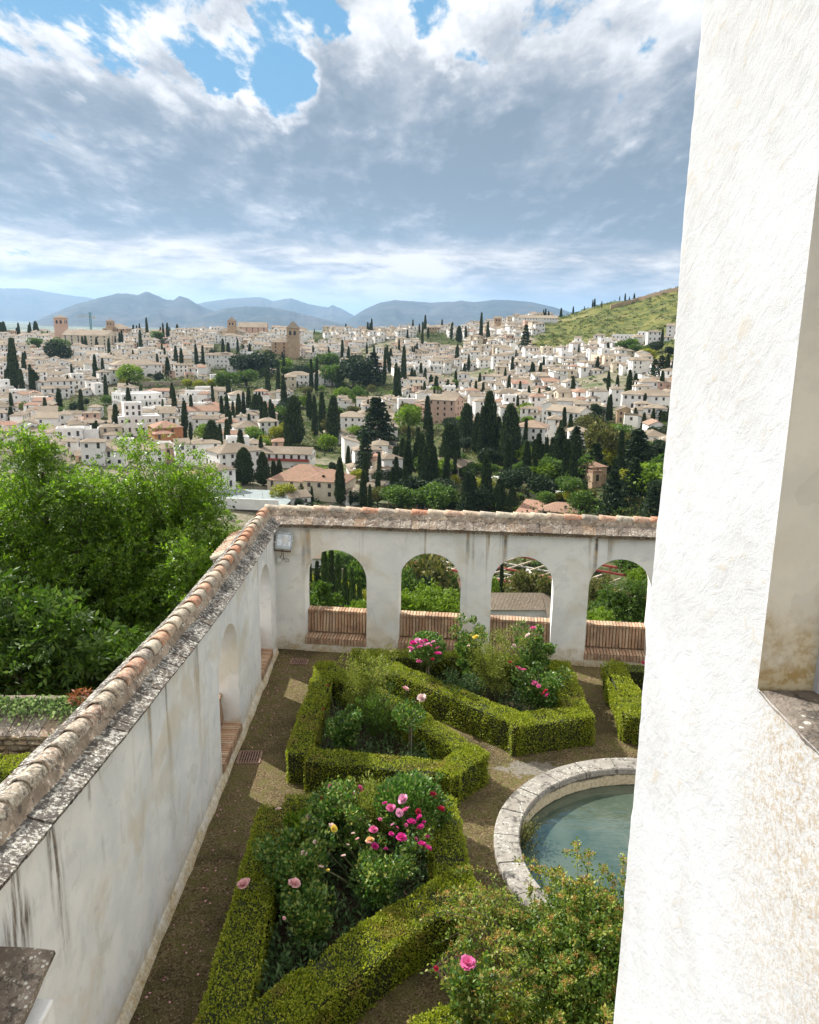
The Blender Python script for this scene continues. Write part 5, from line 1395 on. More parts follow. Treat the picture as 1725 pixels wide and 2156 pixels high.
GREEN = [  # wooded and garden areas, outlined on the photograph
 [(925, 860), (990, 905), (1100, 890), (1100, 940), (1215, 950), (1240, 880), (1330, 900), (1400, 960), (1800, 960), (1800, 1100), (820, 1100), (830, 1000), (820, 900)],
 [(684, 811), (760, 900), (822, 1000), (700, 960), (640, 930), (560, 930), (600, 850), (640, 825)],
 [(443, 720), (640, 755), (741, 760), (830, 800), (860, 850), (760, 860), (660, 830), (560, 850), (500, 850), (443, 800)],
 [(240, 795), (451, 800), (451, 845), (301, 840)], [(99, 845), (240, 830), (300, 870), (220, 895), (99, 890)],
 [(529, 905), (720, 905), (725, 968), (529, 950)],
 [(1100, 742), (1150, 690), (1130, 682), (1210, 655), (1440, 590), (2100, 470), (2100, 720), (1440, 700), (1370, 716), (1300, 712), (1240, 726), (1200, 738), (1130, 748)],
 [(1320, 742), (1440, 712), (2100, 715), (2100, 790), (1440, 775), (1400, 772), (1330, 765)],
 [(640, 700), (700, 705), (700, 730), (640, 730)], [(870, 700), (930, 700), (1000, 735), (930, 745), (870, 720)],
]
def inpoly(x, y, poly):
    c = False; j = len(poly) - 1
    for i in range(len(poly)):
        if (poly[i][1] > y) != (poly[j][1] > y) and x < (poly[j][0] - poly[i][0]) * (y - poly[i][1]) / (poly[j][1] - poly[i][1]) + poly[i][0]: c = not c
        j = i
    return c
def terrain():
    azs = np.radians(np.concatenate([np.linspace(-80, -34, 12), np.linspace(-33, 33, 150), np.linspace(34, 80, 12)]))
    V = []; g = []; gd = []
    for a in azs:
        for r in RS:
            x, y = math.sin(a) * r, math.cos(a) * r; z = tz(x, y); V.append((x, y, z))
            k = 0.0; q2 = 0.0
            if 150 < r < 1250 and abs(a) < .6:
                px, py = proj(x, y, z)
                if any(inpoly(px, py, q) for q in GREEN[6:8]): k = 1.0
                elif any(inpoly(px, py, q) for q in GREEN): q2 = 1.0
            if r >= 1080: k = 1.0
            if r < 235: q2 = 1.0
            g.append(k); gd.append(q2)
    n = len(RS); F = np.array([(i * n + j, i * n + j + 1, (i + 1) * n + j + 1, (i + 1) * n + j) for i in range(len(azs) - 1) for j in range(n - 1)])
    me = npmesh('hillside', V, F[:, ::-1], M_['terrain'], smooth=True)
    at_ = me.attributes.new('green', 'FLOAT', 'POINT'); at_.data.foreach_set('value', np.array(g, dtype=np.float32))
    at_ = me.attributes.new('garden', 'FLOAT', 'POINT'); at_.data.foreach_set('value', np.array(gd, dtype=np.float32))
    tag(ob('hillside', me), kind='structure')
terrain()

# ------------------------------------------------------------------ labels for the many repeats
REG = []
def zone(px, py):
    def pick(l):
        for lim, s in l:
            if px < lim: return s
        return l[-1][1]
    if py < 712: return pick([(300, 'on the skyline near the teal crane'), (620, 'under the blue mountains'), (1000, 'on the skyline right of centre'), (9999, 'on the green hill crest')])
    if py < 770: return pick([(260, 'below the leftmost church'), (560, 'in the upper left town'), (800, 'around the brown bell tower'), (1100, 'in the upper middle of town'), (9999, 'below the green hillside')])
    if py < 850: return pick([(240, 'at the left edge of town'), (480, 'around the terrace wall'), (760, 'around the long white villa'), (1080, 'in the dense town centre'), (9999, 'on the right slope of town')])
    if py < 940: return pick([(260, 'above the left green tree'), (480, 'around the terracotta house'), (760, 'by the dark cypress grove'), (1080, 'around the tall beige block'), (9999, 'low beside the tower')])
    if py < 1100: return pick([(480, 'beside the white school'), (760, 'around the brown roofed cloister'), (1000, 'just above the arcade'), (9999, 'in the terraced gardens at right')])
    return pick([(800, 'seen through the first arch'), (990, 'seen through the second arch'), (1190, 'seen through the third arch'), (9999, 'seen through the fourth arch')])
def reg(o, px, py, text, plural, cat, group):
    REG.append((o, px, py, text, plural, cat, group))
def nth(n):
    if n < 11: return ['first', 'second', 'third', 'fourth', 'fifth', 'sixth', 'seventh', 'eighth', 'ninth', 'tenth'][n - 1]
    return str(n) + ('th' if 10 < n % 100 < 14 else {1: 'st', 2: 'nd', 3: 'rd'}.get(n % 10, 'th'))
def finish_labels():
    d = {}
    for r in REG: d.setdefault((r[3], zone(r[1], r[2])), []).append(r)
    for (text, z), l in d.items():
        l.sort(key=lambda r: r[1])
        for i, r in enumerate(l):
            if len(l) == 1: lab = f'{text} {z}'
            elif len(l) == 2: lab = f'{("left", "right")[i]} one of two {r[4]} {z}'
            else: lab = f'{nth(i + 1)} from left of the {r[4]} {z}'
            tag(r[0], lab, r[5], r[6])

# ------------------------------------------------------------------ houses
WIN = None
def win_mesh():
    mb = MB()
    mb.box((0, -.015, 0), (1, .07, 1))
    me = mb.mesh('window', [M_['window']])
    mb = MB()
    for x, z, sx, sz in ((-.5, 0, .10, 1.1), (.5, 0, .10, 1.1), (0, .5, 1.0, .07), (0, -.53, 1.2, .09), (0, 0, .05, .95)): mb.box((x, -.05, z), (sx, .09, sz))
    me2 = mb.mesh('frame', [M_['shutter']])
    return me, me2
WIN, WFR = win_mesh()
CHIM = MB(); CHIM.box((0, 0, .5), (.55, .55, 1.2)); CHIM.box((0, 0, 1.15), (.7, .7, .12)); CHIM = CHIM.mesh('chimney', M_['white'])
def roof_geo(mb, cx, cy, z, w, d, kind, pitch=.36, over=.35, mi=0, rz=0.0):
    """adds a tiled roof; local coordinates"""
    hw, hd = w / 2 + over, d / 2 + over
    ca, sa = math.cos(rz), math.sin(rz)
    def T(l): return [(cx + x * ca - y * sa, cy + x * sa + y * ca, zz) for x, y, zz in l]
    th = .16
    if kind == 'hip':
        if w >= d: h = hd * pitch; r = hw - hd; a, b = (-r, 0), (r, 0)
        else: h = hw * pitch; r = hd - hw; a, b = (0, -r), (0, r)
        vs = [(-hw, -hd, z), (hw, -hd, z), (hw, hd, z), (-hw, hd, z), (*a, z + h), (*b, z + h), (-hw, -hd, z - th), (hw, -hd, z - th), (hw, hd, z - th), (-hw, hd, z - th)]
        fs = [(0, 1, 5, 4), (2, 3, 4, 5), (1, 2, 5), (3, 0, 4)] if w >= d else [(0, 1, 4), (2, 3, 5), (1, 2, 5, 4), (3, 0, 4, 5)]
        fs += [(0, 6, 7, 1), (1, 7, 8, 2), (2, 8, 9, 3), (3, 9, 6, 0), (6, 9, 8, 7)]
        mb.add(T(vs), fs, mi); return h
    if kind == 'gable':
        h = hd * pitch
        vs = [(-hw, -hd, z), (hw, -hd, z), (hw, 0, z + h), (-hw, 0, z + h), (hw, hd, z), (-hw, hd, z), (-hw, -hd, z - th), (hw, -hd, z - th), (hw, 0, z + h - th), (-hw, 0, z + h - th), (hw, hd, z - th), (-hw, hd, z - th)]
        fs = [(0, 1, 2, 3), (3, 2, 4, 5), (0, 6, 7, 1), (5, 4, 10, 11), (1, 7, 8, 2), (2, 8, 10, 4), (0, 3, 9, 6), (3, 5, 11, 9), (6, 9, 8, 7), (9, 11, 10, 8)]
        mb.add(T(vs), fs, mi); return h
    if kind == 'shed':
        h = 2 * hd * pitch * .7
        vs = [(-hw, -hd, z), (hw, -hd, z), (hw, hd, z + h), (-hw, hd, z + h), (-hw, -hd, z - th), (hw, -hd, z - th), (hw, hd, z + h - th), (-hw, hd, z + h - th)]
        mb.add(T(vs), [(0, 1, 2, 3), (0, 4, 5, 1), (1, 5, 6, 2), (2, 6, 7, 3), (3, 7, 4, 0), (4, 7, 6, 5)], mi); return h
    # flat terrace with a parapet
    pw = .25
    for x, y, sx, sy in ((0, -d / 2 + pw / 2, w, pw), (0, d / 2 - pw / 2, w, pw), (-w / 2 + pw / 2, 0, pw, d - 2 * pw), (w / 2 - pw / 2, 0, pw, d - 2 * pw)):
        c = T([(x, y, z + .45)])[0]; mb.box(c, (sx, sy, .9), rz, mi)
    return .9
def wall_geo(mb, cx, cy, w, d, h, kind, pitch=.36, rz=0.0, mi=0, down=3.0, over=.35):
    ca, sa = math.cos(rz), math.sin(rz)
    def T(l): return [(cx + x * ca - y * sa, cy + x * sa + y * ca, zz) for x, y, zz in l]
    a, b = w / 2, d / 2
    vs = [(-a, -b, -down), (a, -b, -down), (a, b, -down), (-a, b, -down), (-a, -b, h), (a, -b, h), (a, b, h), (-a, b, h)]
    fs = [(0, 1, 5, 4), (1, 2, 6, 5), (2, 3, 7, 6), (3, 0, 4, 7), (4, 5, 6, 7)]
    if kind == 'gable':
        g = (b + over) * pitch - .16; vs += [(-a, 0, h + g - .05), (a, 0, h + g - .05)]; fs += [(5, 6, 9), (7, 4, 8)]
    if kind == 'shed':
        g = 2 * (b + over) * pitch * .7 - .2; vs += [(-a, b, h + g - .1), (a, b, h + g - .1)]; fs += [(5, 6, 9), (7, 4, 8), (6, 7, 8, 9)]
    mb.add(T(vs), fs, mi)
def window_spots(w, d, h, r_, dense=2.9, sides=(0, 1, 3), ww=.95, wh=1.25, skip=.15):
    out = []
    st = max(1, int(h / 2.8))
    for side in sides:
        L = w if side in (0, 2) else d
        n = max(1, int(L / dense))
        for s in range(st):
            for i in range(n):
                if r_.random() < skip: continue
                u = -L / 2 + L * (i + .5) / n; z = h - 1.25 - (st - 1 - s) * (h - .4) / st * 1.0
                if z < .5: continue
                k = r_.choice([1, 1, 1, 1.5])
                if side == 0: out.append((u, -d / 2, z, 0, ww, wh * k))
                elif side == 1: out.append((w / 2, u, z, math.pi / 2, ww, wh * k))
                elif side == 3: out.append((-w / 2, u, z, -math.pi / 2, ww, wh * k))
    return out
def house(pos, w, d, h, rz, kind, wm='white', rm='roof', windows=True, wing=None, chimney=0, seed=0, name='house', dense=2.9, framed=False, pitch=.40, ww=.85, wh=1.2, skip=.3):
    r_ = random.Random(seed)
    root = empty(name, tuple(pos), rz)
    mb = MB(); wall_geo(mb, 0, 0, w, d, h, kind, pitch)
    mr = MB(); rh = roof_geo(mr, 0, 0, h + .02, w, d, kind, pitch)
    if wing:
        ww_, wd, wh_, wx, wy, wk = wing
        wall_geo(mb, wx, wy, ww_, wd, wh_, wk, pitch, 0.0, 0)
        roof_geo(mr, wx, wy, wh_ + .015, ww_, wd, wk, pitch)
    mb.ob('wall', M_[wm], root)
    mr.ob('roof', M_[wm] if kind == 'flat' else M_[rm], root)
    if windows:
        sp_ = window_spots(w, d, h, r_, dense, ww=ww, wh=wh, skip=skip)
        if wing: sp_ = sp_ + [(x + wing[3], y + wing[4], z, a, s1, s2) for x, y, z, a, s1, s2 in window_spots(wing[0], wing[1], wing[2], r_, dense, sides=(0,))]
        for x, y, z, a, s1, s2 in sp_:
            o = ob('window', WIN, root); o.location = (x, y, z); o.rotation_euler = (0, 0, a); o.scale = (s1, 1, s2)
            if framed:
                f = ob('frame', WFR, o)
    for i in range(chimney):
        o = ob('chimney', CHIM, root); o.location = (r_.uniform(-w * .3, w * .3), r_.uniform(-.15, .3) * d, h + rh * .35)
    return root
EXCL = []
def bhouse(pl, pr, base, hpx, depth, rz, kind, label, cat='house', **kw):
    p, d = on_terrain((pl + pr) / 2, base); w = (pr - pl) * d / FPX * 1.02
    h = hpx * d / FPX
    az = math.atan2(p[0], p[1])
    c = np.array([p[0], p[1]]) + np.array([math.sin(az), math.cos(az)]) * depth * .5
    o = house((c[0], c[1], p[2]), w, depth, h, rz - az, kind, **kw)
    EXCL.append((c[0], c[1], max(w, depth) * .62 + 4))
    tag(o, label, cat); return o, p, d
bhouse(385, 440, 1040, 34, 11, RAD(28), 'hip', 'low white school wing with rows of windows at its left end', 'school', dense=2.4, framed=True, skip=0)
bhouse(438, 483, 1036, 46, 11, RAD(26), 'hip', 'tall white three storey school block facing the playground', 'school', dense=2.6, framed=True, skip=0)
bhouse(446, 540, 1002, 50, 12, RAD(26), 'hip', 'long white upper school building behind the playground', 'school', dense=3, framed=True)
o, p, d = bhouse(535, 660, 985, 30, 10, RAD(-14), 'gable', 'long white gallery wing with a red rail and tiled roof', 'school', dense=2.6, framed=True, wh=1.7, skip=0)
mb = MB(); w_ = 125 * d / FPX
mb.box((0, -5.5, 30 * d / FPX * .52), (w_, .9, .12)); mb.box((0, -5.9, 30 * d / FPX * .52 + .5), (w_, .06, .8)); rr_ = mb.ob('balcony', M_['redsteel'], o)
bhouse(578, 708, 1040, 27, 17, RAD(-20), 'hip', 'big brown roofed cloister building with beige walls', 'cloister', wm='cream', dense=3.2, framed=True, pitch=.5, wing=(14, 12, 6, 12, -9, 'hip'))
bhouse(253, 331, 918, 36, 12, RAD(8), 'flat', 'white hotel with blue grey windows and a stepped turret', 'hotel', dense=2.6, framed=True, skip=0, wing=(8, 8, 14, -2, 2, 'flat'))
bhouse(322, 378, 940, 38, 12, RAD(14), 'hip', 'terracotta coloured house with two tiled roofs', wm='rust', rm='roof_red', framed=True, wing=(8, 7, 6, -3, -6, 'hip'))
bhouse(250, 331, 868, 34, 15, RAD(22), 'flat', 'white stepped mansion with flat terraces above its gardens', 'mansion', dense=2.6, framed=True, wing=(16, 9, 6.5, 3, -9, 'flat'))
bhouse(494, 567, 926, 26, 12, RAD(10), 'hip', 'white villa with arched porch and tiled roof by clipped hedges', 'villa', framed=True, wing=(9, 7, 8.5, 7, -4, 'hip'), chimney=1)
bhouse(604, 655, 814, 23, 12, RAD(4), 'hip', 'left half of the long white villa among tall cypresses', 'villa', framed=True)
bhouse(662, 712, 812, 24, 12, RAD(-8), 'hip', 'right half of the long white villa among tall cypresses', 'villa', framed=True)
bhouse(241, 332, 792, 22, 18, RAD(12), 'hip', 'long low palace with a brown roof above the terrace wall', 'palace', framed=True, wing=(20, 12, 6, -6, -9, 'hip'))
bhouse(908, 968, 893, 50, 12, RAD(-22), 'gable', 'tall plain beige apartment block with stacked balconies', 'apartment block', wm='pinkish', framed=True, dense=3.0)
bhouse(1327, 1411, 868, 33, 13, RAD(6), 'hip', 'large white house with a dark veranda near the tower edge', framed=True, wing=(9, 8, 8, -9, -5, 'hip'))
bhouse(1157, 1236, 904, 36, 11, RAD(-32), 'gable', 'long white house stepping down the slope above the pines', framed=True, dense=2.6)
bhouse(1088, 1150, 946, 46, 11, RAD(-10), 'hip', 'white house with a dark roof terrace above the stone wall', framed=True, dense=2.4)
bhouse(712, 766, 916, 38, 11, RAD(-8), 'hip', 'ivy hung white house beside the bare conifer', framed=True)
bhouse(1293, 1370, 724, 16, 12, RAD(-6), 'flat', 'modern white cubic house at the foot of the hill', wing=(12, 8, 9, 10, 0, 'flat'))
bhouse(899, 985, 1010, 28, 15, RAD(-18), 'hip', 'beige house with a broad tiled roof hidden in the cypresses', wm='cream', framed=True)
bhouse(882, 940, 1078, 20, 10, RAD(-12), 'hip', 'low pinkish house just above the arcade roof', wm='pinkish', framed=True)
bhouse(1140, 1224, 1092, 14, 9, RAD(-12), 'hip', 'small tiled pavilion peeking over the arcade roof', 'pavilion', wm='cream', framed=True)
bhouse(1094, 1140, 1094, 8, 9, RAD(-20), 'shed', 'low pinkish tiled roof left of the small pavilion', 'shed', wm='cream', rm='roof_red')
bhouse(722, 768, 1064, 22, 9, RAD(14), 'hip', 'white house with tiled roof right of the lone cypress', framed=True)
bhouse(768, 806, 1044, 20, 9, RAD(-14), 'hip', 'white house behind the crenellated garden wall', framed=True)
bhouse(1095, 1172, 680, 10, 14, RAD(-4), 'gable', 'long white building on the shoulder of the hill', 'house')
bhouse(400, 450, 968, 30, 10, RAD(16), 'hip', 'white house with iron balconies left of the broad cypress', framed=True)
bhouse(462, 510, 955, 20, 10, RAD(-18), 'hip', 'white house with a long tiled roof right of the broad cypress', framed=True)
bhouse(395, 470, 890, 24, 11, RAD(-8), 'gable', 'white house with arched windows beyond the twin cypresses', framed=True)
bhouse(484, 525, 862, 30, 10, RAD(10), 'hip', 'white house with brown shutters in the cypress grove', framed=True)
bhouse(443, 500, 776, 26, 11, RAD(-14), 'hip', 'white manor with a glazed lookout above the terraces', 'manor', framed=True, wing=(6, 6, 12, 2, 0, 'hip'))

# churches and towers
def tower_geo(root, w, h, wm, cap=.5, belfry=True, rm='roof'):
    mb = MB(); mb.box((0, 0, h / 2 - 1), (w, w, h + 2)); mb.box((0, 0, h * .72), (w * 1.08, w * 1.08, .35)); mb.box((0, 0, h + .1), (w * 1.12, w * 1.12, .4))
    mb.ob('tower', M_[wm], root)
    mr = MB(); roof_geo(mr, 0, 0, h + .45, w * 1.02, w * 1.02, 'hip', cap * 2, .3); mr.ob('tower_roof', M_[rm], root)
    for a in range(4):
        for k in (-1, 1):
            mb = MB(); x = k * w * .2; n = 8
            pts = [(-w * .11, 0), (w * .11, 0)] + [(math.cos(t) * w * .11, h * .1 + math.sin(t) * w * .11) for t in np.linspace(0, math.pi, 7)]
            vs = [(x + u, -w / 2 - .05, h * .78 + v) for u, v in pts] + [(x + u, -w / 2 + .2, h * .78 + v) for u, v in pts]
            m_ = len(pts); mb.add(vs, [tuple(range(m_))] + [(i, (i + 1) % m_, m_ + (i + 1) % m_, m_ + i) for i in range(m_)])
            o = mb.ob('bell_opening', M_['window'], root); o.rotation_euler = (0, 0, a * math.pi / 2)
def church(tpx0, tpx1, base, hpx, label, nave=None, wm='tan', rm='roof', cap=.5, rz=0.0, name='church'):
    p, d = on_terrain((tpx0 + tpx1) / 2, base); w = (tpx1 - tpx0) * d / FPX; h = hpx * d / FPX
    root = empty(name, tuple(p), rz); tag(root, label, 'church'); EXCL.append((p[0], p[1], w * 1.2))
    tower_geo(root, w, h, wm, cap)
    for nv in (nave or []):
        n0, n1, nb, nh, dep, kind, nwm, nrz = nv
        q, d2 = on_terrain((n0 + n1) / 2, nb); nw = (n1 - n0) * d2 / FPX; nhh = nh * d2 / FPX
        loc = Vector(q) - Vector(p); loc = Matrix.Rotation(-rz, 3, 'Z') @ (loc + Vector((0, dep * .3, 0)))
        mb = MB(); wall_geo(mb, 0, 0, nw, dep, nhh, kind, .5, down=6); o = mb.ob('nave', M_[nwm], root); o.location = loc; o.rotation_euler = (0, 0, nrz)
        mr = MB(); roof_geo(mr, 0, 0, nhh + .02, nw, dep, kind, .5); o2 = mr.ob('nave_roof', M_[rm], root); o2.location = loc; o2.rotation_euler = (0, 0, nrz)
        for x, y, z, a, s1, s2 in window_spots(nw, dep, nhh, random.Random(3), 6, ww=1.2, wh=1.8):
            wo = ob('window', WIN, o); wo.location = (x, y, z); wo.rotation_euler = (0, 0, a); wo.scale = (s1, 1, s2)
        EXCL.append((q[0], q[1], nw * .6))
church(122, 141, 722, 46, 'leftmost church: square pinkish bell tower with a long tiled nave', [(140, 232, 735, 26, 20, 'gable', 'cream', -.12)], wm='pinkish', cap=.25)
church(228, 240, 696, 28, 'brick church with a dome-like stepped roof on the skyline by the crane', [(222, 268, 697, 14, 22, 'hip', 'tan', 0)], wm='tan', cap=.3)
church(482, 497, 712, 33, 'slender tan bell tower with a low nave below the mountains', [(462, 515, 711, 12, 20, 'hip', 'cream', 0), (503, 560, 705, 15, 22, 'gable', 'pinkish', .1)], wm='tan', cap=.5)
church(607, 630, 756, 62, 'broad brown brick bell tower with arched belfry and tiled chapel', [(574, 608, 752, 30, 16, 'hip', 'tan', 0)], wm='tan', cap=.55)
church(1040, 1054, 696, 24, 'small brown brick tower right of the tall skyline cypresses', [(1020, 1066, 692, 6, 14, 'hip', 'white', 0)], wm='tan', cap=.12)

# stone walls across the hill
def hillwall(pts, hpx, label, m='terr', cren=False, thick=1.0, name='garden_wall'):
    q = [on_terrain(x, y) for x, y in pts]
    root = empty(name, tuple(q[0][0])); tag(root, label, 'wall'); off = Vector(root.location)
    mb = MB()
    for (a, da), (b, db) in zip(q[:-1], q[1:]):
        n = max(1, int(np.linalg.norm(b - a) / 8))
        for i in range(n):
            u = a + (b - a) * i / n; v = a + (b - a) * (i + 1) / n
            h = hpx * da / FPX; u = Vector((u[0], u[1], tz(u[0], u[1]))) - off; v = Vector((v[0], v[1], tz(v[0], v[1]))) - off
            d = Vector((0, thick, 0))
            z = Vector((0, 0, h)); lo = Vector((0, 0, -4))
            mb.add([u + lo, v + lo, v + z, u + z, u + lo + d, v + lo + d, v + z + d, u + z + d], [(0, 1, 2, 3), (5, 4, 7, 6), (3, 2, 6, 7), (1, 5, 6, 2), (4, 0, 3, 7)])
            if cren:
                for k in (0, .5):
                    c = u.lerp(v, k + .25) + z + Vector((0, thick / 2, .35)); mb.box(c, (1.0, thick, .8), math.atan2((v - u).y, (v - u).x))
    mb.ob('masonry', M_[m], root)
hillwall([(301, 836), (360, 838), (421, 838)], 16, 'long tan retaining wall under the garden terrace')
hillwall([(300, 815), (380, 812), (450, 806)], 10, 'stone wall of the upper garden terrace')
hillwall([(736, 1003), (780, 1000), (822, 992)], 12, 'white crenellated garden wall left of the cypress rows', m='white', cren=True)
hillwall([(1090, 955), (1150, 962), (1160, 950)], 18, 'old stone wall with blind arches below the white house')
hillwall([(1286, 650), (1343, 634), (1390, 622), (1440, 612)], 7, 'tan fortress wall climbing the crest of the green hill', m='tan', thick=2.0, name='fortress_wall')
hillwall([(1030, 1005), (1110, 1018), (1200, 1040)], 3, 'white terrace edge crossing the gardens at right', m='white')
hillwall([(842, 1120), (900, 1125)], 6, 'low garden wall beyond the arcade')

# the rest of the town
def town():
    cand = []
    r = 262.0
    while r < 1075:
        step = 9.7 + (r - 262) * .0024; k = int(1.16 * r / step)
        for i in range(k):
            a = -.58 + 1.16 * (i + .5) / k + random.uniform(-.25, .25) * step / r; rr = r + random.uniform(-.33, .33) * step
            x, y = math.sin(a) * rr, math.cos(a) * rr; z = tz(x, y); px, py = proj(x, y, z)
            if px < -70 or px > 1850: continue
            if any(inpoly(px, py, q) for q in GREEN):
                if any(inpoly(px, py, q) for q in GREEN[6:8]) or not (random.random() < .035): continue
            if any((x - e[0]) ** 2 + (y - e[1]) ** 2 < (e[2] + 3) ** 2 for e in EXCL): continue
            if noise.noise(Vector((x * .014, y * .014, 7))) > .27: continue       # pockets of garden
            if px < 400 and 985 < py: continue
            if 450 < px < 560 and 1000 < py < 1075: continue
            if random.random() < .10: continue
            cand.append((rr, x, y, z, px, py, a))
        r += step * .92
    cand.sort()
    # the largest looking ones become things of their own: those not behind the leafy trees
    inds = [c for c in cand if not (c[4] < 440 and c[5] > 905) and c[4] < 1435]
    own = set(id(c) for c in inds[:255])
    far = MB(); nf = 0
    for c in cand:
        rr, x, y, z, px, py, a = c
        r_ = random.Random(int(rr * 1000) + int(px))
        w = r_.uniform(5, 10.5) if r_.random() < .88 else r_.uniform(11, 16); d = r_.uniform(4.8, 8); st = r_.choice([1, 2, 2, 2, 3]); h = 2.75 * st + r_.uniform(-.2, .5)
        kind = r_.choice(['hip', 'gable', 'gable', 'hip', 'hip', 'shed', 'flat'])
        base_rot = .5 * noise.noise(Vector((x * .006, y * .006, 0))) * 2.0
        rz = -a * .5 + base_rot + r_.choice([0, 0, math.pi / 2]) + r_.gauss(0, .10)
        wm = r_.choices(['white', 'cream', 'pinkish', 'tan'], [14, 1.6, .4, .3])[0]; rm = 'roof_red' if r_.random() < .035 else 'roof'
        if id(c) in own:
            wing = None
            if r_.random() < .6: wing = (w * r_.uniform(.5, .8), d * r_.uniform(.5, .8), h * r_.uniform(.55, .8), r_.choice([-1, 1]) * w * .35, -d * .55, r_.choice(['hip', 'shed', 'flat']))
            o = house((x, y, z), w, d, h, rz, kind, wm, rm, wing=wing, chimney=r_.choice([0, 1, 1, 2]), seed=int(px * 10), framed=rr < 450, dense=r_.choice([2.6, 3.2, 3.8]))
            tone = {'white': 'white', 'cream': 'cream', 'pinkish': 'pinkish', 'tan': 'tan'}[wm]
            stn = {1: 'one-storey', 2: 'two-storey', 3: 'three-storey'}[st]
            rf = {'hip': 'hipped', 'gable': 'gabled', 'shed': 'sloping', 'flat': 'flat'}[kind]
            wg = ', winged' if wing else ''
            pl = ', winged' if wing else ''
            reg(o, px, py, f'{tone} {stn} {rf} house{wg}', f'{tone} {stn} {rf} houses{pl}', 'house', 'whitewashed houses stacked on the hillside')
        else:
            mi = {'white': 0, 'cream': 3, 'pinkish': 4, 'tan': 5}[wm]
            tmp = MB(); wall_geo(tmp, 0, 0, w, d, h, kind, mi=mi, down=2)
            roof_geo(tmp, 0, 0, h + .02, w, d, kind, mi=(mi if kind == 'flat' else (6 if rm == 'roof_red' else 1)))
            for (wx, wy, wz, wa, s1, s2) in window_spots(w, d, h, r_, 3.2, sides=(0, 1, 3) if rr < 800 else (0, 3)):
                s1 *= 1.1; s2 *= 1.1
                if wa == 0: q = [(wx - s1 / 2, wy - .04, wz - s2 / 2), (wx + s1 / 2, wy - .04, wz - s2 / 2), (wx + s1 / 2, wy - .04, wz + s2 / 2), (wx - s1 / 2, wy - .04, wz + s2 / 2)]
                else:
                    e = .04 if wa > 0 else -.04
                    q = [(wx + e, wy - s1 / 2, wz - s2 / 2), (wx + e, wy + s1 / 2, wz - s2 / 2), (wx + e, wy + s1 / 2, wz + s2 / 2), (wx + e, wy - s1 / 2, wz + s2 / 2)]
                tmp.add(q, [(0, 1, 2, 3)], 2)
            if r_.random() < .5: tmp.box((r_.uniform(-.3, .3) * w, 0, h + .9), (.6, .6, 1.6), 0, 0)
            ca, sa = math.cos(rz), math.sin(rz)
            b = len(far.v); far.v.extend([(x + p[0] * ca - p[1] * sa, y + p[0] * sa + p[1] * ca, z + p[2]) for p in tmp.v]); far.f.extend([tuple(b + i for i in f) for f in tmp.f]); far.m.extend(tmp.m)
            nf += 1
    o = far.ob('distant_houses', [M_['white'], M_['roof'], M_['window'], M_['cream'], M_['pinkish'], M_['tan'], M_['roof_red']])
    tag(o, 'dense mass of small white tiled houses covering the far hillside', 'houses', kind='stuff')
    print('houses own', len(own), 'far', nf)
    return cand
TOWN = town()

# playground
p1, d1 = on_terrain(495, 1046)
mb = MB(); mb.box((0, 0, 0), (34, 22, .4)); o = mb.ob('playground', M_['asphalt']); o.location = (p1[0] + 3, p1[1] - 4, p1[2] + .9); o.rotation_euler = (0, 0, -.1); o['kind'] = 'structure'
root = empty('playground_wall', (p1[0] + 6, p1[1] - 16, p1[2])); tag(root, 'white wall with wire fence posts in front of the playground', 'wall')
mb = MB(); mb.box((0, 0, 1.2), (22, .4, 3.4), -.12); mb.ob('masonry', M_['white'], root)
for i in range(6):
    mb = MB(); mb.tube([(-10 + i * 4, .3 - i * .48 + 1.2, 2.6), (-10 + i * 4, .3 - i * .48 + 1.2, 5.2)], .06); mb.ob('fence_post', M_['metal'], root)

# ------------------------------------------------------------------ far trees (shared meshes)
def cyp_proto(name, n, R, seed, m='cypress'):
    r_ = np.random.default_rng(seed)
    t = r_.random(n) ** .9; a = r_.random(n) * 6.283
    prof = R * np.minimum(1, (t + .04) / .22) ** .55 * (1 - t) ** .5 * 1.12
    lump = np.array([1 + .34 * noise.noise(Vector((math.cos(q) * 1.6, math.sin(q) * 1.6, s * 7 + seed * 5))) + .18 * noise.noise(Vector((math.cos(q) * 4, math.sin(q) * 4, s * 22))) for q, s in zip(a, t)])
    rr = prof * lump * (.80 + .25 * r_.random(n)); z = .3 + t * 9.7
    P = np.c_[np.cos(a) * rr, np.sin(a) * rr, z]
    N = np.c_[np.cos(a) * .35, np.sin(a) * .35, np.ones(n)]
    V1, F1 = leaves(P, unit(N), .55, .17, .35)
    K, M2 = 14, 10; Vc = []
    for k in range(K + 1):
        s = k / K; p_ = R * min(1, (s + .04) / .22) ** .55 * (1 - s) ** .5 * .92
        for j in range(M2):
            q = 2 * math.pi * j / M2; l = .93 + .3 * noise.noise(Vector((math.cos(q) * 1.6, math.sin(q) * 1.6, s * 7 + seed * 5)))
            Vc.append((math.cos(q) * p_ * l, math.sin(q) * p_ * l, .3 + s * 9.6))
    Fc = np.array([(k * M2 + j, k * M2 + (j + 1) % M2, (k + 1) * M2 + (j + 1) % M2, (k + 1) * M2 + j) for k in range(K) for j in range(M2)])
    V, F = join([(V1, F1), (np.array(Vc), Fc)])
    return npmesh(name, V, F, M_[m])
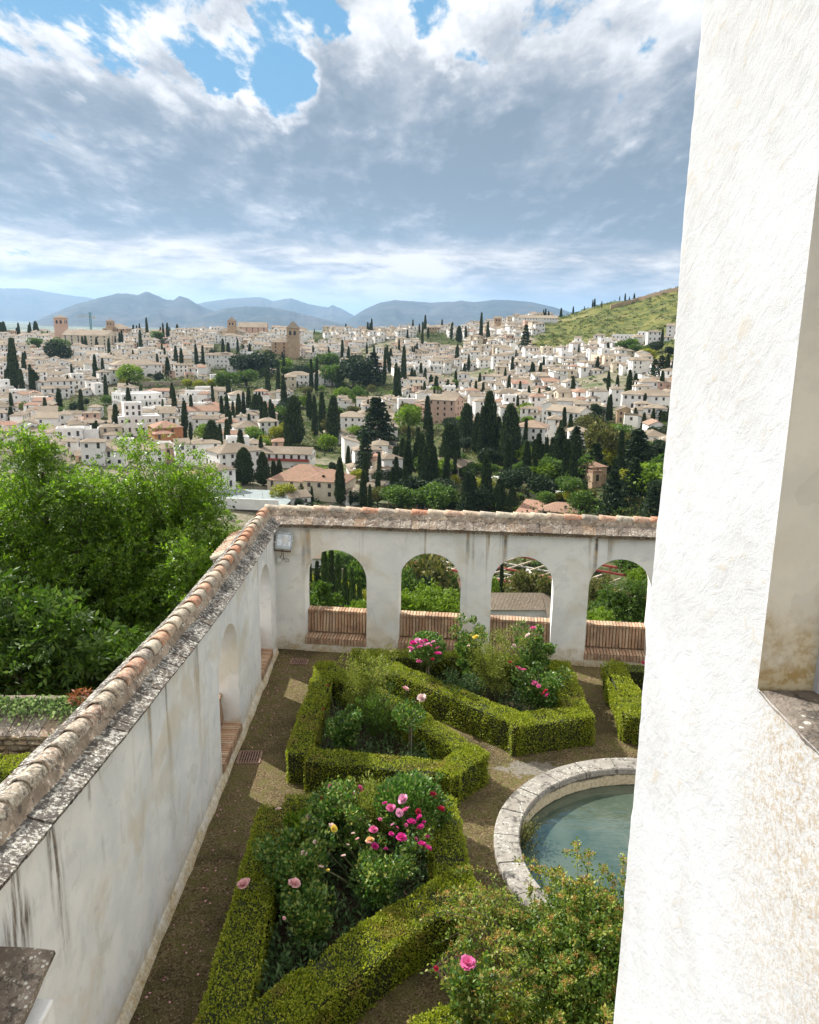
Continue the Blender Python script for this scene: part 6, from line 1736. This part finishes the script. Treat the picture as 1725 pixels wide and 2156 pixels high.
def blob_proto(n, seed, m, lobes=9, flat=.85, leaf=.13, conifer=False):
    r_ = np.random.default_rng(seed)
    if conifer:
        t = r_.random(n); lay = np.floor(t * 11) / 11 + r_.normal(size=n) * .012; a = r_.random(n) * 6.283
        rad = (1 - lay) ** .8 * .55 * (.25 + .85 * r_.random(n) ** .6) * (1 + .35 * np.sin(a * 3 + lay * 30))
        P = np.c_[np.cos(a) * rad, np.sin(a) * rad, lay * 2.0 + .15 - rad * .18]; N = np.c_[np.cos(a), np.sin(a), np.zeros(n)]
    else:
        C = unit(r_.normal(size=(lobes, 3))) * r_.uniform(.35, .62, (lobes, 1)); C[:, 2] = np.abs(C[:, 2]) * flat + .75
        k = r_.integers(0, lobes, n); d = unit(r_.normal(size=(n, 3))); rad = r_.uniform(.32, .5, lobes)[k][:, None]
        P = C[k] + d * rad * (.78 + .3 * r_.random((n, 1))); N = d
    V, F = leaves(P, N, leaf, leaf * .75, 1.1)
    return npmesh('crown', V, F, M_[m])
CYP = [cyp_proto('crown', 2600, R, s) for s, R in enumerate([.62, .75, .95, .85])]
CYPW = [cyp_proto('crown', 3200, R, s + 7) for s, R in enumerate([1.5, 1.8])]
CYPL = [cyp_proto('crown', 3000, R, s + 11, 'cypress_l') for s, R in enumerate([.75, .95])]
TRK = MB(); TRK.tube([(0, 0, -.5), (0, 0, 4.0)], .18, .10, 6); TRK = TRK.mesh('trunk', M_['bark'])
BL = {k: [blob_proto(2200, s * 3 + i, k) for i in range(3)] for s, k in enumerate(['tree_mid', 'tree_bright', 'tree_yellow', 'tree_dark', 'tree_olive'])}
CON = [blob_proto(3800, 40 + i, 'tree_dark', conifer=True, leaf=.10) for i in range(2)]
BT = MB(); BT.tube([(0, 0, -.4), (.03, 0, .35), (0, .04, .8)], .07, .03, 6); BT = BT.mesh('trunk', M_['bark'])
def far_tree(name, mesh, trunk, p, sx, sz):
    root = empty(name, tuple(p), random.random() * 6)
    o = ob('crown', mesh, root); t = ob('trunk', trunk, root)
    root.scale = (sx, sx, sz); root.rotation_euler = (random.gauss(0, .018), random.gauss(0, .018), root.rotation_euler.z); return root
CY = []
def cyps(l, fx, fy, g):
    for q in l:
        x, t, b = q[:3]; wd = q[3] if len(q) > 3 else 0
        X_, T_, B_ = fx(x), fy(t), fy(b)
        CY.append((X_, T_, B_, wd))
fx1 = lambda x: x * .4299; fy1 = lambda y: 570.4 + y * .4299
fx2 = lambda x: 684.5 + x * .4299
cyps([(75, 370, 600, 1), (88, 365, 560), (50, 480, 600), (36, 500, 598), (123, 420, 540), (115, 500, 630), (160, 480, 620), (172, 500, 610), (188, 510, 600), (470, 425, 545, .5), (507, 440, 545), (408, 330, 400), (424, 330, 400), (535, 340, 420), (563, 320, 380), (600, 300, 380), (590, 310, 380), (690, 300, 400, .5), (723, 240, 330), (870, 228, 280), (803, 265, 350), (825, 265, 350), (788, 240, 280), (915, 252, 285), (835, 245, 285), (967, 370, 490, .5), (997, 375, 485), (865, 380, 500), (890, 390, 500), (1095, 340, 425), (1120, 355, 420), (1166, 338, 410), (1192, 365, 410), (1225, 360, 420), (1328, 395, 480), (1315, 440, 620, .6), (1363, 460, 650), (1393, 520, 690, .6), (1525, 440, 600), (1550, 435, 600), (1675, 345, 440), (1652, 480, 570), (1385, 400, 460), (1120, 540, 650), (860, 580, 730), (845, 555, 640), (940, 615, 735), (905, 645, 790), (1090, 620, 740), (1115, 620, 760), (1130, 690, 800), (1195, 600, 740), (1172, 610, 750), (1220, 580, 720), (1255, 610, 740, 1), (1275, 600, 730), (1042, 740, 915, 1), (935, 745, 830), (910, 770, 850), (570, 665, 800), (483, 745, 870), (467, 755, 870), (527, 745, 820), (1335, 655, 790, .5), (1445, 620, 860, 1), (1430, 660, 860, 1), (1545, 620, 820), (1580, 600, 800, .6), (1630, 620, 850, 1), (1195, 870, 1045, .8), (1290, 890, 1050, 1), (1345, 930, 1040, .5), (1370, 925, 1040), (1160, 950, 1030), (1133, 965, 1045, .5), (1665, 915, 1145, .6), (1585, 1000, 1120), (1605, 1010, 1110), (1530, 1055, 1140), (62, 680, 790), (765, 370, 425), (798, 365, 430), (1290, 430, 500), (1410, 300, 335), (1353, 290, 335), (1540, 275, 300), (1312, 280, 300), (370, 270, 290), (235, 275, 310), (95, 245, 310, .5), (83, 255, 300), (150, 250, 320, .5), (178, 235, 310, .8), (143, 258, 315), (20, 255, 325, 1), (5, 260, 325, 1), (655, 260, 310), (672, 262, 310), (685, 258, 312), (1095, 265, 290), (562, 320, 360)], fx1, fy1, 1)
cyps([(85, 345, 430), (205, 360, 420), (240, 365, 420), (290, 385, 560), (305, 370, 470), (320, 385, 470), (362, 340, 420), (384, 380, 570, .5), (347, 460, 640), (362, 480, 640), (450, 360, 440), (440, 370, 440), (428, 375, 440), (475, 260, 400), (490, 222, 300, .6), (430, 225, 280), (210, 255, 320), (228, 240, 320), (220, 260, 322), (103, 262, 310), (505, 280, 330), (463, 262, 310), (403, 290, 340), (572, 235, 290), (618, 260, 340), (655, 275, 350, .8), (690, 275, 350, .6), (762, 215, 350, .3), (795, 255, 350), (800, 290, 355), (648, 365, 460), (556, 415, 470), (470, 455, 550), (490, 480, 560), (518, 510, 580), (598, 535, 610), (1155, 168, 210), (1020, 460, 540), (1052, 455, 540), (1487, 495, 625, .4), (1668, 420, 540, .6), (1695, 450, 540), (855, 600, 660), (888, 600, 660), (690, 655, 870, .9), (735, 700, 900), (765, 670, 950, .6), (800, 600, 940, .8), (845, 720, 930), (905, 660, 950, 1), (610, 750, 1000, 1), (640, 770, 990, .6), (455, 770, 980), (478, 800, 1040), (490, 860, 1050), (440, 840, 980), (405, 830, 1010), (380, 820, 970), (395, 960, 1140, .4), (330, 960, 1120), (345, 860, 1000, .7), (530, 858, 1045, .6), (75, 925, 1145, .4), (15, 1015, 1110), (125, 1075, 1150), (1040, 800, 970), (1085, 820, 990), (1105, 820, 1000), (1060, 850, 980), (1025, 830, 960), (1175, 830, 1060), (1210, 810, 1080), (1195, 850, 1060), (1145, 770, 1000, .9), (1255, 615, 665), (1280, 615, 660), (705, 990, 1170, 1), (855, 1020, 1180, 1), (915, 1060, 1180, 1), (1515, 85, 115), (1470, 97, 130), (1443, 118, 140), (1490, 110, 130), (1320, 140, 180), (1310, 145, 180), (1355, 150, 180), (1215, 160, 195), (1270, 160, 180), (1080, 185, 230), (1070, 190, 230), (1095, 195, 228), (425, 480, 570), (200, 500, 570), (410, 760, 860), (610, 235, 270), (625, 230, 270), (1590, 1110, 1190, .6)], fx2, fy1, 2)
for (X_, T_, B_, wd) in CY:
    p, d = on_terrain(X_, B_); h = max(4.5, (B_ - T_) * d / FPX)
    if wd >= .8: me, k, txt, pl = CYPW[int(X_) % 2], .085, 'broad dark cypress', 'broad dark cypresses'
    elif wd >= .3: me, k, txt, pl = CYP[2], .12, 'full dark cypress', 'full dark cypresses'
    else: me, k, txt, pl = CYP[int(X_ * 7) % 4], .1, 'slender dark cypress', 'slender dark cypresses'
    o = far_tree('cypress_tree', me, TRK, p, min(h, 11 if wd < .8 else 14) / 10 * random.uniform(.95, 1.2) * (1.25 if h < 12 else 1.45), h / 10)
    reg(o, X_, B_, ('tall ' if B_ - T_ > 45 else 'short ') + txt, ('tall ' if B_ - T_ > 45 else 'short ') + pl, 'cypress', 'cypresses standing among the houses')

tries = 0; extra = 0
while extra < 138 and tries < 6000:
    tries += 1
    X_, B_ = random.uniform(20, 1400), random.uniform(735, 1080)
    ins = any(inpoly(X_, B_, q) for q in GREEN[:6])
    if ins and random.random() < .72: continue
    if X_ < 450 and B_ > 900: continue
    if 440 < X_ < 720 and B_ > 985: continue
    p, d = on_terrain(X_, B_); h = random.uniform(9, 17) if ins else random.uniform(8, 14)
    o = far_tree('cypress_tree', CYP[extra % 4], TRK, p, h / 10 * random.uniform(1.0, 1.3), h / 10); extra += 1
    tl = h * FPX / d > 45
    reg(o, X_, B_, ('tall ' if tl else 'short ') + 'slender dark cypress', ('tall ' if tl else 'short ') + 'slender dark cypresses', 'cypress', 'cypresses standing among the houses')
ROUND = [  # px, base row, top row, kind
 (273, 812, 770, 'tree_bright', 1.2), (477, 822, 784, 'tree_mid', 1.1), (435, 925, 893, 'tree_bright', 1.1), (597, 1060, 1020, 'tree_yellow', 1.3), (861, 910, 852, 'tree_bright', .95), (910, 1072, 1030, 'tree_bright', 1.0), (795, 1066, 1025, 'tree_olive', 1.2),
 (1370, 1045, 975, 'tree_bright', 1.3), (1400, 1010, 960, 'tree_mid', 1.3), (745, 815, 755, 'tree_dark', 1.2), (700, 815, 770, 'tree_mid', 1.0), (757, 855, 815, 'tree_mid', 1.0), (720, 850, 815, 'tree_bright', 1.0), (917, 842, 815, 'tree_bright', 1.1), (1107, 880, 848, 'tree_bright', 1.0), (1065, 865, 845, 'tree_olive', 1.0), (1140, 820, 792, 'tree_dark', 1.2), (1075, 905, 880, 'tree_bright', 1.0),
 (960, 1022, 1000, 'tree_yellow', 1.0), (1032, 1030, 1010, 'tree_yellow', 1.0), (1080, 1030, 1010, 'tree_yellow', 1.0), (1120, 1030, 1014, 'tree_yellow', 1.0), (1160, 1045, 1026, 'tree_yellow', 1.0), (1175, 1055, 1035, 'tree_yellow', 1.0), (1197, 1055, 1032, 'tree_yellow', 1.0), (1218, 1050, 1028, 'tree_yellow', 1.0), (1245, 1052, 1030, 'tree_olive', 1.0), (1030, 1065, 1040, 'tree_olive', 1.0), (983, 1010, 985, 'tree_mid', 1.1), (1035, 1000, 975, 'tree_mid', 1.1),
 (1100, 1010, 985, 'tree_mid', 1.0), (395, 818, 798, 'tree_yellow', 1.1), (420, 822, 800, 'tree_yellow', 1.1), (448, 818, 798, 'tree_yellow', 1.0), (320, 855, 825, 'tree_mid', 1.0), (75, 740, 715, 'tree_mid', 1.2), (125, 740, 715, 'tree_mid', 1.4), (122, 770, 725, 'tree_dark', 1.0), (55, 875, 850, 'tree_mid', 1.0), (480, 865, 840, 'tree_mid', 1.2), (640, 860, 835, 'tree_bright', 1.0), (580, 750, 735, 'tree_bright', 1.0), (600, 785, 755, 'tree_bright', 1.1), (660, 790, 765, 'tree_mid', 1.3), (630, 800, 770, 'tree_dark', 1.3), (690, 780, 745, 'tree_mid', 1.3), (550, 790, 745, 'tree_dark', 1.6), (510, 790, 750, 'tree_dark', 1.4), (520, 815, 780, 'tree_mid', 1.4),
 (330, 722, 700, 'tree_mid', 1.3), (350, 735, 715, 'tree_dark', 1.4), (237, 706, 692, 'tree_dark', 1.5), (95, 708, 694, 'tree_bright', 1.2), (1320, 745, 715, 'tree_mid', 1.2), (1395, 790, 770, 'tree_mid', 1.2), (1400, 900, 860, 'tree_dark', 1.0), (1375, 860, 830, 'tree_mid', 1.0), (960, 820, 800, 'tree_mid', 1.0), (560, 880, 850, 'tree_mid', 1.2), (600, 880, 850, 'tree_dark', 1.4), (430, 850, 832, 'tree_mid', 1.2)]
NAMES = {'tree_mid': ('green', 'broadleaf tree', 'broadleaf trees'), 'tree_bright': ('bright green', 'round tree', 'round trees'), 'tree_yellow': ('yellow green', 'small round tree', 'small round trees'), 'tree_dark': ('dark evergreen', 'tree', 'trees'), 'tree_olive': ('olive green', 'loose tree', 'loose trees')}
def put_round(X_, B_, T_, k, asp, grp='garden trees scattered through the town'):
    p, d = on_terrain(X_, B_); h = (B_ - T_) * d / FPX
    o = far_tree('garden_tree', random.choice(BL[k]), BT, p, h / 1.55 * asp, h / 1.55); c, s, pl = NAMES[k]
    reg(o, X_, B_, f'{c} {s}', f'{c} {pl}', 'tree', grp)
for q in ROUND: put_round(*q)
for X_, B_, T_, s in ((1270, 985, 885, 1.5), (1330, 1060, 960, 1.1), (1340, 1010, 900, 1.4), (1385, 1000, 940, 1.1), (770, 1000, 905, .8), (1104, 752, 684, .7), (1378, 795, 757, 1.2), (1390, 800, 750, 1.2), (797, 950, 830, 1.3), (785, 812, 740, 1.3), (1210, 965, 895, 1.2), (1290, 1080, 985, 1.2), (1375, 1085, 1020, 1.3), (983, 1090, 985, .8), (1350, 1000, 930, 1.6), (1250, 1010, 930, 1.3)):
    p, d = on_terrain(X_, B_); h = (B_ - T_) * d / FPX; kk = 'tree_olive' if X_ == 1270 else None
    if kk: o = far_tree('pine_tree', BL[kk][0], BT, p, h / 2.1, h / 1.6)
    else: o = far_tree('conifer_tree', CON[int(X_) % 2], BT, p, h / 2.15 * s, h / 2.15)
    reg(o, X_, B_, 'olive brown pine' if kk else 'dark layered conifer', 'olive brown pines' if kk else 'dark layered conifers', 'conifer', 'conifers in the gardens')
# more garden trees in the green pockets
n = 0; tries = 0
while n < 235 and tries < 5000:
    tries += 1
    X_ = random.uniform(0, 1420); B_ = random.uniform(735, 1085)
    ok = any(inpoly(X_, B_, q) for q in GREEN[:6]) or (GREEN[7] and inpoly(X_, B_, GREEN[7]))
    if not ok and random.random() > .5: continue
    if X_ < 450 and B_ > 900: continue
    if 440 < X_ < 600 and B_ > 985: continue
    k = random.choices(['tree_mid', 'tree_dark', 'tree_bright', 'tree_yellow', 'tree_olive'], [5, 5, 2, .8, 2])[0]
    p, d = on_terrain(X_, B_); hh = random.uniform(3.5, 8) * (1.1 if ok else .75)
    put_round(X_, B_, B_ - hh * FPX / d, k, random.uniform(.9, 1.5)); n += 1
def shrubs():
    """undergrowth in the gardens and scrub on the hill: nobody could count it"""
    P = []; S = []
    t = 0
    while len(P) < 8200 and t < 90000:
        t += 1
        a = random.uniform(-.55, .55); r = math.sqrt(random.uniform(90 ** 2, 1060 ** 2) if random.random() < .8 else random.uniform(90 ** 2, 230 ** 2)); x, y = math.sin(a) * r, math.cos(a) * r; z = tz(x, y); px, py = proj(x, y, z)
        if px < -40 or px > 1750: continue
        g = [i for i, q in enumerate(GREEN) if inpoly(px, py, q)]
        nn = noise.noise(Vector((x * .02, y * .02, 5)))
        if g and g[0] in (6,) and nn < 0.0 and random.random() < .6: continue
        if not g and nn < .1 and random.random() > .20: continue
        P.append((x, y, z)); S.append(random.uniform(1.0, 2.6) * ((1.75 if g[0] not in (6, 7) else 1.0) if g else .8) * (.6 if r < 200 else 1))
    P = np.array(P); S = np.array(S); n = len(P); m = 30
    k = np.repeat(np.arange(n), m); d = unit(rng.normal(size=(n * m, 3))); d[:, 2] = np.abs(d[:, 2])
    Q = P[k] + d * S[k][:, None] * np.array([1, 1, .8]) * (.7 + .4 * rng.random((n * m, 1)))
    V, F = leaves(Q, d, .8, .62, 1.0)
    mi = rng.integers(0, 3, n)[k]
    o = ob('undergrowth', npmesh('undergrowth', V, F, [M_['tree_mid'], M_['tree_dark'], M_['tree_olive']], mi))
    tag(o, 'bushes and scrub filling gardens and slopes between the houses', 'undergrowth', kind='stuff')
shrubs()
# clipped parterre rows in the gardens at the right
for i, (x0, y0, x1, y1) in enumerate([(1010, 985, 1100, 1000), (1020, 1045, 1100, 1052), (1110, 1040, 1180, 1075), (1200, 1075, 1290, 1082), (1230, 1060, 1300, 1070), (1040, 1075, 1110, 1082), (1120, 1005, 1200, 1020), (540, 935, 700, 950), (545, 920, 640, 912)]):
    a, _ = on_terrain(x0, y0); b, _ = on_terrain(x1, y1)
    root = empty('garden_hedge', tuple(a)); mb = MB()
    for k in range(6):
        u = a + (b - a) * (k + .5) / 6; mb.box((u[0] - a[0], u[1] - a[1], tz(u[0], u[1]) - a[2] + .5), (np.linalg.norm(b - a) / 6 + .2, 1.6, 1.6), math.atan2((b - a)[1], (b - a)[0]))
    mb.ob('hedge_body', M_['hedge_core'], root)
    n_ = 2600; t_ = rng.random((n_, 1)); Pq = a + (b - a) * t_ + np.c_[rng.uniform(-.2, .2, n_), rng.uniform(-.95, .95, n_), rng.uniform(.2, 1.5, n_)]
    V, F = leaves(Pq - a, np.tile([0, -.3, 1.0], (n_, 1)), .5, .35, .9); o = ob('hedge_leaves', npmesh('hedge_leaves', V, F, M_['tree_bright']), root); o['kind'] = 'stuff'
    reg(root, (x0 + x1) / 2, (y0 + y1) / 2, 'low clipped garden hedge', 'low clipped garden hedges', 'hedge', 'clipped hedges in the far gardens')
#PART5

# ------------------------------------------------------------------ what is seen through the arches
def below():
    # hip roofed house behind the second arch
    for (pl, pr, row, hpx, dep, rz, lab, wm) in ((918, 972, 1268, 27, 9, RAD(-38), 'ochre house with a tiled hip roof seen through the second arch', 'cream'),):
        bhouse(pl, pr, row, hpx, dep, rz, 'hip', lab, wm=wm, framed=True, dense=2.2, pitch=.55, wh=1.0, ww=.7)
    bhouse(640, 692, 1196, 22, 9, RAD(-8), 'hip', 'white building with tall windows at the top of the first arch', framed=True, wh=1.6, dense=2.2)
    # long tiled roof behind the third arch with real rows of tiles
    root = None
    p = at(1085, 1285, 148); c = (p[0], p[1], p[2] - 3.2)
    root = empty('tiled_building', c, RAD(2)); tag(root, 'white building with a broad tan tiled roof seen through the third arch', 'building')
    mb = MB(); mb.box((0, 0, 0), (13, 7, 9)); mb.box((7, -4, -1.0), (4.4, 10, 8), RAD(0)); mb.ob('wall', M_['white'], root)
    def slope(x0, x1, y0, z0, y1, z1, nm='roof'):
        mb = MB(); mb.add([(x0, y0, z0), (x1, y0, z0), (x1, y1, z1), (x0, y1, z1)], [(0, 1, 2, 3)])
        n = int((x1 - x0) / .26)
        for i in range(n):
            x = x0 + (i + .5) * .26
            mb.add([(x - .09, y0, z0 + .01), (x, y0, z0 + .10), (x + .09, y0, z0 + .01), (x - .09, y1, z1 + .01), (x, y1, z1 + .10), (x + .09, y1, z1 + .01)], [(0, 1, 4, 3), (1, 2, 5, 4), (0, 2, 1)])
        return mb.ob(nm, M_['roof'], root)
    slope(-7, 5.2, -4.1, 4.7, 0.2, 6.6); slope(-7, 4.0, -6.4, 1.9, -3.6, 3.0, 'lower_roof')
    mb = MB(); mb.add([(4.6, -9.5, 3.4), (9.8, -9.5, 3.4), (9.8, .2, 5.0), (5.2, .2, 6.6)], [(0, 1, 2, 3)])
    mb.add([(-7, .2, 6.6), (9.8, .2, 6.6), (9.8, 4.2, 4.7), (-7, 4.2, 4.7)], [(0, 1, 2, 3)]); mb.ob('side_roof', M_['roof'], root)
    # excavation with red steel beams and concrete walls
    a = at(1000, 1165, 200); b = at(1370, 1235, 168)
    root = empty('steel_framework', (a[0], a[1], a[2] - 1)); tag(root, 'red steel beams and concrete walls of an excavated ruin seen through the right arches', 'ruin')
    o_ = Vector(root.location); mb = MB()
    A_, B_ = Vector(a) - o_, Vector(b) - o_
    dr = (B_ - A_); dr.z = 0; dr.normalize(); nn = Vector((-dr.y, dr.x, 0))
    slope_ = (B_.z - A_.z) / (B_ - A_).length
    def P_(u, v, z=0): return A_ + dr * u + nn * v + Vector((0, 0, z + slope_ * u))
    L = (B_ - A_).length
    def beam(p0, p1, w, h, m):
        d = (p1 - p0); ln = d.length; c = (p0 + p1) / 2; mm = MB()
        mm.box((0, 0, 0), (ln, w, h)); o = mm.ob('beam', M_[m], root); o.location = c; o.rotation_euler = Vector((1, 0, 0)).rotation_difference(d).to_euler()
    for v, z in ((2, .8), (2.2, 2.2), (-8, .2), (-16, 0)): beam(P_(-6, v, z), P_(L + 6, v, z), .35, .45, 'redsteel')
    for i in range(14): beam(P_(i * L / 13, 2.1, .8), P_(i * L / 13, 2.1, 2.2), .2, .2, 'redsteel')
    for i in range(11): beam(P_(i * L / 10, -18, -.2), P_(i * L / 10 + 2, 1, .3), .4, .3, 'terr')
    for i in range(4): beam(P_(-4, -14 + i * 4, -.4), P_(L + 4, -14 + i * 4, -.4), .35, .3, 'concrete')
    for u, v in ((8, -12), (22, -9), (30, -14), (38, -6)): beam(P_(u, v, .3), P_(u + 5, v - 4, .3), .5, 2.6, 'concrete')
    c = at(1290, 1178, 205); r2 = empty('rubble_face', (c[0], c[1], c[2])); tag(r2, 'rubble retaining wall above the red beams in the fourth arch', 'wall')
    mb = MB(); mb.box((0, 3, -2), (26, 2, 9), -.35); mb.ob('masonry', M_['stone'], r2)
    hillwall([(700, 1215), (735, 1218), (775, 1232)], 20, 'brown retaining wall behind the cypresses in the first arch')
    # cypresses in the first arch and one in the third
    for i, (x, t, b, m) in enumerate([(650, 1185, 1290, 0), (666, 1188, 1285, 0), (676, 1215, 1290, 1), (688, 1162, 1300, 1), (699, 1160, 1300, 0), (708, 1172, 1305, 1), (712, 1195, 1305, 1), (726, 1197, 1305, 1), (745, 1200, 1295, 1), (757, 1220, 1290, 1), (1060, 1185, 1242, 0), (738, 1210, 1285, 0)]):
        y = 95 + (i % 4) * 5 if x < 1000 else 165; tp = at(x, t, y); bp = np.array([tp[0], y, tz(tp[0], y)]); h = tp[2] - bp[2]
        o = far_tree('cypress_tree', (CYPL if m else CYP)[i % 2], TRK, bp, h / 10 * .62, h / 10)
        reg(o, x, 1250, ('young green' if m else 'dark') + ' cypress', ('young green' if m else 'dark') + ' cypresses', 'cypress', 'cypresses on the slope beyond the arcade')
    for i, (x, b, t, k, y, asp) in enumerate([(690, 1300, 1215, 'tree_yellow', 120, 1.2), (735, 1295, 1225, 'tree_yellow', 118, 1.2), (650, 1290, 1215, 'tree_yellow', 120, 1.0), (885, 1245, 1162, 'tree_olive', 140, 1.25), (862, 1262, 1205, 'tree_mid', 128, 1.1), (895, 1265, 1215, 'tree_dark', 130, 1.0), (1115, 1262, 1205, 'tree_olive', 155, 1.5), (1040, 1250, 1215, 'tree_bright', 155, 1.0), (760, 1230, 1180, 'tree_mid', 170, 1.2), (730, 1200, 1160, 'tree_mid', 200, 1.5), (1340, 1215, 1160, 'tree_mid', 175, 1.2), (1310, 1205, 1165, 'tree_dark', 190, 1.2), (940, 1235, 1195, 'tree_mid', 160, 1.2), (1160, 1260, 1220, 'tree_olive', 150, 1.2), (700, 1185, 1158, 'tree_bright', 205, 1.5)]):
        tp = at(x, t, y); bp = np.array([tp[0], y, tz(tp[0], y)]); h = tp[2] - bp[2]; asp *= (at(x, t, y)[2] - at(x, b, y)[2]) / h
        o = far_tree('slope_tree', random.choice(BL[k]), BT, bp, h / 1.55 * asp, h / 1.55); c_, s_, pl_ = NAMES[k]
        reg(o, x, 1250, f'{c_} {s_}', f'{c_} {pl_}', 'tree', 'trees on the slope beyond the arcade')
    for (x, t, b, y, rx, m, lab, ns, lf) in ((905, 1238, 1330, 40, 1.7, 'tree_bright', 'light green tree top filling the bottom of the second arch', 2600, (.24, .10, .06)), (760, 1262, 1330, 36, 1.0, 'tree_bright', 'light green tree top at the lower right of the first arch', 1400, (.22, .10, .06)), (662, 1228, 1330, 34, .9, 'tree_mid', 'glossy green shrub top at the lower left of the first arch', 1500, (.22, .12, .07)), (1258, 1290, 1340, 38, .9, 'tree_bright', 'bright green tree top at the bottom of the fourth arch', 1200, (.22, .09, .05)), (1330, 1225, 1330, 62, 2.6, 'tree_mid', 'green tree filling the right half of the fourth arch', 3600, (.4, .14, .08)), (1250, 1215, 1320, 75, 2.2, 'tree_olive', 'loose olive green tree at the left of the fourth arch', 2600, (.4, .14, .08)), (1357, 1170, 1260, 70, 1.2, 'tree_bright', 'bright leaves at the upper right of the fourth arch', 1500, (.4, .14, .08)), (860, 1270, 1330, 44, .9, 'tree_mid', 'green bush at the lower left of the second arch', 1100, (.24, .1, .06))):
        tp = at(x, t, y); bp = at(x, b, y); g = tz(bp[0], bp[1]); H_ = tp[2] - g; hz = (tp[2] - bp[2]) / 2
        crown_tree('slope_tree', lab, 'tree', (tp[0], y, g), H_, [(0, 0, H_ - hz, rx, rx * .8, hz), (rx * .3, .4, H_ - hz * 1.3, rx * .8, rx * .6, hz)], 26, ns, m, leaf=lf, trunk=.16, clr=rx * .33, seed=int(x))
below()

# crane on the skyline
def crane():
    p, d = on_terrain(193, 706); root = empty('tower_crane', tuple(p)); tag(root, 'teal tower crane standing on the skyline at left', 'crane')
    H_ = 46 * d / FPX; mb = MB()
    for x, y in ((-.8, -.8), (.8, -.8), (.8, .8), (-.8, .8)): mb.tube([(x, y, 0), (x, y, H_)], .22, .22, 4)
    for i in range(12):
        z = H_ * i / 12; z2 = H_ * (i + 1) / 12; s = 1 if i % 2 else -1
        mb.tube([(-.8 * s, -.8, z), (.8 * s, -.8, z2)], .14, .14, 4); mb.tube([(-.8, -.8 * s, z), (-.8, .8 * s, z2)], .14, .14, 4)
    mb.ob('mast', M_['crane'], root)
    mb = MB(); z = H_ * .82; J = 27 * d / FPX
    mb.tube([(-J, 0, z), (J * .3, 0, z)], .3, .3, 4); mb.tube([(-J, 0, z), (-J * .5, 0, z + 1.6), (0, 0, z + 1.8)], .18, .18, 4)
    for i in range(10): mb.tube([(-J * i / 10, 0, z), (-J * (i + .5) / 10, 0, z + 1.4)], .12, .12, 4)
    mb.ob('jib', M_['concrete'], root)
    mb = MB(); mb.tube([(0, 0, H_), (-J * .6, 0, z + .3)], .08, .08, 4); mb.tube([(0, 0, H_), (J * .28, 0, z + .3)], .08, .08, 4); mb.ob('tie_bar', M_['crane'], root)
    mb = MB(); mb.box((J * .27, 0, z - 1), (2.2, 1.4, 2)); mb.ob('counterweight', M_['concrete'], root)
crane()
finish_labels()

# ------------------------------------------------------------------ mountains: real ridges 9 to 24 km away
def range_(pts, dist, foot, back, seed, amp=70):
    az, el = [], []
    for x, y in pts:
        q = ray(x, y); az.append(math.atan2(q[0], q[1])); el.append(q[2] / math.hypot(q[0], q[1]))
    n = 150; A = np.linspace(az[0], az[-1], n); E_ = np.interp(A, az, el)
    K = 26; V = []
    for i, (a, e) in enumerate(zip(A, E_)):
        top = EYE + e * dist + 10 * noise.noise(Vector((i * .35, seed, 0)))
        for k in range(K + 1):
            t = k / K * 2 - 1; r = dist + (foot if t < 0 else back) * abs(t) * (1 if t > 0 else -1)
            f = (1 - abs(t)) ** 1.25
            z = -110 + (top + 110) * f
            sp_ = noise.noise(Vector((a * 26 + seed, t * 1.5, seed))) + .5 * noise.noise(Vector((a * 70, t * 4, seed)))
            z += amp * sp_ * (abs(t) * (1 - abs(t)) * 4) * min(1, max(0, top) / 200 + .2)
            V.append((math.sin(a) * r, math.cos(a) * r, z))
    F = [(i * (K + 1) + k, i * (K + 1) + k + 1, (i + 1) * (K + 1) + k + 1, (i + 1) * (K + 1) + k) for i in range(n - 1) for k in range(K)]
    tag(ob('mountains', npmesh('mountains', V, np.array(F)[:, ::-1], M_['mount'], smooth=True)), kind='structure')
range_([(-200, 640), (-60, 612), (0, 607), (60, 607), (110, 616), (150, 622), (190, 627), (240, 640), (330, 668)], 26000, 5000, 4000, 1, 140)
range_([(-120, 700), (40, 690), (110, 660), (160, 640), (205, 628), (245, 618), (270, 618), (290, 621), (308, 613), (330, 622), (352, 631), (366, 632), (379, 622), (395, 628), (425, 645), (455, 657), (520, 672), (600, 700)], 14500, 4200, 4000, 2, 120)
range_([(380, 650), (430, 636), (480, 629), (530, 626), (552, 626), (575, 634), (600, 629), (614, 628), (650, 640), (690, 647), (700, 642), (720, 650), (745, 664), (800, 690)], 21000, 4500, 4000, 3, 140)
range_([(380, 690), (430, 662), (475, 649), (520, 645), (570, 647), (610, 654), (650, 664), (700, 676), (760, 692)], 12500, 2600, 3000, 4, 90)
range_([(690, 700), (735, 672), (770, 650), (800, 637), (830, 632), (870, 634), (905, 637), (950, 635), (975, 633), (1000, 636), (1040, 631), (1080, 632), (1120, 636), (1165, 646), (1230, 665), (1330, 690), (1500, 700)], 15500, 4500, 4000, 5, 110)

# air: one closed box of even haze round everything
def haze():
    m = bpy.data.materials.new('haze'); m.use_nodes = True; t = NT(m.node_tree)
    v = t.n('ShaderNodeVolumePrincipled', {'Color': (0.46, 0.69, 0.97), 'Density': HAZE_D, 'Anisotropy': 0.25})
    o_ = t.n('ShaderNodeOutputMaterial'); t.t.links.new(v.outputs[0], o_.inputs['Volume'])
    mb = MB(); mb.box((0, 16000, 510), (110000, 110000, 1330))
    o = mb.ob('haze', m); tag(o, 'thin blue haze over the valley and mountains', 'haze', kind='stuff')
HAZE_D = 3.9e-5
haze()
